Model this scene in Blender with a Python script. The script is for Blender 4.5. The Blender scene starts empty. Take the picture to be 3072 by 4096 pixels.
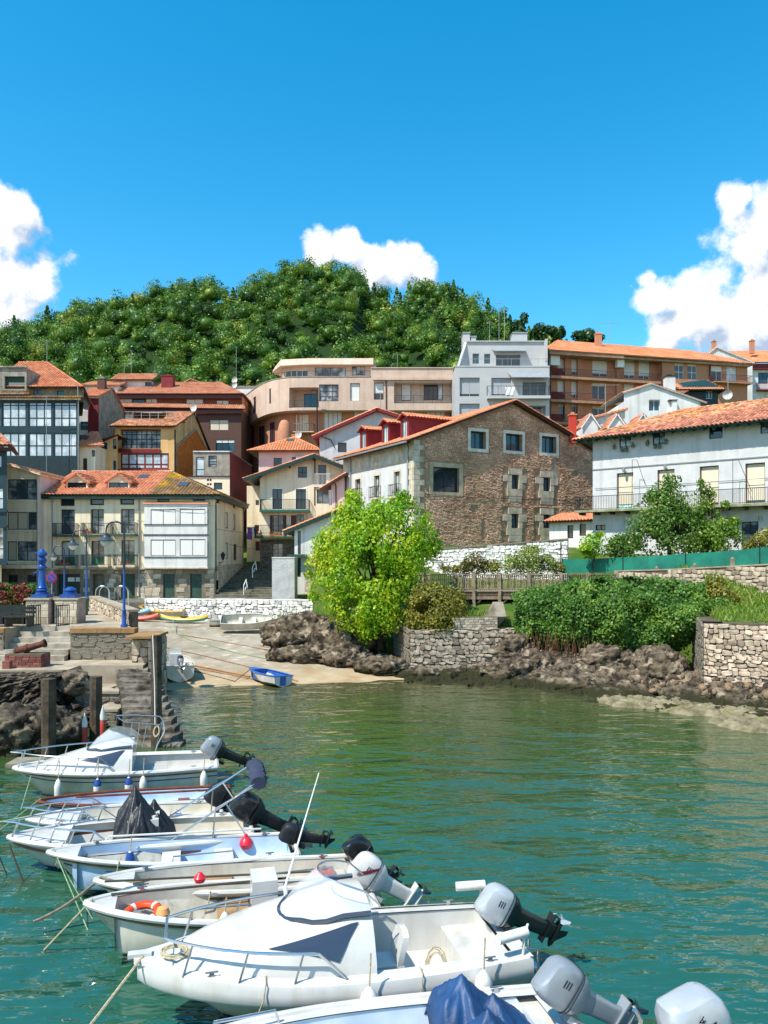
import bpy,bmesh,math,random
import numpy as np
from mathutils import Vector,Matrix
random.seed(7)
R=math.radians
SC=bpy.context.scene
COL=SC.collection
# camera
F,CX,HZ,CH=3092.0,1536.0,2222.0,6.2
cam=bpy.data.cameras.new('camera')
cam.sensor_fit='VERTICAL';cam.sensor_height=36;cam.sensor_width=27
cam.lens=36*F/4096;cam.shift_y=(HZ-2048)/4096
cam.clip_start=0.1;cam.clip_end=4000
camo=bpy.data.objects.new('camera',cam);COL.objects.link(camo)
camo.location=(0,0,CH);camo.rotation_euler=(R(90),0,0)
SC.camera=camo
# sun, sky, exposure
SUN_EL,SUN_AZ=55.0,50.0
ts=Vector((-math.sin(R(SUN_AZ))*math.cos(R(SUN_EL)),-math.cos(R(SUN_AZ))*math.cos(R(SUN_EL)),math.sin(R(SUN_EL))))
sun=bpy.data.lights.new('sun','SUN');sun.energy=3.9;sun.angle=R(0.53);sun.color=(1,0.94,0.84)
suno=bpy.data.objects.new('sun',sun);COL.objects.link(suno)
suno.rotation_euler=(-ts).to_track_quat('-Z','Y').to_euler();suno.location=(-60,-40,90)
SC.view_settings.view_transform='Standard';SC.view_settings.look='None'
SC.view_settings.exposure=0.85;SC.view_settings.gamma=1.0
SC.view_settings.use_curve_mapping=False
SC.cycles.max_bounces=6;SC.cycles.transparent_max_bounces=8
SC.cycles.diffuse_bounces=3;SC.cycles.glossy_bounces=3;SC.cycles.transmission_bounces=4
SC.cycles.caustics_reflective=False;SC.cycles.caustics_refractive=False
SC.cycles.sample_clamp_indirect=6.0
def build_world():
 w=bpy.data.worlds.new('World');SC.world=w;w.use_nodes=True
 nt=w.node_tree;N=nt.nodes;Lk=nt.links
 for n in list(N):N.remove(n)
 out=N.new('ShaderNodeOutputWorld');bg=N.new('ShaderNodeBackground');bg.inputs['Strength'].default_value=0.14
 sky=N.new('ShaderNodeTexSky');sky.sky_type='NISHITA';sky.sun_disc=False
 sky.sun_elevation=R(SUN_EL);sky.sun_rotation=math.atan2(ts.x,ts.y)
 sky.air_density=1.0;sky.dust_density=0.3;sky.ozone_density=2.2;sky.altitude=0
 hsv=N.new('ShaderNodeHueSaturation');hsv.inputs['Saturation'].default_value=1.44;hsv.inputs['Value'].default_value=1.0;hsv.inputs['Hue'].default_value=0.482
 Lk.new(sky.outputs[0],hsv.inputs['Color'])
 blobs=[]
 def b(x,y,r):
  d=Vector(((x-829.5)/1669.8,1.0,(1200-y)/1669.8));k=d.length
  blobs.append((d.normalized(),r/1669.8/k))
 for t in[(-20,520,110),(25,470,62),(15,610,112),(80,610,60),(-90,600,150),(690,530,46),(745,530,44),(800,575,52),(862,570,46),(915,605,44),(1590,440,46),(1650,480,84),(1625,535,80),(1680,600,150),(1420,640,62),(1475,650,70),(1400,605,30),(1545,690,95),(1620,690,110),(1440,715,64)]:
  b(*t)
 for a,e,r in[(-75,14,.22),(-100,12,.2),(-140,16,.25),(175,10,.2),(140,15,.24),(100,12,.2),(62,14,.2),(-48,12,.16)]:
  d=Vector((math.sin(R(a))*math.cos(R(e)),math.cos(R(a))*math.cos(R(e)),math.sin(R(e))))
  blobs.append((d,r));blobs.append(((d+Vector((.09,.05,-.03))).normalized(),r*.7))
 g=bpy.data.node_groups.new('cloud_field','ShaderNodeTree')
 g.interface.new_socket('Vector',in_out='INPUT',socket_type='NodeSocketVector')
 g.interface.new_socket('Density',in_out='OUTPUT',socket_type='NodeSocketFloat')
 gi=g.nodes.new('NodeGroupInput');go=g.nodes.new('NodeGroupOutput')
 def M(op,a,bb,clamp=False):
  n=g.nodes.new('ShaderNodeMath');n.operation=op;n.use_clamp=clamp
  for i,v in enumerate((a,bb)):
   if v is None:continue
   if isinstance(v,(int,float)):n.inputs[i].default_value=v
   else:g.links.new(v,n.inputs[i])
  return n.outputs[0]
 acc=None
 for d,r in blobs:
  n=g.nodes.new('ShaderNodeVectorMath');n.operation='DISTANCE'
  g.links.new(gi.outputs[0],n.inputs[0]);n.inputs[1].default_value=d
  v=M('MULTIPLY',n.outputs['Value'],-1.0/r)
  acc=v if acc is None else M('MAXIMUM',acc,v)
 acc=M('ADD',acc,1.0)
 n1=g.nodes.new('ShaderNodeTexNoise');n1 .inputs['Scale'].default_value=20;n1 .inputs['Detail'].default_value=5;n1 .inputs['Roughness'].default_value=0.58
 g.links.new(gi.outputs[0],n1 .inputs['Vector'])
 den=M('ADD',acc,M('MULTIPLY',M('SUBTRACT',n1 .outputs['Fac'],0.47),2.6))
 g.links.new(den,go.inputs[0])
 tc=N.new('ShaderNodeTexCoord')
 def fld(off):
  gn=N.new('ShaderNodeGroup');gn.node_tree=g
  if off is None:Lk.new(tc.outputs['Generated'],gn.inputs[0])
  else:
   va=N.new('ShaderNodeVectorMath');va.operation='ADD';va.inputs[1].default_value=off
   Lk.new(tc.outputs['Generated'],va.inputs[0]);Lk.new(va.outputs[0],gn.inputs[0])
  return gn.outputs[0]
 d0=fld(None);d1=fld((-0.016,-0.004,0.022))
 mr=N.new('ShaderNodeMapRange');mr.interpolation_type='SMOOTHSTEP'
 mr.inputs['From Min'].default_value=-0.02;mr.inputs['From Max'].default_value=0.55;Lk.new(d0,mr.inputs['Value'])
 sb=N.new('ShaderNodeMath');sb.operation='SUBTRACT';Lk.new(d0,sb.inputs[0]);Lk.new(d1,sb.inputs[1])
 sh=N.new('ShaderNodeMapRange');sh.inputs['From Min'].default_value=-0.5;sh.inputs['From Max'].default_value=0.25
 Lk.new(sb.outputs[0],sh.inputs['Value'])
 cr=N.new('ShaderNodeValToRGB');e=cr.color_ramp.elements
 e[0].position=0.0;e[0].color=(2.0,2.45,3.2,1);e[1].position=1.0;e[1].color=(5.2,5.2,5.1,1)  # cloud light and shade put into the colour from a sunward density offset
 Lk.new(sh.outputs[0],cr.inputs['Fac'])
 mx=N.new('ShaderNodeMix');mx.data_type='RGBA'
 Lk.new(mr.outputs[0],mx.inputs['Factor']);Lk.new(hsv.outputs[0],mx.inputs['A']);Lk.new(cr.outputs[0],mx.inputs['B'])
 Lk.new(mx.outputs['Result'],bg.inputs['Color']);Lk.new(bg.outputs[0],out.inputs[0])
 w.cycles.sampling_method='MANUAL';w.cycles.sample_map_resolution=512
build_world()
# helpers
def P(u,v,Y):
 return Vector(((u-CX)/F*Y,Y,CH+(HZ-v)/F*Y))
def PX(u,Y):return(u-CX)/F*Y
def PZ(v,Y):return CH+(HZ-v)/F*Y
def hexc(h,k=1.0):
 c=[int(h[i:i+2],16)/255 for i in(0,2,4)]
 return tuple((x/12.92 if x<=.04045 else((x+.055)/1.055)**2.4)*k for x in c)
def tag(o,label=None,cat=None,group=None,kind=None):
 if label:o['label']=label
 if cat:o['category']=cat
 if group:o['group']=group
 if kind:o['kind']=kind
 return o
def thing(name,loc,label,cat,group=None,rz=0):
 o=bpy.data.objects.new(name,None);COL.objects.link(o);o.empty_display_size=.2
 o.location=loc;o.rotation_euler=(0,0,rz)
 return tag(o,label,cat,group)
def root_of(o):
 while o.parent:o=o.parent
 return o
def link(name,me,parent=None,**k):
 o=bpy.data.objects.new(name,me);COL.objects.link(o)
 if parent is not None:o.parent=parent
 return tag(o,**k)
class MB:
 """collects faces; build() links them as one mesh object. World coordinates unless local=True."""
 def __init__(s):s.v=[];s.f=[];s.m=[];s.cm=0
 def add(s,vs,fs):
  b=len(s.v);s.v.extend([tuple(x)for x in vs])
  for f in fs:s.f.append(tuple(b+i for i in f));s.m.append(s.cm)
  return s
 def quad(s,a,b,c,d):return s.add([a,b,c,d],[(0,1,2,3)])
 def hexa(s,p):
  return s.add(p,[(3,2,1,0),(4,5,6,7),(0,1,5,4),(1,2,6,5),(2,3,7,6),(3,0,4,7)])
 def box(s,x0,y0,z0,x1,y1,z1):
  return s.hexa([(x0,y0,z0),(x1,y0,z0),(x1,y1,z0),(x0,y1,z0),(x0,y0,z1),(x1,y0,z1),(x1,y1,z1),(x0,y1,z1)])
 def obox(s,o,ax,ay,az):
  o,ax,ay,az=map(Vector,(o,ax,ay,az))
  return s.hexa([o,o+ax,o+ax+ay,o+ay,o+az,o+ax+az,o+ax+ay+az,o+ay+az])
 def bar(s,a,b,w,h=None,up=(0,0,1)):
  a,b=Vector(a),Vector(b);h=h or w;d=(b-a).normalized();u=Vector(up)
  if abs(d.dot(u))>.98:u=Vector((1,0,0))
  sd=d.cross(u).normalized();u=sd.cross(d)
  return s.hexa([a-sd*w/2-u*h/2,a+sd*w/2-u*h/2,b+sd*w/2-u*h/2,b-sd*w/2-u*h/2,a-sd*w/2+u*h/2,a+sd*w/2+u*h/2,b+sd*w/2+u*h/2,b-sd*w/2+u*h/2])
 def tube(s,pts,r,n=6,cap=True):
  pts=[Vector(p)for p in pts];rs=r if isinstance(r,(list,tuple))else[r]*len(pts)
  rings=[];u=None
  for i,p in enumerate(pts):
   d=(pts[min(i+1,len(pts)-1)]-pts[max(i-1,0)])
   d=d.normalized()if d.length>1e-9 else Vector((0,0,1))
   if u is None:u=d.orthogonal().normalized()
   else:
    u=u-d*u.dot(d);u=u.normalized()if u.length>1e-6 else d.orthogonal().normalized()
   w=d.cross(u)
   rings.append([p+(u*math.cos(2*math.pi*k/n)+w*math.sin(2*math.pi*k/n))*rs[i]for k in range(n)])
  return s.rings(rings,cap)
 def rings(s,rings,cap=True,closed=True):
  n=len(rings[0]);vs=[p for r in rings for p in r];fs=[]
  for i in range(len(rings)-1):
   for k in range(n if closed else n-1):
    k2=(k+1)%n;fs.append((i*n+k,i*n+k2,(i+1)*n+k2,(i+1)*n+k))
  if cap:
   fs.append(tuple(range(n-1,-1,-1)));fs.append(tuple((len(rings)-1)*n+k for k in range(n)))
  return s.add(vs,fs)
 def lathe(s,c,prof,n=12,axis='z'):
  rings=[]
  for r,h in prof:
   ring=[]
   for k in range(n):
    a=2*math.pi*k/n;x,y=r*math.cos(a),r*math.sin(a)
    p={'z':(x,y,h),'x':(h,x,y),'y':(x,h,y)}[axis]
    ring.append((c[0]+p[0],c[1]+p[1],c[2]+p[2]))
   rings.append(ring)
  return s.rings(rings)
 def build(s,name,mat,parent=None,smooth=False,local=False,**k):
  me=bpy.data.meshes.new(name)
  off=Vector((0,0,0))
  if parent is not None and not local:off=root_of(parent).location
  me.from_pydata([(x-off[0],y-off[1],z-off[2])for x,y,z in s.v],[],s.f)
  for m in(mat if isinstance(mat,(list,tuple))else[mat]):me.materials.append(m)
  if any(s.m):me.polygons.foreach_set('material_index',s.m)
  if smooth:smooth_mesh(me)
  me.update()
  return link(name,me,parent,**k)
def smooth_mesh(me,ang=40):
 me.shade_smooth()
 try:me.set_sharp_from_angle(angle=R(ang))
 except Exception:pass
def npmesh(name,V,Fc,mat,parent=None,smooth=False,**k):
 """fast mesh from numpy arrays: V (n,3), Fc (m,3|4)"""
 me=bpy.data.meshes.new(name);V=np.asarray(V,np.float32);Fc=np.asarray(Fc,np.int32);q=Fc.shape[1]
 me.vertices.add(len(V));me.vertices.foreach_set('co',V.ravel())
 me.loops.add(Fc.size);me.loops.foreach_set('vertex_index',Fc.ravel())
 me.polygons.add(len(Fc));me.polygons.foreach_set('loop_start',np.arange(len(Fc),dtype=np.int32)*q)
 try:me.polygons.foreach_set('loop_total',np.full(len(Fc),q,np.int32))
 except Exception:pass
 me.update(calc_edges=True);me.materials.append(mat)
 if smooth:me.shade_smooth()
 return link(name,me,parent,**k)
def vnoise(p,seed=0):
 p=np.asarray(p,float);i=np.floor(p).astype(np.int64);f=p-i;f=f*f*(3-2*f)
 def h(a,b,c):
  n=(a*374761393+b*668265263+c*2147483647+seed*974634777)&0xFFFFFFFF
  n=((n^(n>>13))*1274126177)&0xFFFFFFFF
  return((n^(n>>16))&0xFFFF)/65535.0
 x,y,z=i[...,0],i[...,1],i[...,2];fx,fy,fz=f[...,0],f[...,1],f[...,2]
 r=0
 for dx in(0,1):
  for dy in(0,1):
   for dz in(0,1):
    r=r+h(x+dx,y+dy,z+dz)*(fx if dx else 1-fx)*(fy if dy else 1-fy)*(fz if dz else 1-fz)
 return r
def fbm(p,o=4,seed=0,ridge=False,gain=.5):
 p=np.asarray(p,float);a,t,r=1.0,0.0,0
 for k in range(o):
  n=vnoise(p*2**k+17.3*k,seed+k)
  if ridge:n=1-abs(2*n-1)
  r=r+n*a;t+=a;a*=gain
 return r/t
 # materials
MATS={}
def pm(name,c,c2=None,rough=.8,ns=1.0,nd=5,nc=(.35,.65),bump=0,bs=8,spec=.4,metal=0,island=0.0,streak=None,coord='Object',bdist=.02,coat=0,trans=0,mask2=None,vor=None,emit=None):
 """procedural principled material; c/c2 blended by noise; island = hue/value change from piece to piece"""
 if name in MATS:return MATS[name]
 m=bpy.data.materials.new(name);m.use_nodes=True;MATS[name]=m
 nt=m.node_tree;N=nt.nodes;L=nt.links;b=N['Principled BSDF']
 b.inputs['Roughness'].default_value=rough;b.inputs['Metallic'].default_value=metal
 b.inputs['Specular IOR Level'].default_value=spec;b.inputs['Coat Weight'].default_value=coat
 tc=N.new('ShaderNodeTexCoord');co=tc.outputs[coord]
 geo=None
 col=None
 def noise(sc,det=5,vec=None,ro=.55):
  n=N.new('ShaderNodeTexNoise');n.inputs['Scale'].default_value=sc;n.inputs['Detail'].default_value=det;n.inputs['Roughness'].default_value=ro
  L.new(vec or co,n.inputs['Vector']);return n.outputs['Fac']
 def ramp(fac,a,bb,ca,cb):
  r=N.new('ShaderNodeValToRGB');r.color_ramp.elements[0].position=a;r.color_ramp.elements[1].position=bb
  r.color_ramp.elements[0].color=(*ca,1);r.color_ramp.elements[1].color=(*cb,1);L.new(fac,r.inputs['Fac']);return r.outputs['Color']
 def mix(f,a,bb,mode='MIX'):
  n=N.new('ShaderNodeMix');n.data_type='RGBA';n.blend_type=mode
  for s,v in(('Factor',f),('A',a),('B',bb)):
   if isinstance(v,(int,float)):n.inputs[s].default_value=v
   elif isinstance(v,tuple):n.inputs[s].default_value=(*v,1)
   else:L.new(v,n.inputs[s])
  return n.outputs['Result']
 if c2 is not None:col=ramp(noise(ns,nd),nc[0],nc[1],c,c2)
 if mask2:
  r=ramp(noise(mask2[1],6),mask2[2],mask2[3],(0,0,0),(1,1,1))
  col=mix(r,col if col is not None else c,mask2[0])
 if streak:
  mp=N.new('ShaderNodeMapping');mp.inputs['Scale'].default_value=(2.2,2.2,.12);L.new(co,mp.inputs['Vector'])
  r=ramp(noise(1.0,6,mp.outputs[0]),.52,.75,(0,0,0),(streak[1],)*3)
  col=mix(r,col if col is not None else c,streak[0])
 if island:
  geo=N.new('ShaderNodeNewGeometry')
  rnd=geo.outputs['Random Per Island']
  mr=N.new('ShaderNodeMapRange');mr.inputs['To Min'].default_value=1-island;mr.inputs['To Max'].default_value=1+island;L.new(rnd,mr.inputs['Value'])
  hs=N.new('ShaderNodeHueSaturation');L.new(mr.outputs[0],hs.inputs['Value'])
  if col is not None:L.new(col,hs.inputs['Color'])
  else:hs.inputs['Color'].default_value=(*c,1)
  mr2=N.new('ShaderNodeMapRange');mr2 .inputs['To Min'].default_value=.5-island*.03;mr2 .inputs['To Max'].default_value=.5+island*.03
  wn=N.new('ShaderNodeTexWhiteNoise');wn.noise_dimensions='1D';L.new(rnd,wn.inputs['W']);L.new(wn.outputs['Value'],mr2 .inputs['Value']);L.new(mr2 .outputs[0],hs.inputs['Hue'])
  col=hs.outputs['Color']
 if col is not None:L.new(col,b.inputs['Base Color'])
 else:b.inputs['Base Color'].default_value=(*c,1)
 if bump:
  bn=N.new('ShaderNodeBump');bn.inputs['Strength'].default_value=bump;bn.inputs['Distance'].default_value=bdist
  if vor:
   vn=N.new('ShaderNodeTexVoronoi');vn.inputs['Scale'].default_value=bs;L.new(co,vn.inputs['Vector']);L.new(vn.outputs['Distance'],bn.inputs['Height'])
  else:L.new(noise(bs,6,ro=.6),bn.inputs['Height'])
  L.new(bn.outputs[0],b.inputs['Normal'])
 if emit:b.inputs['Emission Color'].default_value=(*emit,1);b.inputs['Emission Strength'].default_value=1
 return m
def leafmat(name,stops,trans=.35,rough=.45,patch=None):
 m=bpy.data.materials.new(name);m.use_nodes=True;MATS[name]=m
 nt=m.node_tree;N=nt.nodes;L=nt.links;b=N['Principled BSDF'];out=N['Material Output']
 b.inputs['Roughness'].default_value=rough;b.inputs['Specular IOR Level'].default_value=.35
 geo=N.new('ShaderNodeNewGeometry');r=N.new('ShaderNodeValToRGB');r.color_ramp.interpolation='LINEAR'
 el=r.color_ramp.elements
 while len(el)<len(stops):el.new(.5)
 for e,(p,c)in zip(el,stops):e.position=p;e.color=(*c,1)
 fac=geo.outputs['Random Per Island']
 if patch:
  tc=N.new('ShaderNodeTexCoord');n=N.new('ShaderNodeTexNoise');n.inputs['Scale'].default_value=patch[1];n.inputs['Detail'].default_value=3;L.new(tc.outputs['Object'],n.inputs['Vector'])
  mr=N.new('ShaderNodeMapRange');mr.inputs['From Min'].default_value=.3;mr.inputs['From Max'].default_value=.7;L.new(n.outputs['Fac'],mr.inputs['Value'])
  mm=N.new('ShaderNodeMix');mm.inputs['Factor'].default_value=patch[0];L.new(fac,mm.inputs['A']);L.new(mr.outputs[0],mm.inputs['B']);fac=mm.outputs['Result']
 L.new(fac,r.inputs['Fac']);L.new(r.outputs['Color'],b.inputs['Base Color'])
 t=N.new('ShaderNodeBsdfTranslucent')
 hs=N.new('ShaderNodeHueSaturation');hs.inputs['Hue'].default_value=.485;hs.inputs['Value'].default_value=1.44;L.new(r.outputs['Color'],hs.inputs['Color']);L.new(hs.outputs[0],t.inputs['Color'])
 ms=N.new('ShaderNodeMixShader');ms.inputs[0].default_value=trans
 L.new(b.outputs[0],ms.inputs[1]);L.new(t.outputs[0],ms.inputs[2]);L.new(ms.outputs[0],out.inputs['Surface'])
 return m
def glassmat(name,c=(.015,.022,.03),rough=.04,curtain=None):
 m=pm(name,c,curtain,rough=rough,spec=.6,ns=.7,nc=(.45,.6))
 return m
 # water, ground, hill
def D(u,v,Y):return P(u*1.85172,v*1.85172,Y)
def DX(u,Y):return PX(u*1.85172,Y)
def DZ(v,Y):return PZ(v*1.85172,Y)
def interp(x,t):return np.interp(x,[a for a,b in t],[b for a,b in t])
def sstep(a,b,x):t=np.clip((x-a)/(b-a),0,1);return t*t*(3-2*t)
def water_mat():
 m=bpy.data.materials.new('harbour_water');m.use_nodes=True
 nt=m.node_tree;N=nt.nodes;L=nt.links;b=N['Principled BSDF']
 tc=N.new('ShaderNodeTexCoord');co=tc.outputs['Object']
 b.inputs['Roughness'].default_value=.03;b.inputs['IOR'].default_value=1.75;b.inputs['Specular IOR Level'].default_value=.5
 sx=N.new('ShaderNodeSeparateXYZ');L.new(co,sx.inputs[0])
 n=N.new('ShaderNodeTexNoise');n.inputs['Scale'].default_value=.35;n.inputs['Detail'].default_value=4;L.new(co,n.inputs['Vector'])
 ad=N.new('ShaderNodeMath');ad.operation='MULTIPLY_ADD';L.new(n.outputs['Fac'],ad.inputs[0]);ad.inputs[1].default_value=5;L.new(sx.outputs['Y'],ad.inputs[2])
 cr=N.new('ShaderNodeValToRGB');mr=N.new('ShaderNodeMapRange');mr.inputs['From Min'].default_value=5;mr.inputs['From Max'].default_value=42
 L.new(ad.outputs[0],mr.inputs['Value']);L.new(mr.outputs[0],cr.inputs['Fac'])
 e=cr.color_ramp.elements;e[0].position=0;e[0].color=(.009,.082,.064,1);e[1].position=1;e[1].color=(.07,.06,.025,1)
 for p,c in((.3,(.017,.082,.048)),(.55,(.03,.07,.02)),(.85,(.055,.072,.024))):
  x=e.new(p);x.color=(*c,1)
 L.new(cr.outputs[0],b.inputs['Base Color'])
 def noise(sc,det,ms,rot=0,dist=0.0):
  mp=N.new('ShaderNodeMapping');mp.inputs['Scale'].default_value=ms;mp.inputs['Rotation'].default_value=(0,0,R(rot));L.new(co,mp.inputs['Vector'])
  q=N.new('ShaderNodeTexNoise');q.inputs['Scale'].default_value=sc;q.inputs['Detail'].default_value=det;q.inputs['Distortion'].default_value=dist;L.new(mp.outputs[0],q.inputs['Vector']);return q.outputs['Fac']
 a=noise(1.15,.8,(.5,1,1),8,.6);c=noise(4.2,1.5,(.5,1.1,1),-10);d=noise(.42,1,(.6,1,1),20)
 def madd(x,k,y):
  q=N.new('ShaderNodeMath');q.operation='MULTIPLY_ADD';L.new(x,q.inputs[0]);q.inputs[1].default_value=k
  if isinstance(y,(int,float)):q.inputs[2].default_value=y
  else:L.new(y,q.inputs[2])
  return q.outputs[0]
 h=madd(d,.85,madd(c,.24,madd(a,.9,0.0)))
 bp=N.new('ShaderNodeBump');bp.inputs['Strength'].default_value=1.0;bp.inputs['Distance'].default_value=.135
 mr2=N.new('ShaderNodeMapRange');mr2 .inputs['From Min'].default_value=14;mr2 .inputs['From Max'].default_value=34;mr2 .inputs['To Min'].default_value=.2;mr2 .inputs['To Max'].default_value=.1;L.new(sx.outputs['Y'],mr2 .inputs['Value']);L.new(mr2 .outputs[0],bp.inputs['Distance']);L.new(h,bp.inputs['Height']);L.new(bp.outputs[0],b.inputs['Normal'])
 return m
mb=MB();mb.quad((-260,-160,0),(260,-160,0),(260,62,0),(-260,62,0))
mb.build('harbour_water',water_mat(),label='green rippled harbour water',kind='structure')
HILLR=[(-900,40),(-260,45),(-190,66),(-129,69),(-113,74),(-97,82),(-82,85),(-66,88),(-54,90),(-44,86),(-35,94.5),(-20,96.5),(-9,94.5),(-5,87.5),(5,85),(12,91.5),(20,88),(32,82),(42,72),(48,73),(60,66),(75,63),(110,57),(200,42),(900,30)]
def ground_z(x,y):
 x=np.asarray(x,float);y=np.asarray(y,float)
 zl=interp(y,[(30,-3),(59.5,-3),(59.8,2.4),(64,2.6),(77,5.0),(85,8),(100,12),(130,22),(150,33)])
 zr=interp(y,[(30,-2),(41.0,-1.5),(41.6,2.4),(44,2.55),(46,3.2),(49,4.1),(53,4.35),(55.9,4.6),(57,6.3),(60,6.7),(70,8),(85,11),(100,14),(130,22),(150,33)])
 zg=interp(y,[(28,-2),(33.4,-1.2),(33.9,3.3),(37,3.9),(40.5,5.0),(44,5.4),(48,5.6),(54,6.2),(60,6.7),(70,8),(85,11),(100,14),(130,22),(150,33)])
 xs0=interp(y,[(41,1.6),(45,.9),(48,-1.5),(52,-4.5),(58,-5.2)]);k=sstep(xs0-.6,xs0,x);z=zl*(1-k)+zr*k
 k2=sstep(0,.8,x-13.75-np.clip(y-33.3,0,8)*.33);z=z*(1-k2)+zg*k2
 ridge=interp(x,HILLR)
 t=sstep(150,262,y);hill=33+(ridge-33)*t**.85
 back=ridge-(y-262)*.25
 z=np.where(y>150,np.where(y>262,np.maximum(back,8),hill),z)
 far=sstep(500,1400,np.hypot(x,y));z=z*(1-far)+4*far
 return z
def make_ground():
 xs=np.unique(np.concatenate([np.linspace(-1500,-160,14),np.arange(-160,-40,4),np.arange(-40,45,.5),np.arange(45,160,4),np.linspace(160,1500,14)]))
 ys=np.unique(np.concatenate([np.arange(30,70,.35),np.arange(70,150,2.5),np.arange(150,290,4),np.linspace(290,1600,16)]))
 X,Y=np.meshgrid(xs,ys);Z=ground_z(X,Y)
 Z=Z+(fbm(np.stack([X,Y,X*0],-1)*.6,3,5)-.5)*.25*(Y>34)
 nx,ny=len(xs),len(ys);i=np.arange(nx*ny).reshape(ny,nx)
 Fc=np.stack([i[:-1,:-1],i[:-1,1:],i[1:,1:],i[1:,:-1]],-1).reshape(-1,4)
 m=pm('ground_grass',hexc('3f5a22'),hexc('6d7038'),ns=.5,rough=.95,bump=.5,bs=9,bdist=.08,spec=.1,nc=(.45,.75))
 nt=m.node_tree;N=nt.nodes;L=nt.links;b=N['Principled BSDF'];old=b.inputs['Base Color'].links[0].from_socket;g=N.new('ShaderNodeNewGeometry');s=N.new('ShaderNodeSeparateXYZ');L.new(g.outputs['Position'],s.inputs[0]);mr=N.new('ShaderNodeMapRange');mr.inputs['From Min'].default_value=128;mr.inputs['From Max'].default_value=146;L.new(s.outputs['Y'],mr.inputs['Value'])
 mx=N.new('ShaderNodeMix');mx.data_type='RGBA';L.new(mr.outputs[0],mx.inputs['Factor']);L.new(old,mx.inputs['A']);mx.inputs['B'].default_value=(*hexc('24381a'),1);L.new(mx.outputs['Result'],b.inputs['Base Color'])
 return npmesh('ground',np.stack([X,Y,Z],-1).reshape(-1,3),Fc,m,label='grassy ground rising through the town to the wooded hill',kind='structure')
make_ground()
# foliage tools
rng=np.random.default_rng(11)
def unit(v):return v/np.maximum(np.linalg.norm(v,axis=-1,keepdims=True),1e-9)
def leaf_quads(C,Nn,size,asp=.62,fold=0.0,droop=0.0):
 n=len(C);size=np.broadcast_to(np.asarray(size,float),(n,))[:,None]
 Nn=unit(Nn);r=unit(rng.normal(size=(n,3))+np.array([0,0,-droop]));t=unit(r-Nn*(r*Nn).sum(1,keepdims=True));b=np.cross(Nn,t)
 V=np.stack([C-t*size*.5,C+b*size*asp*.5-t*size*.08,C+t*size*.55,C-b*size*asp*.5-t*size*.08],1).reshape(-1,3)
 return V,np.arange(n*4).reshape(n,4)
def ico(sub=1):
 bm=bmesh.new();bmesh.ops.create_icosphere(bm,subdivisions=sub,radius=1);bm.verts.ensure_lookup_table()
 V=np.array([v.co[:]for v in bm.verts]);Fc=np.array([[v.index for v in f.verts]for f in bm.faces]);bm.free();return V,Fc
ICO1,ICO2,ICO3,ICO4,ICO5=ico(1),ico(2),ico(3),ico(4),ico(5)
def rdir(n,up=.0):
 d=rng.normal(size=(n,3));d[:,2]+=up;return unit(d)
def crown_points(lobes,n,shell=(.75,1.08),up=.35):
 """points through a crown made of lobes (cx,cy,cz,rx,ry,rz): shares by surface, most near the surface"""
 lobes=np.asarray(lobes,float);w=(lobes[:,3]*lobes[:,5]);k=rng.choice(len(lobes),n,p=w/w.sum())
 d=rdir(n,up);rad=rng.uniform(shell[0],shell[1],n)*np.where(rng.random(n)<.18,rng.uniform(.4,1,n),1)
 c=lobes[k,:3]+d*lobes[k,3:6]*rad[:,None]
 return c,d
def worley(p,seed=0):
 p=np.asarray(p,float);i0=np.floor(p).astype(np.int64);f1=np.full(p.shape[:-1],9.0);f2=f1 .copy();cid=np.zeros(p.shape[:-1])
 def h(a,b,c,s):
  n=(a*374761393+b*668265263+c*1442695041+s*974634777)&0xFFFFFFFF;n=((n^(n>>13))*1274126177)&0xFFFFFFFF;return((n^(n>>16))&0xFFFF)/65535.0
 for dx in(-1,0,1):
  for dy in(-1,0,1):
   for dz in(-1,0,1):
    a,b,c=i0[...,0]+dx,i0[...,1]+dy,i0[...,2]+dz;q=np.stack([a+h(a,b,c,seed),b+h(a,b,c,seed+1),c+h(a,b,c,seed+2)],-1);d=np.linalg.norm(q-p,axis=-1);r=h(a,b,c,seed+3);m=d<f1;f2=np.where(m,f1,np.minimum(f2,d));cid=np.where(m,r,cid);f1=np.where(m,d,f1)
 return f1,f2,cid
def crag(q,seed=0):
 "fractured rock relief in metres: blocks with cracks, ridges, fine grain"
 q=np.stack([q[...,0]*.72+q[...,2]*.3,q[...,1]*.72,q[...,2]*1.75-q[...,0]*.5],-1)
 w=q+(np.stack([fbm(q*1.1,2,seed+k)for k in(1,2,3)],-1)-.5)*.9
 a1,a2,ci=worley(w*np.array([.9,.9,1.5]),seed);b1,b2,cj=worley(w*np.array([2.6,2.6,4.2]),seed+9)
 return(ci-.5)*.3-.12*np.exp(-((a2-a1)/.06)**2)+(cj-.5)*.2-.07*np.exp(-((b2-b1)/.07)**2)+(fbm(q*4.5,4,seed+4,ridge=True,gain=.65)-.5)*.3+(fbm(q*.9,3,seed+6,ridge=True)-.5)*.25
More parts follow.
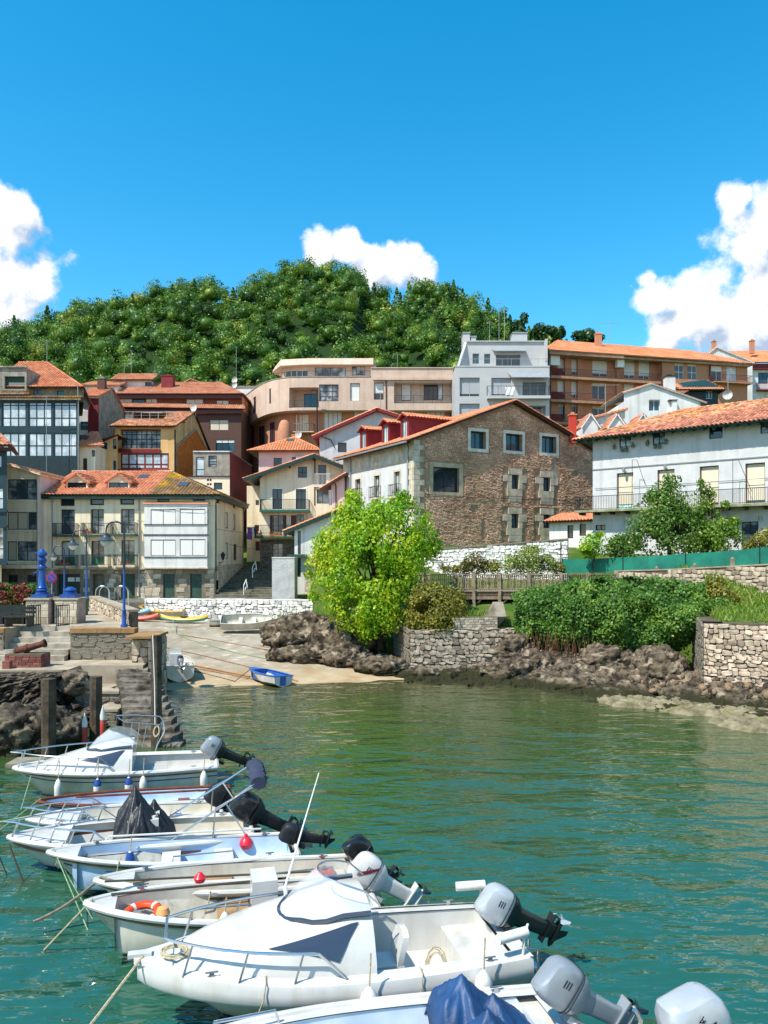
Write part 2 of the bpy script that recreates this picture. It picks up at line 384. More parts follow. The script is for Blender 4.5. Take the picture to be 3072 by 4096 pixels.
 # the wooded hill
M_FOREST=leafmat('hill_foliage',[(0,hexc('1f3a12')),(.3,hexc('365c18')),(.55,hexc('4e7520')),(.78,hexc('6f8c2c')),(.92,hexc('8a9236')),(1,hexc('9c8c3c'))],trans=.25,patch=(.88,.17))
M_PINE=leafmat('pine_foliage',[(0,hexc('173214')),(.6,hexc('2a4d1e')),(1,hexc('3f6427'))],trans=.15)
def make_forest():
 Cs,Ns,Ss=[],[],[];coreV,coreF=[],[]
 nb=0;sp=4.3
 iv,iff=ICO1
 for gy in np.arange(146,285,sp):
  for gx in np.arange(-175,150,sp):
   x=gx+rng.uniform(-2.1,2.1);y=gy+rng.uniform(-2.1,2.1)
   if abs(x)>(y*.53+16):continue
   z=float(ground_z(x,y))-1.0;conif=rng.random()<(.3 if(x>15 and y>200)else.05)
   edge=y>262
   if edge and y>272 and rng.random()<.5:continue
   if conif:
    h=rng.uniform(6,9.5);n=340;t=rng.random(n)**.8
    rad=(1-t)*rng.uniform(2.2,3.0)*(.75+.35*np.sin(t*38+rng.uniform(0,6)))+.12
    a=rng.uniform(0,6.283,n)
    C=np.stack([x+np.cos(a)*rad,y+np.sin(a)*rad,z+1+t*h],1);d=np.stack([np.cos(a),np.sin(a),np.full(n,.55)],1)
    Cs.append(C);Ns.append(d+rng.normal(size=(n,3))*.45);Ss.append(rng.uniform(.5,.85,n));continue
   r=(1.7+2.7*rng.random()**1.8)*(1.05 if edge else 1);hh=r*rng.uniform(1.1,1.6)
   lobes=[(x,y,z+hh,r*.72,r*.72,r*.68)]
   for _ in range(rng.integers(6,10)):
    a=rng.uniform(0,6.283);q=rng.uniform(.35,.75)*r
    lobes.append((x+math.cos(a)*q,y+math.sin(a)*q,z+hh+rng.uniform(-.35,.55)*r,*(rng.uniform(.32,.52)*r,)*3))
   n=int(40*r*r)
   c,d=crown_points(lobes,n,up=.55);keep=(d[:,1]<.75);c,d=c[keep],d[keep]
   Cs.append(c);Ns.append(d+rng.normal(size=d.shape)*.34);Ss.append(rng.uniform(.32,.62,len(c))*(.8+r*.05))
   for l in lobes[:1]:
    coreV.append(iv*np.array(l[3:6])*.8+np.array(l[:3]));coreF.append(iff+nb);nb+=len(iv)
 C=np.concatenate(Cs);V,Fq=leaf_quads(C,np.concatenate(Ns),np.concatenate(Ss),asp=.75)
 cv=np.concatenate(coreV);cf=np.concatenate(coreF)
 Fq=np.concatenate([Fq,np.concatenate([cf,cf[:,2:3]],1)+len(V)])if False else Fq
 o=npmesh('hill_forest',V,Fq,M_FOREST,label='dense green deciduous wood covering the hill behind the town',kind='stuff')
 npmesh('hill_crown_cores',cv,cf,M_FOREST,label='opaque cores added inside the crowns of the hill wood',kind='stuff')  # opaque cores added inside the crowns, filling behind the leaves
 return len(V)//4
N_FOREST=make_forest()
# tools for buildings
def zf(x0,y0,w):k=w/1659.0;return lambda x,y:(x0+x*k,y0+y*k)
Z1,Z2,Z3,Z4,Z5=zf(0,1400,830),zf(400,1440,830),zf(900,1380,830),zf(1700,1300,830),zf(2242,1300,830)
Z6,Z7,Z8,Z9=zf(0,1840,1000),zf(900,1700,830),zf(1300,1580,1100),zf(2242,1600,830)
class Fac:
 """vertical plane from plan point a to plan point b (left to right seen from outside)"""
 def __init__(s,a,b):
  s.a=Vector((a[0],a[1]));s.b=Vector((b[0],b[1]));s.d=(s.b-s.a);s.L=s.d.length;s.d=s.d/s.L
  s.n=Vector((s.d.y,-s.d.x))
 def pt(s,q,z,o=0.0):p=s.a+s.d*q+s.n*o;return Vector((p.x,p.y,z))
 def px(s,u,v):
  r=Vector(((u-CX)/F,1.0));t=s.a.dot(s.n)/r.dot(s.n);p=r*t
  return(p-s.a).dot(s.d),CH+(HZ-v)/F*t
 def shift(s,o):return Fac(s.a+s.n*o,s.b+s.n*o)
 def box(s,mb,s0,s1,z0,z1,d0,d1):
  mb.hexa([s.pt(s0,z0,d1),s.pt(s1,z0,d1),s.pt(s1,z0,d0),s.pt(s0,z0,d0),s.pt(s0,z1,d1),s.pt(s1,z1,d1),s.pt(s1,z1,d0),s.pt(s0,z1,d0)]);return mb
 def rect(s,zc,x0,y0,x1,y1):
  xm,ym=(x0+x1)/2,(y0+y1)/2
  return s.px(*zc(x0,ym))[0],s.px(*zc(x1,ym))[0],s.px(*zc(xm,y1))[1],s.px(*zc(xm,y0))[1]
def facP(u0,Y0,u1,Y1=None):Y1=Y1 or Y0;return Fac((PX(u0,Y0),Y0),(PX(u1,Y1),Y1))
W=lambda h,k=.8:hexc(h,k)
M_CREAM=pm('cream_render',W('f6e9cc',.96),W('e8d9b8',.92),ns=.5,bump=.25,bs=14,streak=(W('9a8b66',.7),.5))
M_WHITE=pm('white_render',W('f7f6f2',.78),W('e3e2dc',.75),ns=.6,bump=.3,bs=10,streak=(W('9a988a',.7),.5))
M_WHITE2=pm('whitewash',W('fbfbfa',.6),W('eef0f0',.57),ns=1.2,bump=.35,bs=5,bdist=.03,streak=(W('a8a9a2',.75),.45))
M_BEIGE=pm('beige_render',W('dcc3b0',.82),W('d0b5a0',.8),ns=.8,bump=.12,bs=20,streak=(W('a8896c',.7),.4))
M_BRICK=pm('brown_brick',W('cb9270',.9),W('b0765a',.9),ns=9,nd=3,bump=.3,bs=18,rough=.9,nc=(.3,.7))
M_BRICKD=pm('dark_brick',W('6e5145',.8),W('57403a',.8),ns=10,nd=3,bump=.3,bs=18,rough=.9)
M_GREY=pm('grey_panel',W('dadad8',.68),W('cbcdce',.68),ns=.4,bump=.05,bs=6,rough=.6)
M_CONC=pm('raw_concrete',W('b7b2a4',.75),W('8f897b',.75),ns=1.3,bump=.4,bs=9,streak=(W('5a5348',.6),.6))
M_YEL=pm('yellow_render',W('eec486',.85),W('deb072',.85),ns=.8,bump=.15,bs=12,streak=(W('9a7a3a',.7),.3))
M_TANW=pm('ochre_render',W('e2c98f',.75),W('c3a974',.72),ns=.9,bump=.2,bs=10,streak=(W('4f4632',.6),.75))
M_PINK=pm('pink_render',W('f3dcd6',.8),W('e6c9c4',.8),ns=.8,bump=.15,bs=12)
M_TEAL=pm('teal_paint',W('123840',.9),W('0d2c34',.9),ns=2,rough=.55)
M_RED=pm('dark_red_paint',W('8a2028',.85),W('741a22',.85),ns=2,rough=.6,streak=(W('4a1216',.7),.5))
M_REDR=pm('red_render',W('7b2f2f',.8),W('5f2626',.8),ns=1.2,rough=.9,bump=.3,bs=8,streak=(W('2f1a18',.7),.8))
M_DWOOD=pm('dark_brown_wood',W('4a2a20',.8),W('38201a',.8),ns=3,rough=.6)
M_GRN=pm('dark_green_paint',W('1f3b33',.9),W('17302a',.9),ns=3,rough=.5)
M_GRN2=pm('green_door_paint',W('3f5b4c',.85),W('2f4a40',.85),ns=4,rough=.6)
M_NAVY=pm('blue_black_paint',W('20262e',.9),rough=.5)
M_BROWNF=pm('red_brown_frame',W('5a2a24',.85),rough=.5)
M_WFR=pm('white_frame',W('f2f2ef',.85),rough=.45)
M_IRON=pm('wrought_iron',W('2b2d30',.8),rough=.5,metal=.2)
M_GUT=pm('grey_zinc',W('b5b8b8',.7),rough=.5,metal=.4)
M_STONE=pm('pale_ashlar',W('e2d6be',.84),W('c4b69c',.8),ns=2.2,bump=.5,bs=12,island=.12,rough=.9,spec=.2,streak=(W('6d6552',.6),.4))
M_JOINT=pm('stone_joint',W('b3a68f',.6),W('8f8470',.6),ns=3,bump=.5,bs=14,rough=.95,spec=.15)
M_GLASS=glassmat('window_glass',(.02,.03,.04))
M_GLASSB=glassmat('blue_window_glass',(.02,.07,.10));M_SKYL=pm('skylight_glass',(.05,.06,.07),rough=.35)
M_CURT=glassmat('curtained_glass',(.05,.07,.09),curtain=(.45,.47,.47),rough=.08)
M_CURT2=glassmat('net_curtain_glass',(.36,.42,.45),curtain=(.62,.66,.68),rough=.1)
def slatmat(name,c,per=.055,k=.6):
 m=bpy.data.materials.new(name);m.use_nodes=True;nt=m.node_tree;N=nt.nodes;L=nt.links;b=N['Principled BSDF']
 b.inputs['Base Color'].default_value=(*c,1);b.inputs['Roughness'].default_value=.5
 g=N.new('ShaderNodeNewGeometry');s=N.new('ShaderNodeSeparateXYZ');L.new(g.outputs['Position'],s.inputs[0])
 f=N.new('ShaderNodeMath');f.operation='PINGPONG';f.inputs[1].default_value=per/2;L.new(s.outputs['Z'],f.inputs[0])
 bp=N.new('ShaderNodeBump');bp.inputs['Strength'].default_value=k;bp.inputs['Distance'].default_value=1.0;L.new(f.outputs[0],bp.inputs['Height']);L.new(bp.outputs[0],b.inputs['Normal']);return m
M_BLW=slatmat('white_roller_blind',W('f0eee8',.85));M_BLC=slatmat('cream_roller_blind',W('e8dcc0',.8));M_BLG=slatmat('grey_roller_blind',W('b9bdc1',.8));M_BLGR=slatmat('green_roller_blind',W('1f5148',.8))
def tilemat(name,a,b,moss=None,isl=.2):
 return pm(name,a,b,ns=.55,nd=6,rough=.85,island=isl,bump=.25,bs=30,spec=.2,mask2=moss)
M_TILE=tilemat('orange_roof_tile',W('e39a76',.82),W('cf7d58',.8))
M_TILE_O=tilemat('bright_orange_tile',W('efa67c',.84),W('df9062',.82),isl=.12)
M_TILE_R=tilemat('weathered_roof_tile',W('e2a37e',.85),W('bd8060',.8),moss=(W('d9a04a',.8),.55,.56,.66),isl=.5)
M_TILE_B=tilemat('old_brown_tile',W('a98a66',.75),W('8a6a4a',.72),moss=(W('d0a030',.75),.35,.5,.62),isl=.3)
M_TILE_S=tilemat('salmon_roof_tile',W('e3a180',.82),W('cd8664',.8),isl=.16)
def wall_mesh(fac,z0,z1,holes,clips=(),s0=0.0,s1=None):
 s1=fac.L if s1 is None else s1
 ss=sorted({s0,s1,*[h[0]for h in holes],*[h[1]for h in holes]});zs=sorted({z0,z1,*[h[2]for h in holes],*[h[3]for h in holes]})
 ss=[q for q in ss if s0<=q<=s1];zs=[q for q in zs if z0<=q<=z1]
 mb=MB()
 for i in range(len(ss)-1):
  for j in range(len(zs)-1):
   a,b,c,d=ss[i],ss[i+1],zs[j],zs[j+1];ms,mz=(a+b)/2,(c+d)/2
   if any(h[0]<ms<h[1]and h[2]<mz<h[3]for h in holes):continue
   mb.quad(fac.pt(a,c),fac.pt(b,c),fac.pt(b,d),fac.pt(a,d))
 for h in holes:
  a,b,c,d,dep=h[:5]
  mb.quad(fac.pt(a,c),fac.pt(a,c,-dep),fac.pt(b,c,-dep),fac.pt(b,c));mb.quad(fac.pt(a,d),fac.pt(b,d),fac.pt(b,d,-dep),fac.pt(a,d,-dep))
  mb.quad(fac.pt(a,c),fac.pt(a,d),fac.pt(a,d,-dep),fac.pt(a,c,-dep));mb.quad(fac.pt(b,c),fac.pt(b,c,-dep),fac.pt(b,d,-dep),fac.pt(b,d))
  if len(h)>5 and h[5]:mb.quad(fac.pt(a,c,-dep),fac.pt(b,c,-dep),fac.pt(b,d,-dep),fac.pt(a,d,-dep))
 if clips:
  bm=bmesh.new();vs=[bm.verts.new(v)for v in mb.v]
  for f in mb.f:bm.faces.new([vs[i]for i in f])
  bmesh.ops.remove_doubles(bm,verts=bm.verts,dist=1e-4)
  for co,no in clips:
   bmesh.ops.bisect_plane(bm,geom=bm.verts[:]+bm.edges[:]+bm.faces[:],plane_co=co,plane_no=no,clear_outer=True)
  bm.verts.index_update();m2=MB();m2 .add([v.co[:]for v in bm.verts],[[v.index for v in f.verts]for f in bm.faces]);bm.free();mb=m2
 return mb
def clip_line(fac,p,q):
 a,b=fac.pt(*p),fac.pt(*q);d=(b-a);n3=Vector((fac.n.x,fac.n.y,0));no=d.cross(n3);no=no if no.z>0 else-no
 return(a,no.normalized())
def rail(name,pts,h,mat,parent,gap=.13,r=.011,mids=(),panel=None):
 mb=MB();up=Vector((0,0,h));pts=[Vector(p)for p in pts]
 for a,b in zip(pts[:-1],pts[1:]):
  L=(b-a).length;mb.bar(a+up,b+up,.05,.04)
  for m in mids:mb.bar(a+up*m,b+up*m,.022)
  if gap:
   mb.bar(a+Vector((0,0,.07)),b+Vector((0,0,.07)),.03)
   n=max(1,int(L/gap))
   for i in range(n+1):p=a.lerp(b,i/n);mb.bar(p,p+up,r*2)
  else:
   n=max(1,int(L/1.1))
   for i in range(n+1):p=a.lerp(b,i/n);mb.bar(p,p+up,.035)
 return mb.build(name,mat,parent)
def tile_unit(w=.125,ln=.44,hgt=.1,n=4):
 vs=[]
 for e,(y,k,lift)in enumerate(((0,1.0,.035),(ln,.86,0.0))):
  for i in range(n+1):
   a=math.pi*i/n;vs.append((-math.cos(a)*w*k,y,math.sin(a)*hgt*k+lift))
 fs=[(i,i+1,n+2+i,n+1+i)for i in range(n)]
 for i in range(n+1):vs.append((vs[i][0]*.82,vs[i][1],(vs[i][2]-.035)*.78+.03))
 b=2*(n+1);fs+=[(i+1,i,b+i,b+i+1)for i in range(n)]
 return np.array(vs),np.array(fs)
TU=tile_unit()
TILE_ME={}
def roof(parent,poly,mat,single=0,sp=.29,ex=.4,thick=.1,edge=None,name='roof',tiles=True,label=None):
 """poly: corners in order, first edge = eave. A slab carrying barrel tiles laid in columns up the slope."""
 poly=[Vector(p)for p in poly];e=(poly[1]-poly[0]).normalized();n=(poly[1]-poly[0]).cross(poly[-1]-poly[0]).normalized()
 if n.z<0:n=-n
 up=n.cross(e);up=up if up.z>0 else-up
 mb=MB();lo=[p-n*thick for p in poly];k=len(poly)
 mb.add(list(poly)+lo,[tuple(range(k)),tuple(range(2*k-1,k-1,-1))]+[(i,k+i,k+(i+1)%k,(i+1)%k)for i in range(k)])
 r=mb.build(name,edge or mat,parent)
 if label:r['label']=label
 if not tiles:return r
 o=poly[0];q=[((p-o).dot(e),(p-o).dot(up))for p in poly]
 amin,amax=min(a for a,b in q),max(a for a,b in q);nc=max(1,int(round((amax-amin)/sp)));sp=(amax-amin)/nc
 T=[]
 for i in range(nc):
  a=amin+(i+.5)*sp;bs=[]
  for(x0,y0),(x1,y1)in zip(q,q[1:]+q[:1]):
   if(x0-a)*(x1-a)<=0 and x0!=x1:bs.append(y0+(y1-y0)*(a-x0)/(x1-x0))
  if len(bs)<2:continue
  b0,b1=min(bs),max(bs);b=b0-.05;jit=random.uniform(-.01,.01)
  while b<b1-.12:
   T.append((a+random.uniform(-.008,.008),b+jit+random.uniform(-.012,.012),min(1.0,(b1-b+.06)/.44),sp/.29*1.0));b+=ex
 T=np.array(T)
 if len(T)==0:return r
 M3=np.array([e[:],up[:],n[:]]);base=np.array(o[:])+np.array(n[:])*.004
 pos=base+T[:,:1]*M3[0]+T[:,1:2]*M3[1];order=np.argsort(np.linalg.norm(pos-np.array([0,0,CH]),axis=1)+60*(np.abs(pos[:,0]/pos[:,1])>.5));pick=set(order[:single].tolist())
 uv,uf=TU;rest=[i for i in range(len(T))if i not in pick]
 off=np.array(root_of(parent).location)
 if rest:
  t=T[rest];V=uv[None]*np.stack([t[:,3]*1.12,t[:,2],np.ones(len(t))],1)[:,None]+np.concatenate([t[:,:2],rng.uniform(-.006,.006,(len(t),1))],1)[:,None]
  V=V.reshape(-1,3)@M3+base-off;Fc=(uf[None]+(np.arange(len(t))*len(uv))[:,None,None]).reshape(-1,4)
  npmesh('roof_tiles',V,Fc,mat,r,kind='stuff')
 if single:
  for v in range(6):
   if(mat.name,v)not in TILE_ME:
    me=bpy.data.meshes.new('roof_tile');me.from_pydata((uv+rng.uniform(-.005,.005,uv.shape)).tolist(),[],uf.tolist())
    base_m=mat.copy();me.materials.append(base_m);hs=[x for x in base_m.node_tree.nodes if x.type=='HUE_SAT']
    for l in list(base_m.node_tree.links):
     if l.to_node==hs[0]and l.to_socket.name=='Value':base_m.node_tree.links.remove(l)
    hs[0].inputs['Value'].default_value=(.62,.8,.95,1.08,1.25,1.4)[v];TILE_ME[(mat.name,v)]=me
  rot=Matrix((e,up,n)).transposed().to_4x4()
  for i in pick:
   o2=link('roof_tile',TILE_ME[(mat.name,random.randrange(6))],r);a,b,k,w=T[i]
   o2 .matrix_local=Matrix.Translation(Vector(base-off)+e*a+up*b)@rot@Matrix.Diagonal((w,k,1,1))
 return r
def ridge(parent,a,b,mat,w=.14):
 a,b=Vector(a),Vector(b);n=max(1,int((b-a).length/.42));mb=MB()
 for i in range(n):
  p,q=a.lerp(b,i/n),a.lerp(b,(i+1.12)/n);d=(q-p).normalized();sd=d.cross(Vector((0,0,1))).normalized();u=sd.cross(d)
  mb.rings([[p+sd*math.cos(t)*w+u*(math.sin(t)*w*.8+.03)for t in[math.pi*k/5 for k in range(6)]],[q+sd*math.cos(t)*w*.85+u*math.sin(t)*w*.66 for t in[math.pi*k/5 for k in range(6)]]],cap=True,closed=False)
 return mb.build('ridge_tiles',mat,parent)
class House:
 def __init__(s,name,label,base,cat='building',group=None):
  s.r=thing(name,base,label,cat,group);s.fm=M_WFR;s.gm=M_GLASS
 def part(s,name,mb,mat,**k):return mb.build(name,mat,s.r,**k)
 def window(s,fac,s0,s1,z0,z1,dep=.14,cols=2,rows=1,fm=None,gm=None,bl=0.0,bm=None,fw=.055,sur=None,sill=None,door=None,name='window',split=None,pan=None,label=None,low=None):
  fm=fm or s.fm;gm=gm or s.gm;mb=MB();d0,d1=-dep,-dep+.05
  fac.box(mb,s0,s0+fw,z0,z1,d0,d1);fac.box(mb,s1-fw,s1,z0,z1,d0,d1);fac.box(mb,s0+fw,s1-fw,z0,z0+fw,d0,d1);fac.box(mb,s0+fw,s1-fw,z1-fw,z1,d0,d1)
  for c in range(1,cols):q=s0+(s1-s0)*c/cols;fac.box(mb,q-fw/2,q+fw/2,z0+fw,z1-fw,d0,d1-.004)
  rr=split or[j/rows for j in range(1,rows)]
  for j in rr:q=z0+(z1-z0)*j;fac.box(mb,s0+fw,s1-fw,q-fw/2,q+fw/2,d0,d1-.008)
  w=s.part(name,mb,fm)
  if label:w['label']=label
  if door:
   m2=MB();fac.box(m2,s0+fw,s1-fw,z0+fw,z1-fw,d0-.02,d0+.02);m2 .build('door_leaf',door,w)
  else:
   m2=MB();m2 .quad(fac.pt(s0,z0,d0+.012),fac.pt(s1,z0,d0+.012),fac.pt(s1,z1,d0+.012),fac.pt(s0,z1,d0+.012));m2 .build('pane',gm,w)
  if low:
   m2=MB();fac.box(m2,s0+fw,s1-fw,z0+fw,z0+(z1-z0)*low[0],d0+.015,d0+.035);m2 .build('lower_panel',low[1],w)
  if bl:
   m2=MB();fac.box(m2,s0+fw*.5,s1-fw*.5,z1-(z1-z0)*bl,z1-fw*.5,d0+.014,d0+.034);m2 .build('roller_blind',bm or M_BLW,w)
  if sur:
   m2=MB();g,p=sur[1],sur[2];fac.box(m2,s0-g,s0,z0-g,z1+g,-.02,p);fac.box(m2,s1,s1+g,z0-g,z1+g,-.02,p);fac.box(m2,s0,s1,z1,z1+g,-.02,p);fac.box(m2,s0,s1,z0-g,z0,-.02,p*1.6);m2 .build('window_surround',sur[0],w)
  if sill:m2=MB();fac.box(m2,s0-.08,s1+.08,z0-.09,z0-.005,-.02,sill[1]);m2 .build('sill',sill[0],w)
  return w
 def wall(s,fac,z0,z1,mat,specs=(),zc=None,clips=(),df=None,name='wall',s0=0.0,s1=None,extra=()):
  holes,todo=list(extra),[]
  for sp in specs:
   o=dict(df or{});o.update(sp[4]if len(sp)>4 else{});r=fac.rect(zc,*sp[:4])
   if o.pop('loggia',None):
    dep=o.get('dep',1.1);holes.append((*r,dep,True));continue
   holes.append((*r,o.get('dep',.14)));todo.append((r,o))
  w=s.part(name,wall_mesh(fac,z0,z1,holes,clips,s0,s1),mat)
  for r,o in todo:s.window(fac,*r,**o)
  return w
 def shell(s,fac,depth,z0,z1,mat,left=True,right=True,top=True,name='wall',party=False):
  mb=MB();L=fac.L
  if party:
   b=fac.pt(L,0);k=(b.y+depth)/b.y;bx,by=b.x*k-.15,b.y*k;l=fac.pt(0,0,-depth)
   mb.quad((b.x,b.y,z0),(bx,by,z0),(bx,by,z1),(b.x,b.y,z1));mb.quad((bx,by,z0),(l.x,l.y,z0),(l.x,l.y,z1),(bx,by,z1));mb.quad(fac.pt(0,z1-.01),fac.pt(L,z1-.01),(bx,by,z1-.01),(l.x,l.y,z1-.01))
   return s.part(name,mb,mat)
  if left:mb.quad(fac.pt(0,z0,-depth),fac.pt(0,z0),fac.pt(0,z1),fac.pt(0,z1,-depth))
  if right:mb.quad(fac.pt(L,z0),fac.pt(L,z0,-depth),fac.pt(L,z1,-depth),fac.pt(L,z1))
  mb.quad(fac.pt(L,z0,-depth),fac.pt(0,z0,-depth),fac.pt(0,z1,-depth),fac.pt(L,z1,-depth))
  if top:mb.quad(fac.pt(0,z1-.01),fac.pt(L,z1-.01),fac.pt(L,z1-.01,-depth),fac.pt(0,z1-.01,-depth))
  return s.part(name,mb,mat)
 def balcony(s,fac,s0,s1,zf_,dep,h=.95,slab=None,iron=None,th=.14,gap=.12,mids=()):
  mb=MB();fac.box(mb,s0,s1,zf_-th,zf_,.002,dep);b=s.part('balcony',mb,slab or M_STONE);q=.04
  rail('railing',[fac.pt(s0+q,zf_,.02),fac.pt(s0+q,zf_,dep-q),fac.pt(s1-q,zf_,dep-q),fac.pt(s1-q,zf_,.02)],h,iron or M_IRON,b,gap=gap,mids=mids)
  return b
 def band(s,fac,s0,s1,z0,z1,d,mat,name='string_course',d0=-.03):mb=MB();fac.box(mb,s0,s1,z0,z1,d0,d);return s.part(name,mb,mat)
 def pipe(s,pts,r=.05,mat=None,name='drainpipe'):return s.part(name,MB().tube(pts,r,6),mat or M_GUT)
 def roof(s,poly,mat,**k):return roof(s.r,poly,mat,**k)
 def chimney(s,x,y,z0,z1,wx,wy,mat,cap=None):
  mb=MB();mb.box(x-wx/2,y-wy/2,z0,x+wx/2,y+wy/2,z1);c=s.part('chimney',mb,mat)
  m2=MB();m2 .box(x-wx/2-.06,y-wy/2-.06,z1+.001,x+wx/2+.06,y+wy/2+.06,z1+.1);m2 .box(x-wx/4,y-wy/4,z1+.1,x+wx/4,y+wy/4,z1+.3);m2 .build('chimney_cap',cap or M_CONC,c);return c
def stones(parent,fac,s0,s1,z0,z1,mat,sw=.35,sh=.25,proud=.05,holes=(),clips=(),single=300,jit=.25,rubble=True,name='stone',gap=.012,keep=None):
 """courses of single stones set proud of a wall; past `single` of them the rest is one joined part"""
 L=[]
 z=z0
 while z<z1-.04:
  h=min(sh*random.uniform(1-jit,1+jit),z1-z);s=s0+(random.uniform(-sw,0)if rubble else-(sw/2 if int(z*97)%2 else 0))
  while s<s1:
   w=sw*random.uniform(1-jit,1+jit*1.4);a,b=max(s,s0),min(s+w,s1)
   if b-a>.05:
    m,n=(a+b)/2,z+h/2
    if not any(q[0]-.01<b and a<q[1]+.01 and q[2]-.01<z+h and z<q[3]+.01 for q in holes)and(keep is None or keep(m,n)):
     L.append((m,n+(random.uniform(-.22,.22)*sh if rubble else 0),(b-a)*(1.04 if rubble else 1)-gap,h*(1.1 if rubble else 1)-gap))
   s+=w
  z+=h
 random.shuffle(L)
 off=root_of(parent).location
 rot=Matrix(((fac.d.x,0,fac.n.x),(fac.d.y,0,fac.n.y),(0,1,0))).to_4x4()
 key=('stn',mat.name,rubble)
 if key not in STONE_ME:
  STONE_ME[key]=[stone_unit(i,mat,8,rubble)for i in range(8)]
 def M4(t):return Matrix.Translation(fac.pt(t[0],t[1])-off)@rot@Matrix.Rotation(random.uniform(-.16,.16)if rubble else 0,4,'Z')@Matrix.Diagonal((t[2],t[3],proud*random.uniform(.6,1.4),1))
 for t in L[:single]:
  o=link(name,random.choice(STONE_ME[key]),parent);o.matrix_local=M4(t)
 if len(L)>single:
  V,Fc=[],[];nb=0;U=[(np.array([v.co[:]for v in me.vertices]),[tuple(p.vertices)for p in me.polygons])for me in STONE_ME[key]]
  mb=MB()
  for t in L[single:]:
   uv,uf=random.choice(U);m=np.array(M4(t));mb.add((uv@m[:3,:3].T+m[:3,3]).tolist(),uf)
  mb.build(name+'work',mat,parent,local=True,kind='stuff')
STONE_ME={}
def stone_unit(i,mat,n=8,rub=True):
 r=random.Random(i);out=[]
 base=[]
 for k in range(n):
  a=math.pi/4+math.pi/2*(k//2)+((.06 if k%2 else-.06)if not rub else(r.uniform(.08,.34)if k%2 else-r.uniform(.08,.34)));ca,sa=math.cos(a),math.sin(a);m=max(abs(ca),abs(sa));e=.5*(r.uniform(.88,1.04)if rub else r.uniform(.985,1.0))
  base.append((ca/m*e,sa/m*e))
 vs=[(x,y,-.3)for x,y in base]+[(x*.985,y*.985,.5)for x,y in base]+[(x*(r.uniform(.84,.95)if rub else.95),y*(r.uniform(.84,.95)if rub else.93),r.uniform(.75,1.05)if rub else 1)for x,y in base]
 fs=[]
 for j in range(2):
  for k in range(n):fs.append((j*n+k,j*n+(k+1)%n,(j+1)*n+(k+1)%n,(j+1)*n+k))
 fs.append(tuple(2*n+k for k in range(n)))
 me=bpy.data.meshes.new('stone');me.from_pydata(vs,[],fs);mm=mat
 m2=mat.copy();me.materials.append(m2)
 for l in list(m2 .node_tree.links):
  if l.to_node.type=='HUE_SAT' and l.to_socket.name=='Value':m2 .node_tree.links.remove(l)
 for x in m2 .node_tree.nodes:
  if x.type=='HUE_SAT':x.inputs['Value'].default_value=r.uniform(.62,1.3)
 return me
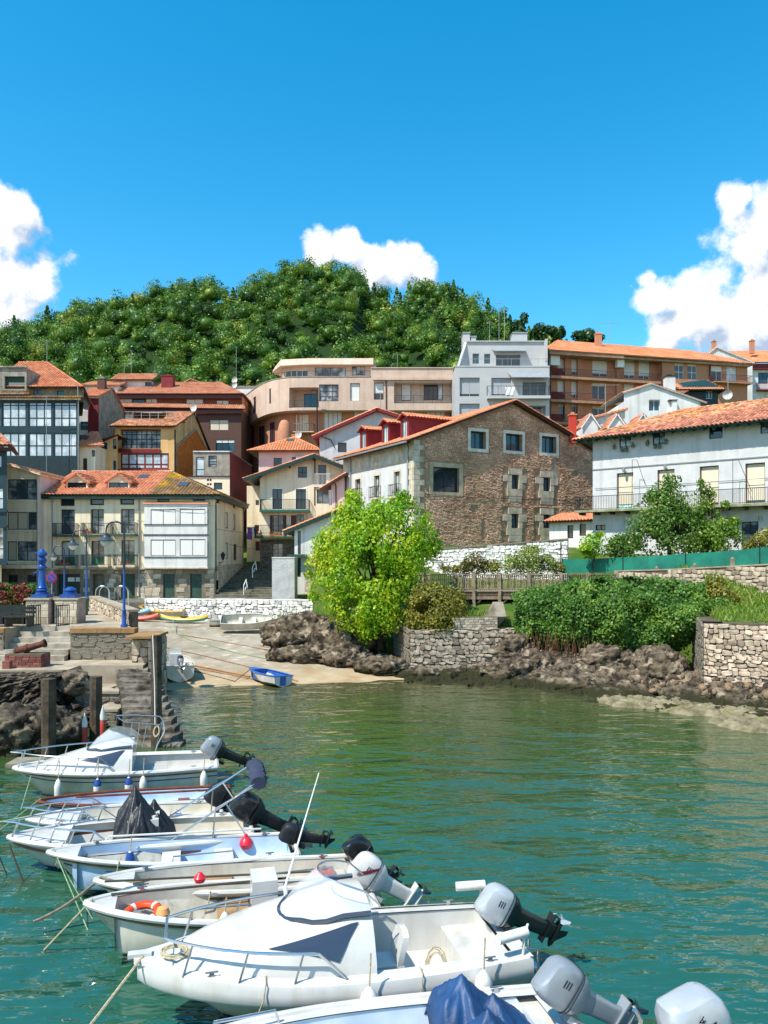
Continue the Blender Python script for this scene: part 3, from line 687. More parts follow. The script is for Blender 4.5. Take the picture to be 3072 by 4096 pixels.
 # the town, front row first
def cream_house():
 Y=64.0;f=facP(175,Y,859,Y);xl,xr=f.a.x,f.b.x;ze=PZ(1982,Y);z0=2.5
 H=House('cream_house','cream three storey house with orange roof, two dormers and green iron balconies behind the slipway',((xl+xr)/2,Y,2.55));H.fm=M_NAVY
 zs=f.px(*Z6(900,716))[1]
 up=[(402,250,495,305),(598,247,690,300),(797,240,890,297),(1045,240,1125,277),(1282,235,1362,273)]
 for i,t in enumerate(up):up[i]=(*t,dict(cols=1,gm=M_GLASS,fw=.12 if i<3 else.07))
 door=dict(cols=2,rows=1,split=[.36,.68],fm=M_NAVY,gm=M_CURT,dep=.3)
 d2=[(402,328,497,492,door),(600,326,690,490,door),(800,325,893,487,door)]
 dl=dict(cols=2,fm=M_DWOOD,gm=M_CURT,dep=.3,low=(.36,pm('green_balcony_door',W('2f7a5c',.8),rough=.5)))
 d1=[(405,537,495,700,dl),(603,537,692,697,dl),(803,533,893,697,dl)]
 H.wall(f,zs,ze,M_CREAM,up+d2+d1,Z6)
 g0=[(378,757,530,925,dict(door=M_GRN,cols=2,dep=.45)),(803,757,895,925,dict(door=M_GRN2,cols=1,dep=.35)),(1083,757,1158,925,dict(door=M_GRN2,cols=1,split=[.72],fm=M_GRN)),(1262,757,1338,925,dict(door=M_GRN2,cols=1,split=[.72],fm=M_GRN)),(615,757,690,900,dict(loggia=1,dep=.5))]
 H.wall(f,z0,zs,M_JOINT,g0,Z6,name='ground_floor_wall')
 hol=[f.rect(Z6,*g[:4])for g in g0];hol=[(a-.1,b+.1,c,d+.12)for a,b,c,d in hol]
 stones(H.r,f,.05,f.L-.05,z0,zs-.15,M_STONE,sw=.62,sh=.36,proud=.035,holes=hol,rubble=False,jit=.15,name='ashlar_block')
 H.band(f,-.02,f.L+.02,zs-.12,zs+.03,.09,M_STONE)
 for a,b in((437,482),(490,530)):
  r=f.rect(Z6,a,780,b,808);mb=MB();f.box(mb,*r,-.41,-.40);H.part('paper_notice',mb,M_WFR)
 for(x0,x1,y)in((370,522,497),(556,738,495),(752,915,492)):
  a=f.px(*Z6(x0,y));b=f.px(*Z6(x1,y));H.balcony(f,a[0],b[0],a[1],.75,h=.92,slab=M_GRN2,th=.16)
 for(x0,x1,y)in((385,522,702),(556,738,700),(768,915,700)):
  a=f.px(*Z6(x0,y));b=f.px(*Z6(x1,y));H.balcony(f,a[0],b[0],a[1],.75,h=.88,slab=M_STONE,th=.14)
 a0,a1=f.px(*Z6(972,500))[0],f.px(*Z6(1385,500))[0]
 bf=f.shift(.55);zt=bf.px(*Z6(1180,292))[1];zm=bf.px(*Z6(1180,497))[1];zb=bf.px(*Z6(1180,712))[1]
 bl=dict(cols=2,bl=.97,bm=M_BLW,fm=M_IRON,dep=.08,fw=.04)
 for(z_lo,z_hi,ws)in((zm+.05,zt,[(1000,327,1165,432,bl),(1193,324,1362,430,bl)]),(zb,zm-.05,[(1000,528,1165,635,bl),(1193,525,1362,635,bl)])):
  H.wall(bf,z_lo,z_hi,M_WHITE,ws,Z6,s0=a0,s1=a1,name='bay_wall')
  mb=MB();mb.quad(bf.pt(a0,z_lo,-.55),bf.pt(a0,z_lo),bf.pt(a0,z_hi),bf.pt(a0,z_hi,-.55));mb.quad(bf.pt(a1,z_lo),bf.pt(a1,z_lo,-.55),bf.pt(a1,z_hi,-.55),bf.pt(a1,z_hi));mb.quad(bf.pt(a0,z_lo),bf.pt(a0,z_lo,-.55),bf.pt(a1,z_lo,-.55),bf.pt(a1,z_lo));H.part('bay_side',mb,M_WHITE)
  sf=Fac(bf.pt(a1,0)[:2],bf.pt(a1,0,-.55)[:2]);zz=z_lo+(z_hi-z_lo)*.34
  mb=MB();sf.box(mb,.1,.42,zz,zz+1.2,-.02,.02);H.part('bay_side_window',mb,M_CURT)
  H.band(bf,a0-.06,a1+.06,zz-.07,zz-.01,.07,M_GRN,name='bay_sill')
 H.band(bf,a0-.08,a1+.08,zm-.05,zm+.05,.05,M_NAVY,name='bay_string');H.band(bf,a0-.08,a1+.08,zb-.1,zb,.06,M_STONE,name='bay_foot',d0=-.55)
 mb=MB();mb.hexa([bf.pt(a0-.1,zt,.12),bf.pt(a1+.1,zt,.12),bf.pt(a1+.1,zt,-.55),bf.pt(a0-.1,zt,-.55),bf.pt(a0-.1,zt+.05,.12),bf.pt(a1+.1,zt+.05,.12),bf.pt(a1+.1,zt+.22,-.54),bf.pt(a0-.1,zt+.22,-.54)]);H.part('bay_roof',mb,M_TILE_S)
 g=Fac((xr,Y),(xr,76.6));thin=dict(cols=1,fm=M_NAVY,gm=M_GLASS)
 H.wall(g,z0,ze,M_CREAM,[(1436,250,1458,287,thin),(1546,287,1562,320,thin),(1497,348,1517,455,dict(cols=1,bl=.9,bm=M_BLC,fm=M_NAVY)),(1547,362,1563,465,dict(cols=1,bl=.9,bm=M_BLC,fm=M_NAVY)),(1497,548,1517,655,dict(cols=1,bl=.95,bm=M_BLC,fm=M_NAVY)),(1550,558,1573,665,dict(door=M_BROWNF,cols=1,fm=M_BROWNF)),(1435,797,1455,862,dict(cols=1,fm=M_DWOOD))],Z6)
 stones(H.r,g,.05,12.5,2.55,5.4,M_STONE,sw=.7,sh=.4,proud=.02,rubble=False,single=60,jit=.12,name='ashlar_block',holes=[(.1,.9,2.6,4.6)])
 mb=MB();mb.quad((xl,76.6,z0),(xl,Y,z0),(xl,Y,ze),(xl,76.6,ze));mb.quad((xr,76.6,z0),(xl,76.6,z0),(xl,76.6,ze),(xr,76.6,ze));H.part('back_wall',mb,M_CREAM)
 e=.55;zr=PZ(1888,70.3);y0,y1,xm=Y-e,76.6+e,PX(687,70.3);zz=ze+.02
 pA,pM,pB=(xl-.1,y0,zz),(xm,y0,zz),(xr+e,y0,zz);rL,rR=(xl-.1,70.3,zr),(xm,70.3,zr)
 H.roof([pA,pM,rR,rL],M_TILE,edge=M_GRN);H.roof([pM,pB,rR],M_TILE_B,edge=M_GRN,label='older grey brown mossy tiles of the right hand slope')
 H.roof([pB,(xr+e,y1,zz),rR],M_TILE_B,edge=M_GRN);H.roof([(xr+e,y1,zz),(xl-.1,y1,zz),rL,rR],M_TILE,edge=M_GRN)
 ridge(H.r,rL,rR,M_TILE);ridge(H.r,pB,rR,M_TILE_B)
 mb=MB();mb.box(xl-.1,y0+.02,zz-.34,xr+e-.02,Y-.01,zz-.13);mb.box(xr+.01,Y,zz-.34,xr+e-.02,y1-.3,zz-.13);H.part('eaves_soffit',mb,M_GRN)
 for x in(350,925):p=f.px(*Z6(x,250));q=f.px(*Z6(x,715));H.pipe([f.pt(p[0],ze-.1,.35),f.pt(p[0],ze-.5,.08),f.pt(p[0],q[1]if x<900 else 2.8,.08)])
 H.pipe([g.pt(.12,ze-.2,.3),g.pt(.12,ze-.6,.08),g.pt(.12,2.7,.08)],mat=M_IRON);H.pipe([g.pt(12.4,ze-.2,.3),g.pt(12.4,ze-.6,.08),g.pt(12.4,5.2,.08)])
 sl=(zr-zz)/(70.3-y0)
 for(x0,x1)in((440,580),(715,858)):
  yd=65.1;d=facP(x0*.6028,yd,x1*.6028,yd);zb_=zz+(yd-y0)*sl-.1;zw=PZ(1840+148*.6028,yd)+.12;za=zw+.62;c=d.L/2;ext=.3
  bk=lambda z:yd-.1+(z-zz-(yd-y0)*sl)/sl+.6
  w=H.wall(d,zb_,za,M_CREAM,[(x0+8,149,x1-8,196,dict(cols=2,fm=M_NAVY,gm=M_GLASS,dep=.1))],Z6,clips=[clip_line(d,(0,zw),(c,za)),clip_line(d,(c,za),(d.L,zw))],name='dormer_wall')
  mb=MB()
  for s in(0,d.L):mb.add([d.pt(s,zb_),d.pt(s,zw),(d.pt(s,0).x,bk(zw),zw)],[(0,1,2)])
  H.part('dormer_side',mb,M_CREAM)
  for sg in(-1,1):
   s_e=c+sg*(c+ext);ze_=zw-.2*(za-zw)/c*1.0
   q=[(d.pt(s_e,ze_,.25)),Vector((d.pt(s_e,0).x,bk(ze_),ze_)),Vector((d.pt(c,0).x,bk(za),za+.05)),d.pt(c,za+.05,.25)]
   H.roof(q if sg>0 else[q[1],q[0],q[3],q[2]],M_TILE,name='dormer_roof',edge=M_TILE)
 for(cx_,cy_)in((952,112),(1218,172)):
  yy=66 if cx_>1000 else 68.4;p=P(*Z6(cx_,cy_),yy);zz2=zz+(yy-y0)*sl+.1
  mb=MB();mb.hexa([(p.x-.4,yy-.5,zz2-.5*sl),(p.x+.4,yy-.5,zz2-.5*sl),(p.x+.4,yy+.5,zz2+.5*sl),(p.x-.4,yy+.5,zz2+.5*sl)]+[(p.x+a,yy+b,zz2+b*sl+.08)for a,b in((-.4,-.5),(.4,-.5),(.4,.5),(-.4,.5))]);H.part('skylight',mb,M_SKYL)
 for a,b in((468,560),(1035,1135)):x0,x1=PX(a*.6028,70.6),PX(b*.6028,70.6);mb=MB();mb.box(x0,70.9,zr-.4,x1,71.5,zr+.22);H.part('chimney',mb,M_WHITE)
 return H,f,g
CREAM,CREAM_F,CREAM_G=cream_house()
def narrow_cream():
 Y=63.3;f=Fac((-36,Y),(PX(160,Y),Y));zt=PZ(1897,Y)
 H=House('narrow_house','narrow cream house with wide three pane windows at the left',(f.b.x-2,Y,2.55));H.fm=M_GRN2
 zg=f.px(*Z6(100,716))[1];za=f.px(*Z6(95,40))[1];sa=f.px(*Z6(95,40))[0]
 w=dict(fm=M_GRN2,gm=M_CURT,fw=.07)
 specs=[(50,128,243,262,dict(cols=3,split=[.62],**w)),(48,345,183,462,dict(cols=2,bl=.98,bm=M_BLC,**w)),(185,345,243,462,dict(cols=1,split=[.3,.65],**w)),(48,540,113,668,dict(cols=1,bl=.98,bm=M_BLC,**w)),(115,540,243,668,dict(cols=2,rows=2,**w))]
 H.wall(f,zg,za,M_CREAM,specs,Z6,clips=[clip_line(f,(0,za-.3),(sa,za)),clip_line(f,(sa,za),(f.L,zt))])
 H.wall(f,2.5,zg,M_JOINT,[(52,762,118,812,dict(fm=M_GRN2)),(180,762,240,812,dict(fm=M_GRN2))],Z6,name='ground_floor_wall')
 for y in(272,468,680):z=f.px(*Z6(150,y))[1];H.band(f,0,f.L,z-.1,z,.1,M_CREAM)
 H.band(f,0,f.L+.1,zg-.05,zg+.25,.5,M_CREAM,name='canopy')
 g=Fac((f.b.x,Y),(f.b.x,74));H.wall(g,2.5,zt,M_PINK,name='side_wall')
 mb=MB();mb.quad((-36,74,2.5),(-36,Y,2.5),(-36,Y,zt),(-36,74,zt));mb.quad((f.b.x,74,2.5),(-36,74,2.5),(-36,74,zt),(f.b.x,74,zt));H.part('back_wall',mb,M_PINK)
 xa=f.pt(sa,0).x
 H.roof([(f.b.x+.2,Y-.4,zt-.02),(f.b.x+.2,74.2,zt-.02),(xa,74.2,za+.05),(xa,Y-.4,za+.05)],M_TILE_S,edge=M_CREAM)
 H.roof([(-36,74.2,za-.3),(-36,Y-.4,za-.3),(xa,Y-.4,za+.05),(xa,74.2,za+.05)],M_TILE_S,edge=M_CREAM)
 H.pipe([f.pt(f.L-.2,zt-.2,.25),f.pt(f.L-.2,zt-.6,.07),f.pt(f.L-.2,2.7,.07)])
 return H
narrow_cream()
def teal_corner():
 Y=57.5;f=Fac((-41,Y),(PX(28,Y),Y));zb=PZ(2259,Y);zt=PZ(1790,Y)
 H=House('dark_teal_house','dark teal house with glazed bays cut by the left edge of the picture',(f.b.x-2,Y,2.9));H.fm=M_TEAL
 H.wall(f,zb,zt,M_TEAL,[(-30,185,20,325,dict(gm=M_CURT2,cols=1,rows=2)),(-30,445,22,660,dict(gm=M_CURT,cols=1,rows=3)),(-30,-30,10,50,dict(gm=M_CURT2,cols=1))],Z6)
 H.shell(f,5.2,zb,zt,M_TEAL,party=True);f2=Fac((-41,Y+1.6),(f.b.x-1.2,Y+1.6));H.wall(f2,2.5,zb,M_CREAM,name='ground_floor_wall');H.shell(f2,3,2.5,zb,M_CREAM,party=True)
 mb=MB();mb.quad(f.pt(0,zb),f.pt(0,zb,-5),f.pt(f.L-1.5,zb,-5),f.pt(f.L,zb));H.part('overhang',mb,M_TEAL)
 for y in(340,440,690):z=f.px(*Z6(10,y))[1];H.band(f,0,f.L+.05,z-.08,z+.08,.12,M_TEAL)
 H.roof([(-41,Y-.9,zt+.05),(f.b.x+.75,Y-.9,zt+.05),(f.b.x-3,Y+4,zt+2.1),(-41,Y+4,zt+2.1)],M_TILE_R,edge=M_DWOOD)
 H.roof([(f.b.x+.75,Y-.9,zt+.05),(f.b.x-1.6,Y+5,zt+.05),(f.b.x-3.5,Y+5,zt+2.1),(f.b.x-3,Y+4,zt+2.1)],M_TILE_R,edge=M_DWOOD)
 H.band(f,0,f.L+.3,zt-.3,zt-.06,.6,M_DWOOD,name='eaves_soffit')
teal_corner()
def gallery_house():
 Y=80.0;f=Fac((PX(-70,Y),Y),(PX(317,Y),Y));zb,zt=8,PZ(1600,Y)
 H=House('gallery_house','tall house with a dark teal glazed gallery and red tile roof',(f.b.x-4,Y,8));H.fm=M_TEAL
 sp=[];g=dict(fm=M_TEAL,fw=.1,dep=.1,gm=M_CURT2,cols=3)
 for x0,x1 in((18,209),(228,414),(430,614),(-190,5)):sp+=[(x0,418,x1,614,dict(split=[.36,.88],**g)),(x0,662,x1,852,dict(split=[.46],**g))]
 H.wall(f,zb,zt,M_TEAL,sp,Z1,name='gallery_wall');H.shell(f,9,zb,zt,M_CREAM,party=True)
 H.band(f,0,f.L+.15,zt-.02,zt+.16,.35,M_STONE,name='cornice');f2=f.shift(-1.2);za=PZ(1552,Y+1.2)
 H.roof([f.pt(0,zt+.17,.4),f.pt(f.L+.1,zt+.17,.4),f2 .pt(f2 .L,zt+.6),f2 .pt(0,zt+.6)],M_TILE_B,name='eaves_roof')
 H.wall(f2,zt,za,M_JOINT,[(265,316,327,354,dict(cols=2,fm=M_DWOOD)),(455,325,513,395,dict(cols=1,split=[.4],fm=M_DWOOD,gm=M_GLASSB))],Z1,name='attic_wall');H.shell(f2,8,zt,za,M_JOINT,party=True)
 e0=f2 .pt(0,za,.5);e1=Vector((PX(333,Y+.7),Y+.7,za));rz=PZ(1450,88);rr=Vector((PX(190,88),88,rz));rl=Vector((f.a.x,88,rz))
 H.roof([e0,e1,rr,rl],M_TILE,edge=M_DWOOD);H.roof([e1,(e1 .x-3,91,za),rr],M_TILE,edge=M_DWOOD);ridge(H.r,rl,rr,M_TILE);ridge(H.r,e1,rr,M_TILE)
 d=Fac((f.a.x,Y+.5),(PX(106,Y+.5),Y+.5));z1,z2=d.px(*Z1(100,352))[1],d.px(*Z1(100,140))[1]
 H.wall(d,zt,z2,M_CONC,[(36,210,197,312,dict(cols=1,bl=.97,bm=M_BLGR,fm=M_DWOOD,dep=.3))],Z1,name='dormer_wall');H.shell(d,5,zt,z2,M_CONC)
 H.band(d,0,d.L+.1,z2-.02,z2+.12,.2,M_CONC,name='dormer_roof');H.band(d,0,d.L,z1-.1,z1,.45,M_CONC,name='planter_shelf')
 H.pipe([f.pt(f.L-.05,za,.3),f.pt(f.L-.05,zt-.1,.12),f.pt(f.L-.05,zb+2,.12)])
 H.part('lower_panel',wall_mesh(f.shift(.06),zb,f.px(*Z1(300,858))[1],[]),pm('dark_teal_boards',W('0f3036',.9),W('0a2329',.9),ns=3,rough=.6))
gallery_house()
def red_band_house():
 Y=91.0;f=Fac((PX(315,Y),Y),(PX(394,Y),Y));zt=PZ(1588,Y);zb=12
 H=House('red_band_house','narrow grey and dark red house between the teal gallery and the brick house',(f.a.x+1,Y,12));H.fm=M_WFR;sm=f.px(*Z1(706,500))[0]
 H.wall(f,zb,zt,pm('pale_grey_render',W('d9d8dc',.8),W('c6c5c9',.8)),[(645,410,704,485,dict(cols=2,gm=M_CURT2)),(642,572,704,640,dict(cols=2,gm=M_GLASSB,fm=pm('blue_frame',W('3f5f90',.8))))],Z1)
 H.band(f,sm,f.L+.02,zb,zt-.1,.12,M_RED,name='red_panel');H.shell(f,9,zb,zt,M_CONC)
 xl,xr=f.a.x-.2,f.b.x+.2;zr=zt+2.0
 H.roof([(xl,Y-.5,zt),(xr,Y-.5,zt),(xr,Y+4.5,zr),(xl,Y+4.5,zr)],M_TILE);H.roof([(xr,Y+9,zt),(xl,Y+9,zt),(xl,Y+4.5,zr),(xr,Y+4.5,zr)],M_TILE)
 mb=MB();mb.add([(xr-.2,Y,zt),(xr-.2,Y+9,zt),(xr-.2,Y+4.5,zr-.1)],[(0,1,2)]);H.part('gable',mb,M_CONC);H.band(f,0,f.L,zt-.18,zt,.4,M_WFR,name='gutter')
 H.chimney(PX(402,Y+3),Y+3.5,zt+1,zr+.9,.9,.7,M_BRICKD)
 Y=104.0;H=House('white_gable_house','white rendered gable house high behind the narrow red banded house',(PX(395,Y),Y,16));f=Fac((PX(330,Y),Y),(PX(470,Y),Y));zt=PZ(1540,Y)
 H.wall(f,14,zt,M_WHITE);H.shell(f,8,14,zt,M_WHITE);xm=(f.a.x+f.b.x)/2;zr=zt+1.3
 H.roof([(f.a.x-.3,Y-.3,zt-.1),(f.b.x+.3,Y-.3,zt-.1),(f.b.x+.3,Y+4,zr),(f.a.x-.3,Y+4,zr)],M_TILE_S);H.roof([(f.b.x+.3,Y+8,zt),(f.a.x-.3,Y+8,zt),(f.a.x-.3,Y+4,zr),(f.b.x+.3,Y+4,zr)],M_TILE_S)
red_band_house()
def yellow_small():
 Y=81.0;f=Fac((PX(315,Y),Y),(PX(382,Y),Y));zt=PZ(1782,Y)
 H=House('small_hut','low cream lean-to house with a small orange roof beside the teal gallery',(f.a.x+1,Y,8));H.fm=M_NAVY
 H.wall(f,7,zt,M_CREAM,[(663,866,697,985,dict(door=M_DWOOD,cols=1)),(735,800,760,852,dict(cols=1))],Z1);H.shell(f,6,7,zt,M_CREAM)
 H.roof([(f.a.x-.1,Y-.4,zt),(PX(420,Y),Y-.4,zt-.1),(PX(385,84),84.5,PZ(1725,84)),(f.a.x-.1,84.5,PZ(1724,84))],M_TILE_S)
 mb=MB();mb.box(PX(340,Y+1.5)-.35,Y+.9,zt+.6,PX(340,Y+1.5)+.35,Y+1.8,zt+1.25);H.part('skylight',mb,M_SKYL)
 Y=84.0;f=Fac((PX(382,Y),Y),(PX(470,Y),Y));z1,z2=PZ(1782,Y),PZ(1742,Y)
 H=House('ochre_house','ochre yellow house wall with a sloping dark eave left of the red gallery',(f.a.x+1.2,Y,8));H.fm=M_NAVY
 H.wall(f,7,z2,M_YEL,[(808,740,858,793,dict(cols=1,gm=M_GLASSB)),(903,712,932,792,dict(cols=1)),(898,880,930,962,dict(cols=1,fm=M_WFR))],Z1,clips=[clip_line(f,(0,z1),(f.L,z2))]);H.shell(f,6,7,z1,M_YEL,right=False)
 H.roof([(f.a.x-.5,90,z1+.05),(f.a.x-.5,Y-.4,z1+.05),(f.b.x,Y-.4,z2+.1),(f.b.x,90,z2+.1)],M_TILE_B,edge=M_DWOOD)
yellow_small()
def red_gallery_house():
 Y=86.0;f=Fac((PX(462,Y),Y),(PX(697,Y),Y));ze=PZ(1708,Y);zb=8;xr=f.b.x
 H=House('red_gallery_house','ochre house with dark red glazed galleries, roof terrace and orange foam on its gable',(f.a.x+3,Y,8));H.fm=M_DWOOD
 up=(163,553,485,708,dict(cols=8,fm=M_DWOOD,gm=M_CURT,fw=.09,dep=.5,split=[.25,.5,.75]));lo=(165,745,550,872,dict(cols=6,fm=M_RED,gm=M_CURT2,fw=.16,dep=.12,split=[.3]))
 H.wall(f,zb,ze,M_YEL,[up,lo],Z2)
 z1,z2=f.px(*Z2(300,742))[1],f.px(*Z2(300,712))[1];a,b=f.px(*Z2(150,700))[0],f.px(*Z2(485,700))[0];H.band(f,a,b,z1,z2,.12,M_RED,name='red_beam')
 z0=f.px(*Z2(300,874))[1];c=f.px(*Z2(556,800))[0];H.band(f,a,c,zb,z0,.05,M_RED,name='red_panel')
 zR,zL=f.px(*Z2(300,640))[1],f.px(*Z2(300,555))[1]
 rail('gallery_rail',[f.pt(a+.2,z2+.03,-.1),f.pt(b,z2+.03,-.1)],.75,M_IRON,H.r,gap=0,mids=(.5,))
 g=Fac((xr,Y),(xr,103));zA=PZ(1650,94.7);zE=PZ(1806,103)
 H.wall(g,zb,zA,M_TANW,clips=[clip_line(g,(0,ze),(8.7,zA)),clip_line(g,(8.7,zA),(17,zE))],name='gable_wall')
 pts=[g.px(*Z2(*q))for q in((606,925),(604,690),(760,556),(856,735),(742,738),(742,930))]
 mb=MB();k=len(pts);mb.add([g.pt(*p,.09)for p in pts]+[g.pt(*p,.001)for p in pts],[tuple(range(k))]+[(i,k+i,k+(i+1)%k,(i+1)%k)for i in range(k)])
 foam=H.part('insulation_foam',mb,pm('orange_foam',W('d98226',.75),W('b3621a',.7),ns=2.5,bump=1.0,bs=3.5,bdist=.15,rough=.9,nc=(.4,.6)));foam['label']='rough orange foam patch with a gabled outline'
 fr=MB();
 for p,q in zip(pts,pts[1:4]):fr.bar(g.pt(*p,.1),g.pt(*q,.1),.12)
 H.part('old_roof_line',fr,M_CONC)
 H.shell(f,17,zb,zE,M_TANW,right=False);e=.6;xl=f.a.x-.5
 rz=zA+.05;yr=94.7
 t=.42;ym,zm=Y-e+(yr-Y+e)*t,ze+(rz-ze)*t
 H.roof([(xl,Y-e,ze),(xr+.25,Y-e,ze),(xr+.25,ym,zm),(xl,ym,zm)],M_TILE_R,edge=M_DWOOD);H.roof([(xl+5.0,ym,zm+.01),(xr+.25,ym,zm+.01),(xr+.25,yr,rz),(xl+3.6,yr,rz)],M_TILE_R,edge=M_DWOOD,name='upper_roof')
 H.roof([(xr+.25,103.4,zE),(xl,103.4,zE),(xl,yr,rz),(xr+.25,yr,rz)],M_TILE_R,edge=M_DWOOD)
 rail('terrace_railing',[(xl+.4,yr-3,zm+.3),(xl+.4,ym,zm+.1),(xr-.8,ym,zm+.1)],.85,M_GUT,H.r,gap=.9,r=.03,mids=(.5,))
 mb=MB();mb.hexa([(xl+2.2,ym+1,zm+1.0),(xr-2.6,ym+1,zm+1.0),(xr-2.6,ym+4,zm+1.5),(xl+2.2,ym+4,zm+1.5)]+[(xl+2.2,ym+1,zm+1.05),(xr-2.6,ym+1,zm+1.05),(xr-2.6,ym+4,zm+1.56),(xl+2.2,ym+4,zm+1.56)]);H.part('terrace_awning',mb,pm('cream_canvas',W('e9dcc4',.8),rough=.9))
 H.pipe([g.pt(-.02,ze-.3,.1),g.pt(-.02,zb,.1)],.09,M_IRON)
red_gallery_house()
def brick_terrace():
 Y=104.0;f=Fac((PX(452,Y),Y),(PX(968,Y),Y));ze=PZ(1580,Y);zb=14
 H=House('brick_terrace_block','brown brick block with tiered tile roofs, white blinds and a dark red chimney',(f.a.x+8,Y,14));H.fm=M_BROWNF
 b=dict(cols=2,bl=.97,bm=M_BLW,fm=M_BROWNF);lo=dict(loggia=1,dep=1.2)
 z2=PZ(1440+.5*395,Y)
 H.wall(f,z2,ze,pm('brown_panel',W('8a4a30',.8),W('6f3a28',.8),rough=.8),[(138,285,255,362,b),(365,295,457,372,b),(688,312,825,388,b),(930,322,1028,392,b),(262,300,358,368,dict(cols=2,gm=M_GLASSB)),(470,345,670,380,dict(cols=4,gm=M_GLASSB))],Z2,name='upper_wall')
 f2=f.shift(.6)
 H.wall(f2,zb,z2-.02,M_BRICKD,[(877,478,1027,562,dict(cols=2,bl=.97,bm=M_BLC,fm=M_BROWNF)),(925,632,1075,742,dict(cols=3,gm=M_GLASSB,fm=M_BROWNF,split=[.72],bl=.28,bm=M_BLW)),(140,430,260,490,b)],Z2);H.shell(f2,14,zb,z2,M_BRICKD);H.shell(f,13,z2,ze,M_BRICK)
 H.roof([f2 .pt(-.3,z2+.1,.7),f2 .pt(f2 .L+.6,z2-.2,.7),f.pt(f.L+.3,z2+.6,0),f.pt(-.2,z2+.9,0)],M_TILE_S,edge=M_BROWNF,name='skirt_roof');H.band(f2,-.3,f2 .L+.3,z2-.75,z2-.25,.5,M_BROWNF,name='fascia');H.band(f,-.2,f.L,ze-.55,ze-.1,.6,M_BROWNF,name='fascia')
 rz=PZ(1530,Y+6);xl,xr=f.a.x-.4,PX(905,Y)
 H.roof([(xl,Y-.8,ze),(xr+2.4,Y-.8,ze),(xr-2,Y+6,rz),(xl,Y+6,rz)],M_TILE_S,edge=M_BROWNF);H.roof([(xr+2.4,Y+13,ze),(xl,Y+13,ze),(xl,Y+6,rz),(xr-2,Y+6,rz)],M_TILE_S,edge=M_BROWNF);H.roof([(xr+2.4,Y-.8,ze),(xr+2.4,Y+13,ze),(xr-2,Y+6,rz)],M_TILE_S,edge=M_BROWNF)
 t=Fac((PX(455,Y+3),Y+3),(PX(603,Y+3),Y+3));z3,z4=PZ(1545,Y+3),PZ(1522,Y+3);H.wall(t,z3-1.5,z4,M_WHITE,[(360,175,412,210,dict(cols=1,fm=M_DWOOD))],Z2,name='tower_wall');H.shell(t,6,z3-1.5,z4,M_WHITE)
 H.roof([t.pt(-.4,z4,.5),t.pt(t.L+.4,z4,.5),t.pt(t.L+.2,z4+1.6,-3),t.pt(-.4,z4+1.6,-3)],M_TILE_S,edge=M_BROWNF,name='tower_roof')
 c=P(*Z2(545,230),Y+3);H.chimney(c.x,Y+3,c.z-1,c.z+1.6,1.6,1.2,M_RED,M_RED)
 Y=124.0;f=Fac((PX(690,Y),Y),(PX(870,Y),Y));zr,zt=PZ(1520,Y),PZ(1560,Y)
 H=House('far_white_gable','small white gable with red verge showing behind the brick block roof',(f.a.x+3,Y,22));c=f.px(*Z2(730,160))[0]
 H.wall(f,20,zr,M_WHITE,clips=[clip_line(f,(0,zt),(c,zr)),clip_line(f,(c,zr),(f.L,zt))]);H.shell(f,8,20,zt,M_WHITE);xm=f.pt(c,0).x
 H.roof([(f.a.x-.5,Y+8,zt-.1),(f.a.x-.5,Y-.4,zt-.1),(xm,Y-.4,zr+.1),(xm,Y+8,zr+.1)],M_TILE_O,edge=M_RED);H.roof([(f.b.x+.5,Y-.4,zt-.1),(f.b.x+.5,Y+8,zt-.1),(xm,Y+8,zr+.1),(xm,Y-.4,zr+.1)],M_TILE_O,edge=M_RED)
 Y=116.0;f=Fac((PX(870,Y),Y),(PX(1040,Y),Y));zt=PZ(1548,Y);H=House('flat_white_house','flat topped white house with satellite dishes left of the beige block',(f.a.x+3,Y,20));H.wall(f,18,zt,M_WHITE);H.shell(f,6,18,zt,M_WHITE);H.band(f,-.1,f.L+.1,zt,zt+.12,.15,M_CONC,name='coping')
 f2=Fac((PX(905,110),110),(PX(1000,110),110));z1=PZ(1610,110);H=House('brown_link_house','brown house strip with tile roof between the brick block and the beige block',(f2 .a.x+2,110,18));H.wall(f2,12,z1,M_BRICKD,[(1045,355,1110,400,dict(cols=2,bl=.9)),(1142,385,1210,490,dict(cols=2,gm=M_GLASSB))],Z2);H.shell(f2,6,12,z1,M_BRICKD);H.roof([f2 .pt(-.3,z1,.5),f2 .pt(f2 .L+.3,z1,.5),f2 .pt(f2 .L+.3,z1+1.3,-3),f2 .pt(-.3,z1+1.3,-3)],M_TILE_S)
brick_terrace()
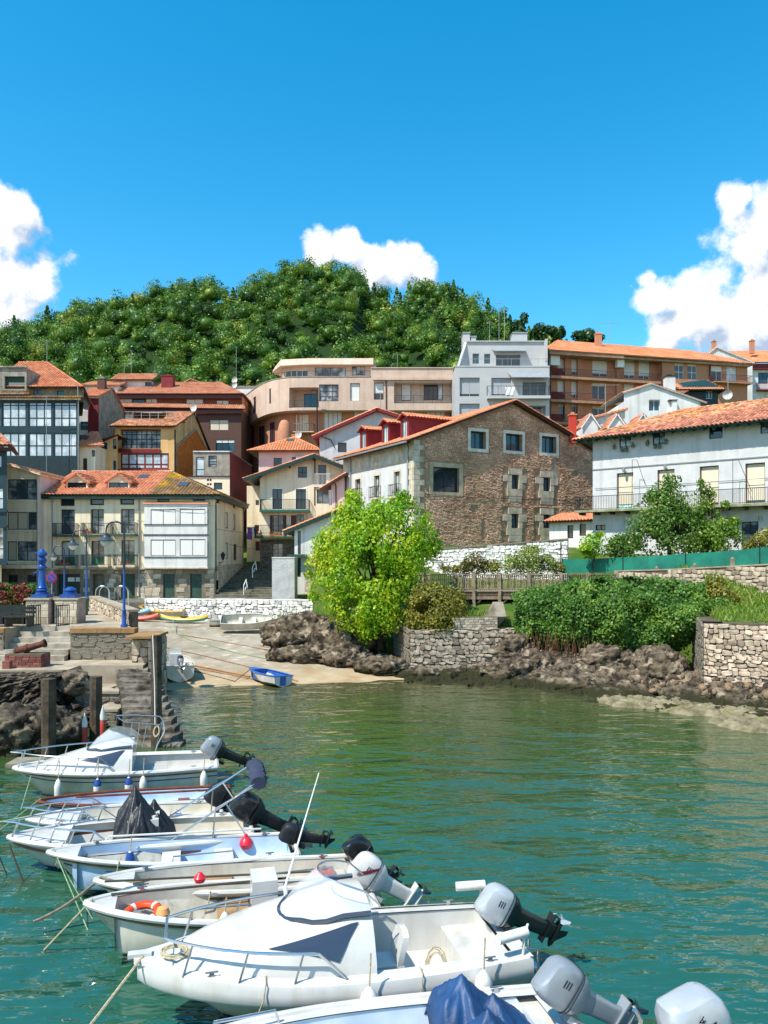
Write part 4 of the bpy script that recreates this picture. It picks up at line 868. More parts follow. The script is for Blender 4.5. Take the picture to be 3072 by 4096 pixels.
def concrete_house():
 Y=80.0;f=Fac((PX(695,Y),Y),(PX(921,Y),Y));zt=PZ(1808,Y);zm=PZ(1907,Y);zb=6
 H=House('concrete_house','weathered grey concrete house with brown door and dark red side wall',(f.a.x+3,Y,6));H.fm=M_DWOOD
 s=f.px(*Z2(745,800))[0]
 H.wall(f,zm,zt,M_CONC,[(766,776,834,926,dict(cols=1,split=[.35],fm=M_DWOOD,gm=M_CURT2)),(866,764,934,856,dict(cols=1,rows=4,fm=M_DWOOD,gm=M_CURT))],Z2,s0=s)
 f2=f.shift(.25);H.wall(f2,zb,zm,M_CREAM,[(910,980,978,1036,dict(cols=1,fm=M_DWOOD)),(855,950,872,968,dict(cols=1,fm=M_DWOOD)),(877,950,893,968,dict(cols=1,fm=M_DWOOD)),(855,985,872,1002,dict(cols=1,fm=M_DWOOD)),(877,985,893,1002,dict(cols=1,fm=M_DWOOD))],Z2);H.band(f2,0,f2 .L+.05,zm-.04,zm+.06,.12,M_DWOOD,name='ledge')
 g=Fac((f.b.x,Y-.25),(f.b.x,93));za=PZ(1808,Y);H.wall(g,zb,za,M_REDR,name='red_side_wall');H.shell(f,13,zb,zm,M_CONC,right=False);H.band(f,s,f.L+.1,zt,zt+.1,.12,M_WHITE,name='coping')
 mb=MB();mb.quad(f.pt(s,zm),f.pt(s,zt),f.pt(s,zt,-12),f.pt(s,zm,-12));mb.quad(f.pt(s,zt-.01),f.pt(f.L,zt-.01),f.pt(f.L,zt-.01,-12),f.pt(s,zt-.01,-12));H.part('side_wall',mb,M_CONC)
 H.band(g,0,13.2,za,za+.1,.08,M_CONC,name='coping')
concrete_house()
# blocks on the upper street
def beige_block():
 pts=[(-20.4,112.6),(-16.3,104.0),(-13.06,100.7),(-8.44,100),(PX(1813,100),100)]
 arc=[]
 for i in range(0,3):
  a,b,c,d=(Vector(pts[max(i-1,0)]),Vector(pts[i]),Vector(pts[i+1]),Vector(pts[min(i+2,4)]))
  for k in range(4):
   t=k/4;arc.append(.5*((2*b)+(c-a)*t+(2*a-5*b+4*c-d)*t*t+(3*b-a-3*c+d)*t**3))
 zt,zb,z0=29.3,25.0,12.0
 H=House('beige_apartment_block','beige apartment block with a curved left end, penthouse and red brown window frames',(0,100,12));H.fm=M_BROWNF
 f=Fac(pts[3],pts[4]);zr=PZ(1380+.5*186,100)
 w=dict(fm=M_BROWNF,dep=.25)
 s_br=f.px(*Z3(1165,300))[0]
 lg=f.rect(Z4,-345,0,210,10)[:2]
 H.wall(f,zb,zt,M_BEIGE,[(752,315,908,450,dict(cols=3,split=[.3,.62],gm=M_CURT,**w)),(1000,305,1078,447,dict(cols=1,bl=.97,bm=M_BLW,**w)),(1190,300,1268,437,dict(cols=1,bl=.6,bm=M_BLW,**w)),(1352,300,1815,466,dict(loggia=1,dep=1.3))],Z3)
 f2=f.shift(-1.3)
 for x0,y0,x1,y1,o in((1410,310,1486,445,dict(cols=1,bl=.97)),(1590,305,1700,440,dict(cols=3,gm=M_GLASS)),(1702,305,1740,440,dict(cols=1,gm=M_CURT2))):H.window(f2 .shift(.16),*f2 .rect(Z3,x0,y0,x1,y1),fm=M_BROWNF,**o)
 a,b=f.rect(Z3,1352,300,1815,466)[:2];zl=f.px(*Z3(1500,466))[1];rail('railing',[f.pt(a+.05,zl,-.08),f.pt(b-.05,zl,-.08)],1.0,M_IRON,H.r,gap=1.2,r=.02,mids=(.45,.75))
 H.band(f,s_br,f.L,zt,zr,0,M_BEIGE,name='parapet',d0=-.4);H.band(f,s_br,f.L+.05,zr,zr+.1,.12,M_BEIGE,name='coping',d0=-.4);H.band(f,0,s_br,zt,zt+.1,.06,M_CONC,name='coping',d0=-.3)
 H.band(f,s_br+.3,f.L,zt-.45,zt-.1,.35,M_BEIGE,name='hood')
 ex=[Vector(p)for p in arc]+[Vector(pts[3])]
 def strip(a,b,z_lo,z_hi,mat,nm):g=Fac(a,b);return H.part(nm,wall_mesh(g,z_lo,z_hi,[]),mat)
 n=len(ex)-1;lz0,lz1=PZ(1380+.5*505,100.5),PZ(1380+.5*345,100.5)
 mb=MB();mb2=MB()
 for i in range(n):
  g=Fac(ex[i],ex[i+1])
  if i>=9:
   m2=wall_mesh(g,zb,lz0,[]);mb.add(m2 .v,m2 .f);m2=wall_mesh(g,lz1,zt,[]);mb.add(m2 .v,m2 .f)
  elif i in(1,2):
   m2=wall_mesh(g,zb,26.0,[]);mb.add(m2 .v,m2 .f);m2=wall_mesh(g,28.2,zt,[]);mb.add(m2 .v,m2 .f);q=g.L;m2=wall_mesh(g,26.0,28.2,[],s0=0,s1=q*.3);mb.add(m2 .v,m2 .f);m2=wall_mesh(g,26.0,28.2,[],s0=q*.75,s1=q);mb.add(m2 .v,m2 .f);H.window(g,q*.3,q*.75,26.0,28.2,cols=1,bl=.6 if i==1 else 0,fm=M_BROWNF,dep=.1)
  elif i==5:
   q=g.L;m2=wall_mesh(g,zb,zt,[(q*.35,q*.7,26.3,28.3,.15)]);mb.add(m2 .v,m2 .f);H.window(g,q*.35,q*.7,26.3,28.3,cols=1,fm=M_BROWNF)
  else:m2=wall_mesh(g,zb,zt,[]);mb.add(m2 .v,m2 .f)
  mb2 .hexa([g.pt(0,zt,.06),g.pt(g.L,zt,.06),g.pt(g.L,zt,-.3),g.pt(0,zt,-.3),g.pt(0,zt+.1,.06),g.pt(g.L,zt+.1,.06),g.pt(g.L,zt+.1,-.3),g.pt(0,zt+.1,-.3)])
 H.part('curved_wall',mb,M_BEIGE);H.part('coping',mb2,M_CONC)
 A,B=ex[9],ex[n];inn=Fac(A+Vector((.6,2.2)),B+Vector((0,2.0)));H.part('loggia_back',wall_mesh(inn,lz0,lz1,[]),M_BEIGE);H.window(inn.shift(.16),inn.L*.35,inn.L*.9,lz0,lz0+2.2,cols=2,gm=M_GLASSB,fm=M_BROWNF)
 mb=MB();mb.quad((A.x,A.y,lz0),(B.x,B.y,lz0),(B.x,B.y+2,lz0),(A.x+.6,A.y+2.2,lz0));mb.quad((A.x,A.y,lz1),(B.x,B.y,lz1),(B.x,B.y+2,lz1),(A.x+.6,A.y+2.2,lz1));mb.quad((B.x,B.y,lz0),(B.x,B.y+2,lz0),(B.x,B.y+2,lz1),(B.x,B.y,lz1));mb.quad((A.x,A.y,lz0),(A.x+.6,A.y+2.2,lz0),(A.x+.6,A.y+2.2,lz1),(A.x,A.y,lz1));H.part('loggia',mb,M_BEIGE)
 rail('railing',[(p.x,p.y,lz0)for p in ex[9:]],.95,M_IRON,H.r,gap=.8,mids=(.5,.75))
 back=[(-19.0,118),(f.b.x,116)]
 loop=[(p.x,p.y)for p in ex]+[tuple(f.b)]+[(f.b.x,116),(-17,120)]
 mb=MB();k=len(loop);mb.add([(x,y,zt)for x,y in loop],[tuple(range(k))]);mb.add([(x,y,zb)for x,y in loop],[tuple(range(k-1,-1,-1))]);mb.quad((f.b.x,100,zb),(f.b.x,116,zb),(f.b.x,116,zr),(f.b.x,100,zr));mb.quad((f.b.x,116,z0),(-17,120,z0),(-17,120,zt),(f.b.x,116,zt));H.part('floor_slab',mb,M_BEIGE)
 low=[(p.x+.5,p.y+1.6)for p in ex[::2]]+[(f.b.x-.3,101.6)]
 for i,(a,b)in enumerate(zip(low[:-1],low[1:])):
  g=Fac(a,b)
  if i==len(low)-2:H.wall(g,z0,zb,M_BRICK,[(757,525,935,680,dict(cols=5,bl=.97,bm=M_BLW)),(1030,528,1105,640,dict(cols=1,bl=.97)),(1405,522,1487,640,dict(cols=1,bl=.97)),(1608,515,1760,640,dict(cols=4,bl=.6))],Z3,name='brick_wall')
  elif i in(4,5):H.wall(g,z0,zb,M_BRICK,[(560,552,672,700,dict(cols=2,bl=.97,bm=M_BLC))]if i==5 else[],Z3,name='brick_wall')
  else:H.wall(g,z0,zb,M_BRICK,extra=[],name='brick_wall')
 for i,(a,b)in enumerate(zip(low[:3],low[1:4])):
  g=Fac(a,b);H.window(g.shift(.2),g.L*.25,g.L*.7,21.5,24.2,cols=2,fm=M_RED,gm=M_GLASS,dep=.1)
 g=Fac(low[4],low[6]);q=H.balcony(Fac((-13.8,102.0),(-8.6,101.6)),.2,4.8,PZ(1380+.5*700,101.5),1.4,h=1.0,slab=M_BEIGE,gap=.3)
 c=P(*Z3(475,760),99.6);mb=MB();mb.lathe((c.x,c.y,c.z-3),[(.95,0),(.95,3.0),(.88,4.2),(.66,5.1),(.4,5.5),(.1,5.6)],18);H.part('conical_brick_flue',mb,M_BRICK,smooth=True)
 py=102.6;p=Fac((PX(1130,py+1),py+1),(PX(1232,py),py));p2=Fac((PX(1232,py),py),(PX(1505,py),py));zp=PZ(1380+.5*165,py);zq=PZ(1380+.5*112,py)
 H.wall(p,zt,zp,M_BEIGE,[(482,205,662,258,dict(cols=4,fm=M_WFR,gm=M_GLASSB))],Z3,name='penthouse_wall');H.wall(p2,zt,zp,M_BEIGE,[(718,180,965,254,dict(cols=4,fm=M_BROWNF,gm=M_CURT)),(1015,170,1120,242,dict(cols=3,fm=M_BROWNF,gm=M_CURT))],Z3,name='penthouse_wall')
 xs=[PX(1085,py+4),PX(1232,py-.7),PX(1497,py-.7),PX(1510,py+7)];rp=[(PX(1088,py+3.5),py+3.5),(PX(1122,py-.2),py-.2),(PX(1232,py-.9),py-.9),(PX(1493,py-.9),py-.9),(PX(1510,py+6),py+6),(PX(1150,py+8),py+8)]
 mb=MB();k=len(rp);mb.add([(x,y,zp-.05)for x,y in rp]+[(x+(.0 if i else.4),y+.5,zq+(.0))for i,(x,y)in enumerate(rp)],[tuple(range(k-1,-1,-1)),tuple(range(k,2*k))]+[(i,(i+1)%k,k+(i+1)%k,k+i)for i in range(k)]);H.part('penthouse_roof',mb,M_BEIGE)
 rail('terrace_railing',[(p_.x*.995,p_.y+.3,zt+.1)for p_ in ex[3:]]+[tuple(f.pt(s_br,zt+.1,-.3))],.75,M_IRON,H.r,gap=0)
 mb=MB();mb.hexa([(PX(1515,101),101,zr+.05),(f.b.x,101,zr+.05),(f.b.x,110,zr+1.6),(PX(1530,110),110,zr+1.6)]+[(PX(1515,101),101,zr+.2),(f.b.x,101,zr+.2),(f.b.x,110,zr+1.75),(PX(1530,110),110,zr+1.75)]);H.part('slate_roof',mb,pm('grey_slate',W('6f8086',.8),W('59686e',.8),ns=3,rough=.6))
 H.pipe([f.pt(f.L-.1,zt-.6,.1),f.pt(f.L-.1,z0+6,.1)],.1,M_IRON);q=f.px(*Z3(1288,400))[0];H.pipe([f.pt(q,zt-.3,.08),f.pt(q,zb,.08)],.07,M_BROWNF)
 H.pipe([P(*Z3(690,358),98.9),P(*Z3(735,365),98.9),P(*Z3(738,720),98.9)],.1,M_IRON)
beige_block()
def grey_block():
 Y=95.0;f=Fac((PX(1822,Y),Y),(PX(2198,Y),Y));zt=PZ(1467,Y);z0=14
 H=House('grey_modern_block','pale grey modern block with set back top floor, awnings and roof boxes',(f.a.x+6,Y,14));H.fm=M_GUT
 b=dict(bl=.85,bm=M_BLG,cols=2,dep=.3)
 H.wall(f,z0,zt,M_GREY,[(277,420,437,570,b),(530,422,690,572,b),(780,455,968,572,dict(cols=3,gm=M_GLASSB,dep=.35)),(275,628,437,740,b),(525,640,640,740,b),(780,645,965,760,dict(loggia=1,dep=1.2))],Z4);H.shell(f,12,z0,zt,M_GREY)
 H.window(f.shift(-1.0),*f.shift(-1.2).rect(Z4,800,655,930,760),cols=3,gm=M_GLASSB)
 H.band(f,-.02,f.L+.02,zt-.02,zt+.12,.05,M_GREY,name='coping',d0=-.5)
 for y in(395,605,500):z=f.px(*Z4(500,y))[1];
 zf1=f.px(*Z4(700,575))[1];a,c=f.px(*Z4(492,575))[0],f.px(*Z4(990,575))[0];bal=H.balcony(f,a,c,zf1,.9,h=1.15,slab=M_GREY,gap=0,th=.35)
 mb=MB();mb.quad(f.pt(a+.1,zf1+.1,.86),f.pt(c-.1,zf1+.1,.86),f.pt(c-.1,zf1+1.0,.86),f.pt(a+.1,zf1+1.0,.86))
 aw=[f.px(*Z4(*q))for q in((665,382),(975,382))];mb=MB();lo=f.px(*Z4(800,455))[1]+.25
 mb.hexa([f.pt(aw[0][0]+.2,lo,1.3),f.pt(aw[1][0]+.1,lo,1.3),f.pt(aw[1][0],aw[1][1]-.05,.02),f.pt(aw[0][0],aw[0][1]-.05,.02),f.pt(aw[0][0]+.2,lo+.05,1.3),f.pt(aw[1][0]+.1,lo+.05,1.3),f.pt(aw[1][0],aw[1][1],.02),f.pt(aw[0][0],aw[0][1],.02)]);H.part('awning',mb,pm('grey_awning',W('9aa1a7',.8),W('8d949a',.8),ns=2,rough=.8))
 u=Fac((PX(1868,Y+2.2),Y+2.2),(PX(2176,Y+2.2),Y+2.2));zu=PZ(1368,Y+2.2)
 H.wall(u,zt,zu,M_GREY,[(380,228,433,310,dict(cols=1,gm=M_GLASSB)),(473,230,523,310,dict(cols=1,gm=M_GLASSB)),(567,236,763,338,dict(cols=2,gm=M_GLASSB,dep=.25))],Z4,name='upper_wall');H.shell(u,9,zt,zu,M_GREY)
 mb=MB();x0,x1=f.a.x+.15,u.a.x;mb.hexa([(x0,Y+.3,zt+.1),(x0+.3,Y+.3,zt+.1),(x1,Y+2.2,zt+.1),(x1-.3,Y+2.3,zt+.1),(x0+.1,Y+.5,zt+.3),(x0+.4,Y+.5,zt+.3),(x1,Y+2.2,zu),(x1-.3,Y+2.3,zu)]);H.part('wing_wall',mb,M_GREY);mb=MB();x0,x1=f.b.x-.15,u.b.x
 mb.hexa([(x1,Y+2.2,zt+.1),(x0-.3,Y+.3,zt+.1),(x0,Y+.3,zt+.1),(x1+.3,Y+2.3,zt+.1),(x1,Y+2.2,zu),(x0-.3,Y+.4,zu-.1),(x0,Y+.4,zu-.1),(x1+.3,Y+2.3,zu)]);H.part('wing_wall',mb,M_GREY)
 aw=[u.px(*Z4(*q))for q in((535,190),(800,190))];mb=MB();lo=aw[0][1]-.55;mb.hexa([u.pt(aw[0][0]+.1,lo,1.0),u.pt(aw[1][0],lo,1.0),u.pt(aw[1][0],aw[1][1]-.05,.02),u.pt(aw[0][0],aw[0][1]-.05,.02),u.pt(aw[0][0]+.1,lo+.06,1.0),u.pt(aw[1][0],lo+.06,1.0),u.pt(aw[1][0],aw[1][1],.02),u.pt(aw[0][0],aw[0][1],.02)]);H.part('awning',mb,MATS['grey_awning'])
 H.band(u,-.1,u.L+.1,zu,zu+.12,.2,M_GREY,name='coping',d0=-9)
 rail('terrace_railing',[f.pt(.2,zt+.12,-.2),f.pt(f.L-.2,zt+.12,-.2)],.9,M_GUT,H.r,gap=0)
 for x0,y0,x1,y1 in((305,57,360,135),(370,88,408,135),(703,57,818,140)):
  a,b2=P(*Z4(x0,y1),Y+4),P(*Z4(x1,y0),Y+4);mb=MB();mb.box(a.x,Y+4,zu,b2 .x,Y+6,b2 .z-.12);bx=H.part('roof_box',mb,M_GREY);m2=MB();m2 .box(a.x-.08,Y+3.9,b2 .z-.119,b2 .x+.08,Y+6.1,b2 .z);m2 .build('box_lid',M_GUT,bx)
 s0,z1=f.px(*Z4(632,508));s1,z2=f.px(*Z4(705,572));o=MB();n=8
 rows=[[f.pt(s0+(s1-s0)*i/n,z1-(z1-z2)*j/4-.05*math.sin(i*2.1),.95+.05*math.sin(i*1.7+j))for i in range(n+1)]for j in range(5)]
 o.rings(rows,cap=False,closed=False);me=o.build('white_cloth',M_WFR,None);tag(me,'white cloth hanging over the railing of the grey block balcony','cloth')
grey_block()
def orange_roof_block():
 f=Fac((PX(2205,98),98),(PX(2990,104.5),104.5));ze=32.0;z0=16
 H=House('orange_roof_block','long brick apartment block with bright orange roof and full width balconies',(f.a.x+12,100,16));H.fm=M_WFR
 b=dict(cols=2,bl=.82,bm=M_BLW,fm=M_WFR,dep=.2);g=dict(cols=2,gm=M_GLASSB,fm=M_WFR,dep=.2,bl=.2,bm=M_BLC)
 fi=f.shift(-1.0);ws=[]
 for x0,y0,x1,y1,o in((1060,238,1140,398,b),(1170,242,1250,402,b),(1338,270,1460,412,b),(1060,428,1137,578,b),(1170,432,1248,582,b),(1338,462,1440,592,g),(1068,622,1137,758,g),(1170,626,1250,752,g),(1338,650,1440,750,g)):
  (u0,v0),(u1,v1)=Z4(x0,y0),Z4(x1,y1);ws.append((u0,v0,u1,v1,o))
 for x0,y0,x1,y1,o in((508,278,597,427,b),(625,288,713,432,b),(508,470,590,560,b)):
  (u0,v0),(u1,v1)=Z5(x0,y0),Z5(x1,y1);ws.append((u0,v0,u1,v1,o))
 idn=lambda x,y:(x,y);sP=f.px(*Z5(808,400))[0]
 H.wall(fi,z0,ze,M_BRICK,ws,idn,s1=sP)
 H.wall(f,z0,ze,M_BRICK,[(912,290,985,432,dict(cols=2,gm=M_GLASSB,bl=.24,bm=M_BLC,split=[.4])),(1015,295,1090,437,dict(cols=2,gm=M_GLASSB,bl=.24,bm=M_BLC,split=[.4])),(1205,330,1290,462,dict(cols=2,gm=M_GLASSB,bl=.3)),(1325,336,1405,462,dict(cols=2,gm=M_CURT2,fm=M_WFR))],Z5,s0=sP)
 mb=MB();mb.quad(f.pt(sP,z0),f.pt(sP,ze),f.pt(sP,ze,-1.4),f.pt(sP,z0,-1.4));mb.quad(f.pt(0,z0),f.pt(0,z0,-14),f.pt(0,ze,-14),f.pt(0,ze));mb.quad(f.pt(f.L,z0),f.pt(f.L,ze),f.pt(f.L,ze,-14),f.pt(f.L,z0,-14));mb.quad(f.pt(0,z0,-14),f.pt(f.L,z0,-14),f.pt(f.L,ze,-14),f.pt(0,ze,-14));H.part('end_wall',mb,M_BRICK)
 conc=pm('rusty_concrete',W('c49a7c',.8),W('ab7f62',.8),ns=2,rough=.9)
 for y in(408,597,775):
  z=f.px(*Z4(1100,y))[1];mb=MB();f.box(mb,-.1,sP,z-.32,z,-1.4,.1);s=H.part('balcony',mb,conc);rail('railing',[f.pt(.05,z,.02),f.pt(sP-.05,z,.02)],.95,M_BROWNF,s,gap=.16,r=.008)
  mb=MB();f.box(mb,0,1.6,z,z+.95,.0,.05);mb.build('red_panel',M_REDR,s)
 for x in(1160,1262,1575):s=f.px(*Z4(x,400))[0];H.part('brick_pier',f.box(MB(),s-.35,s+.35,z0,ze,-1.01,-.7),M_BRICK)
 s0,s1=f.px(*Z5(1200,460))[0],f.px(*Z5(1500,460))[0];zc=f.px(*Z5(1300,465))[1];H.balcony(f,s0,s1,zc,1.0,h=.95,slab=conc,gap=.16,iron=M_BROWNF)
 zc2=f.px(*Z5(420,240))[1];mb=MB();f.box(mb,-.6,sP*.62,ze-.45,ze-.12,-1.4,.8);H.part('eaves_soffit',mb,conc);mb=MB();f.box(mb,sP*.62,f.L,ze-.4,ze-.12,-.2,.5);H.part('eaves_soffit',mb,conc)
 e0,e1=f.pt(-.9,ze,.9),f.pt(f.L+.8,ze,.6);r0=f.pt(4,PZ(1358,104)+.2,-6.5);r1=f.pt(f.L-4.5,ze+1.9,-6.5)
 H.roof([e0,e1,r1,r0],M_TILE_O,edge=conc);H.roof([f.pt(-.9,ze,-14.5),e0,r0],M_TILE_O,edge=conc);H.roof([e1,f.pt(f.L+.8,ze,-14.5),r1],M_TILE_O,edge=conc);H.roof([f.pt(f.L+.8,ze,-14.5),f.pt(-.9,ze,-14.5),r0,r1],M_TILE_O,edge=conc);ridge(H.r,r0,r1,M_TILE_O);ridge(H.r,e0,r0,M_TILE_O)
 c=P(*Z4(1385,130),104);H.chimney(c.x,104,c.z-.8,c.z+.9,.8,.7,M_BRICK,M_TILE_O)
 mb=MB();q=f.px(*Z4(1045,300));f.box(mb,q[0]-.7,q[0]+.55,f.px(*Z4(1045,322))[1],f.px(*Z4(1045,235))[1],-.6,.05);H.part('glazed_cabinet',mb,M_WFR)
 mb=MB();q=f.px(*Z5(482,300));f.box(mb,q[0]-.5,q[0]+.5,f.px(*Z5(482,338))[1],f.px(*Z5(482,272))[1],-.6,.05);H.part('glazed_cabinet',mb,M_WFR)
 H.pipe([f.pt(sP-.1,ze-.2,.1),f.pt(sP-.1,z0+5,.1)],.08,M_BROWNF);q=f.px(*Z5(1190,400))[0];H.pipe([f.pt(q,ze-.2,.1),f.pt(q,z0+5,.1)],.1,M_BROWNF)
orange_roof_block()
def far_right_house():
 Y=112.0;f=Fac((PX(2990,Y),Y),(PX(3200,Y),Y));ze=PZ(1300+.5*310,Y);z0=18
 H=House('red_balcony_house','white house with dark red balconies and orange roof at the far right',(f.a.x+3,Y,18))
 H.wall(f,z0,ze,M_WHITE,[(1580,380,1660,470,dict(cols=2,gm=M_GLASSB,fm=M_BROWNF)),(1575,555,1635,640,dict(cols=1,bl=.9))],Z5);H.shell(f,9,z0,ze,M_WHITE)
 z=f.px(*Z5(1600,525))[1];s=f.px(*Z5(1565,500))[0];H.balcony(f,s,f.L,z,1.0,h=1.0,slab=M_RED,iron=M_RED,gap=.14);H.band(f,0,f.L,ze-.9,ze-.1,.5,M_RED,name='fascia')
 H.roof([f.pt(-.8,ze,.8),f.pt(f.L,ze,.8),f.pt(f.L,ze+3.4,-6),f.pt(-.8,ze+3.4,-6)],M_TILE_O,edge=M_RED)
 g=Fac((PX(2828,110),110),(PX(3010,110),110));zg,zl=PZ(1300+.5*180,110),PZ(1300+.5*300,110);c=g.px(*Z5(1245,180))[0]
 H2=House('white_gable_end','white gable end wall with brick chimney beside the long orange roof',(g.a.x+3,110,18));H2 .wall(g,z0,zg,M_WHITE,clips=[clip_line(g,(0,zl+1),(c,zg)),clip_line(g,(c,zg),(g.L,zl))]);H2 .shell(g,8,z0,zl,M_WHITE)
 H2 .roof([g.pt(g.L+.2,zl,-8),g.pt(g.L+.2,zl-.02,.2),g.pt(c,zg+.05,.2),g.pt(c,zg+.05,-8)],M_TILE_O,edge=M_WHITE);H2 .roof([g.pt(-.2,zl+1,.2),g.pt(-.2,zl+1,-8),g.pt(c,zg+.05,-8),g.pt(c,zg+.05,.2)],M_TILE_O,edge=M_WHITE)
 p=P(*Z5(1238,178),110.5);H2 .chimney(p.x,111,p.z-.6,p.z+.9,.5,.5,M_BRICK,M_BRICK);p=P(*Z5(1530,185),114);H.chimney(p.x,114,p.z-.8,p.z+1.0,.6,.55,M_BRICK,M_BRICK)
far_right_house()
def white_chimney_house():
 Y=80.0;f=Fac((PX(2496,Y),Y),(PX(2802,Y),Y));za=PZ(1300+.5*478,Y);zl=PZ(1300+.5*545,Y);zr=PZ(1300+.5*612,Y);z0=10;c=f.px(*Z5(725,480))[0]
 H=House('white_chimney_house','plain white gabled house with a square chimney behind the tiled roof on the right',(f.a.x+4,Y,10));H.wall(f,z0,za,M_WHITE,[(707,596,797,686,dict(cols=2,rows=1,gm=M_GLASSB,fm=M_WFR,dep=.25))],Z5,clips=[clip_line(f,(0,zl),(c,za)),clip_line(f,(c,za),(f.L,zr))]);H.shell(f,8,z0,zr,M_WHITE)
 gr=pm('grey_verge',W('c0c4c4',.75),W('a9adad',.75),rough=.7)
 H.roof([f.pt(-.15,zl+.02,-8),f.pt(-.15,zl+.02,.2),f.pt(c,za+.1,.2),f.pt(c,za+.1,-8)],M_TILE_S,edge=gr);H.roof([f.pt(f.L+.6,zr-.15,.2),f.pt(f.L+.6,zr-.15,-8),f.pt(c,za+.1,-8),f.pt(c,za+.1,.2)],M_TILE_S,edge=gr)
 p=P(*Z5(870,515),Y+1.5);H.chimney(p.x,Y+1.5,p.z-1.2,p.z+1.25,.95,.9,M_WHITE,M_IRON);p=P(*Z5(910,680),Y-.35);H.part('vent_stack',MB().box(p.x-.25,Y-.5,p.z-.4,p.x+.25,Y-.02,p.z+.95),M_WHITE)
 mb=MB();p=P(*Z5(890,605),Y-.3);mb.box(p.x-.35,Y-.6,p.z,p.x+.5,Y+.1,p.z+.07);H.part('vent_cap',mb,M_BROWNF)
 d=Fac((PX(2760,82),82),(PX(2872,82),82));z1=PZ(1300+.5*520,82);H2=House('teal_dormer_house','small dark teal dormer house with an orange tile roof',(d.a.x+1,82,14));H2 .wall(d,z0,z1,M_TEAL,[(1165,530,1215,590,dict(cols=2,gm=M_GLASSB,fm=M_WFR))],Z5);H2 .shell(d,5,z0,z1,M_TEAL);q=PZ(1300+.5*465,84)
 H2 .roof([d.pt(-1.7,z1-.1,.7),d.pt(d.L+.5,z1-.1,.7),d.pt(d.L-.3,q+.5,-2.5),d.pt(-1.2,q,-2.5)],M_TILE_O,edge=M_GRN);H2 .roof([d.pt(d.L+.5,z1-.1,.7),d.pt(d.L+.9,z1-.2,-5),d.pt(d.L-.3,q+.5,-2.5)],M_TILE_O,edge=M_GRN)
 Y=75.0;f=Fac((PX(2325,Y),Y),(PX(2500,Y),Y));za=PZ(1300+.5*680,Y);zl=PZ(1300+.5*770,Y);H=House('low_white_house','low white house with shallow tile roof in the gap beside the stone gable',(f.a.x+2,Y,10));H.wall(f,9,za,M_WHITE,clips=[clip_line(f,(0,zl),(f.L,za))]);H.shell(f,5,9,zl,M_WHITE);H.roof([f.pt(-.3,zl,-5),f.pt(-.3,zl,.3),f.pt(f.L+.2,za+.1,.3),f.pt(f.L+.2,za+.1,-5)],M_TILE_S)
 for x in(240,450,655):
  p=P(*Z5(x,760),70);hh=House('roof_lantern',{240:'small gabled roof lantern nearest the red chimney',450:'small gabled roof lantern between two others',655:'small gabled roof lantern nearest the white chimney house'}[x],(p.x,70,p.z-.6),'dormer','little gabled lanterns on the low roof');g=Fac((p.x-.7,70),(p.x+.7,70));a,b=p.z-.5,p.z+.55
  hh.wall(g,p.z-3,b,M_WHITE,clips=[clip_line(g,(0,a),(.7,b)),clip_line(g,(.7,b),(1.4,a))]);hh.roof([g.pt(-.25,a-.25,-2.5),g.pt(-.25,a-.25,.2),g.pt(.7,b+.06,.2),g.pt(.7,b+.06,-2.5)],M_TILE_S,edge=M_WFR);hh.roof([g.pt(1.65,a-.25,.2),g.pt(1.65,a-.25,-2.5),g.pt(.7,b+.06,-2.5),g.pt(.7,b+.06,.2)],M_TILE_S,edge=M_WFR)
white_chimney_house()
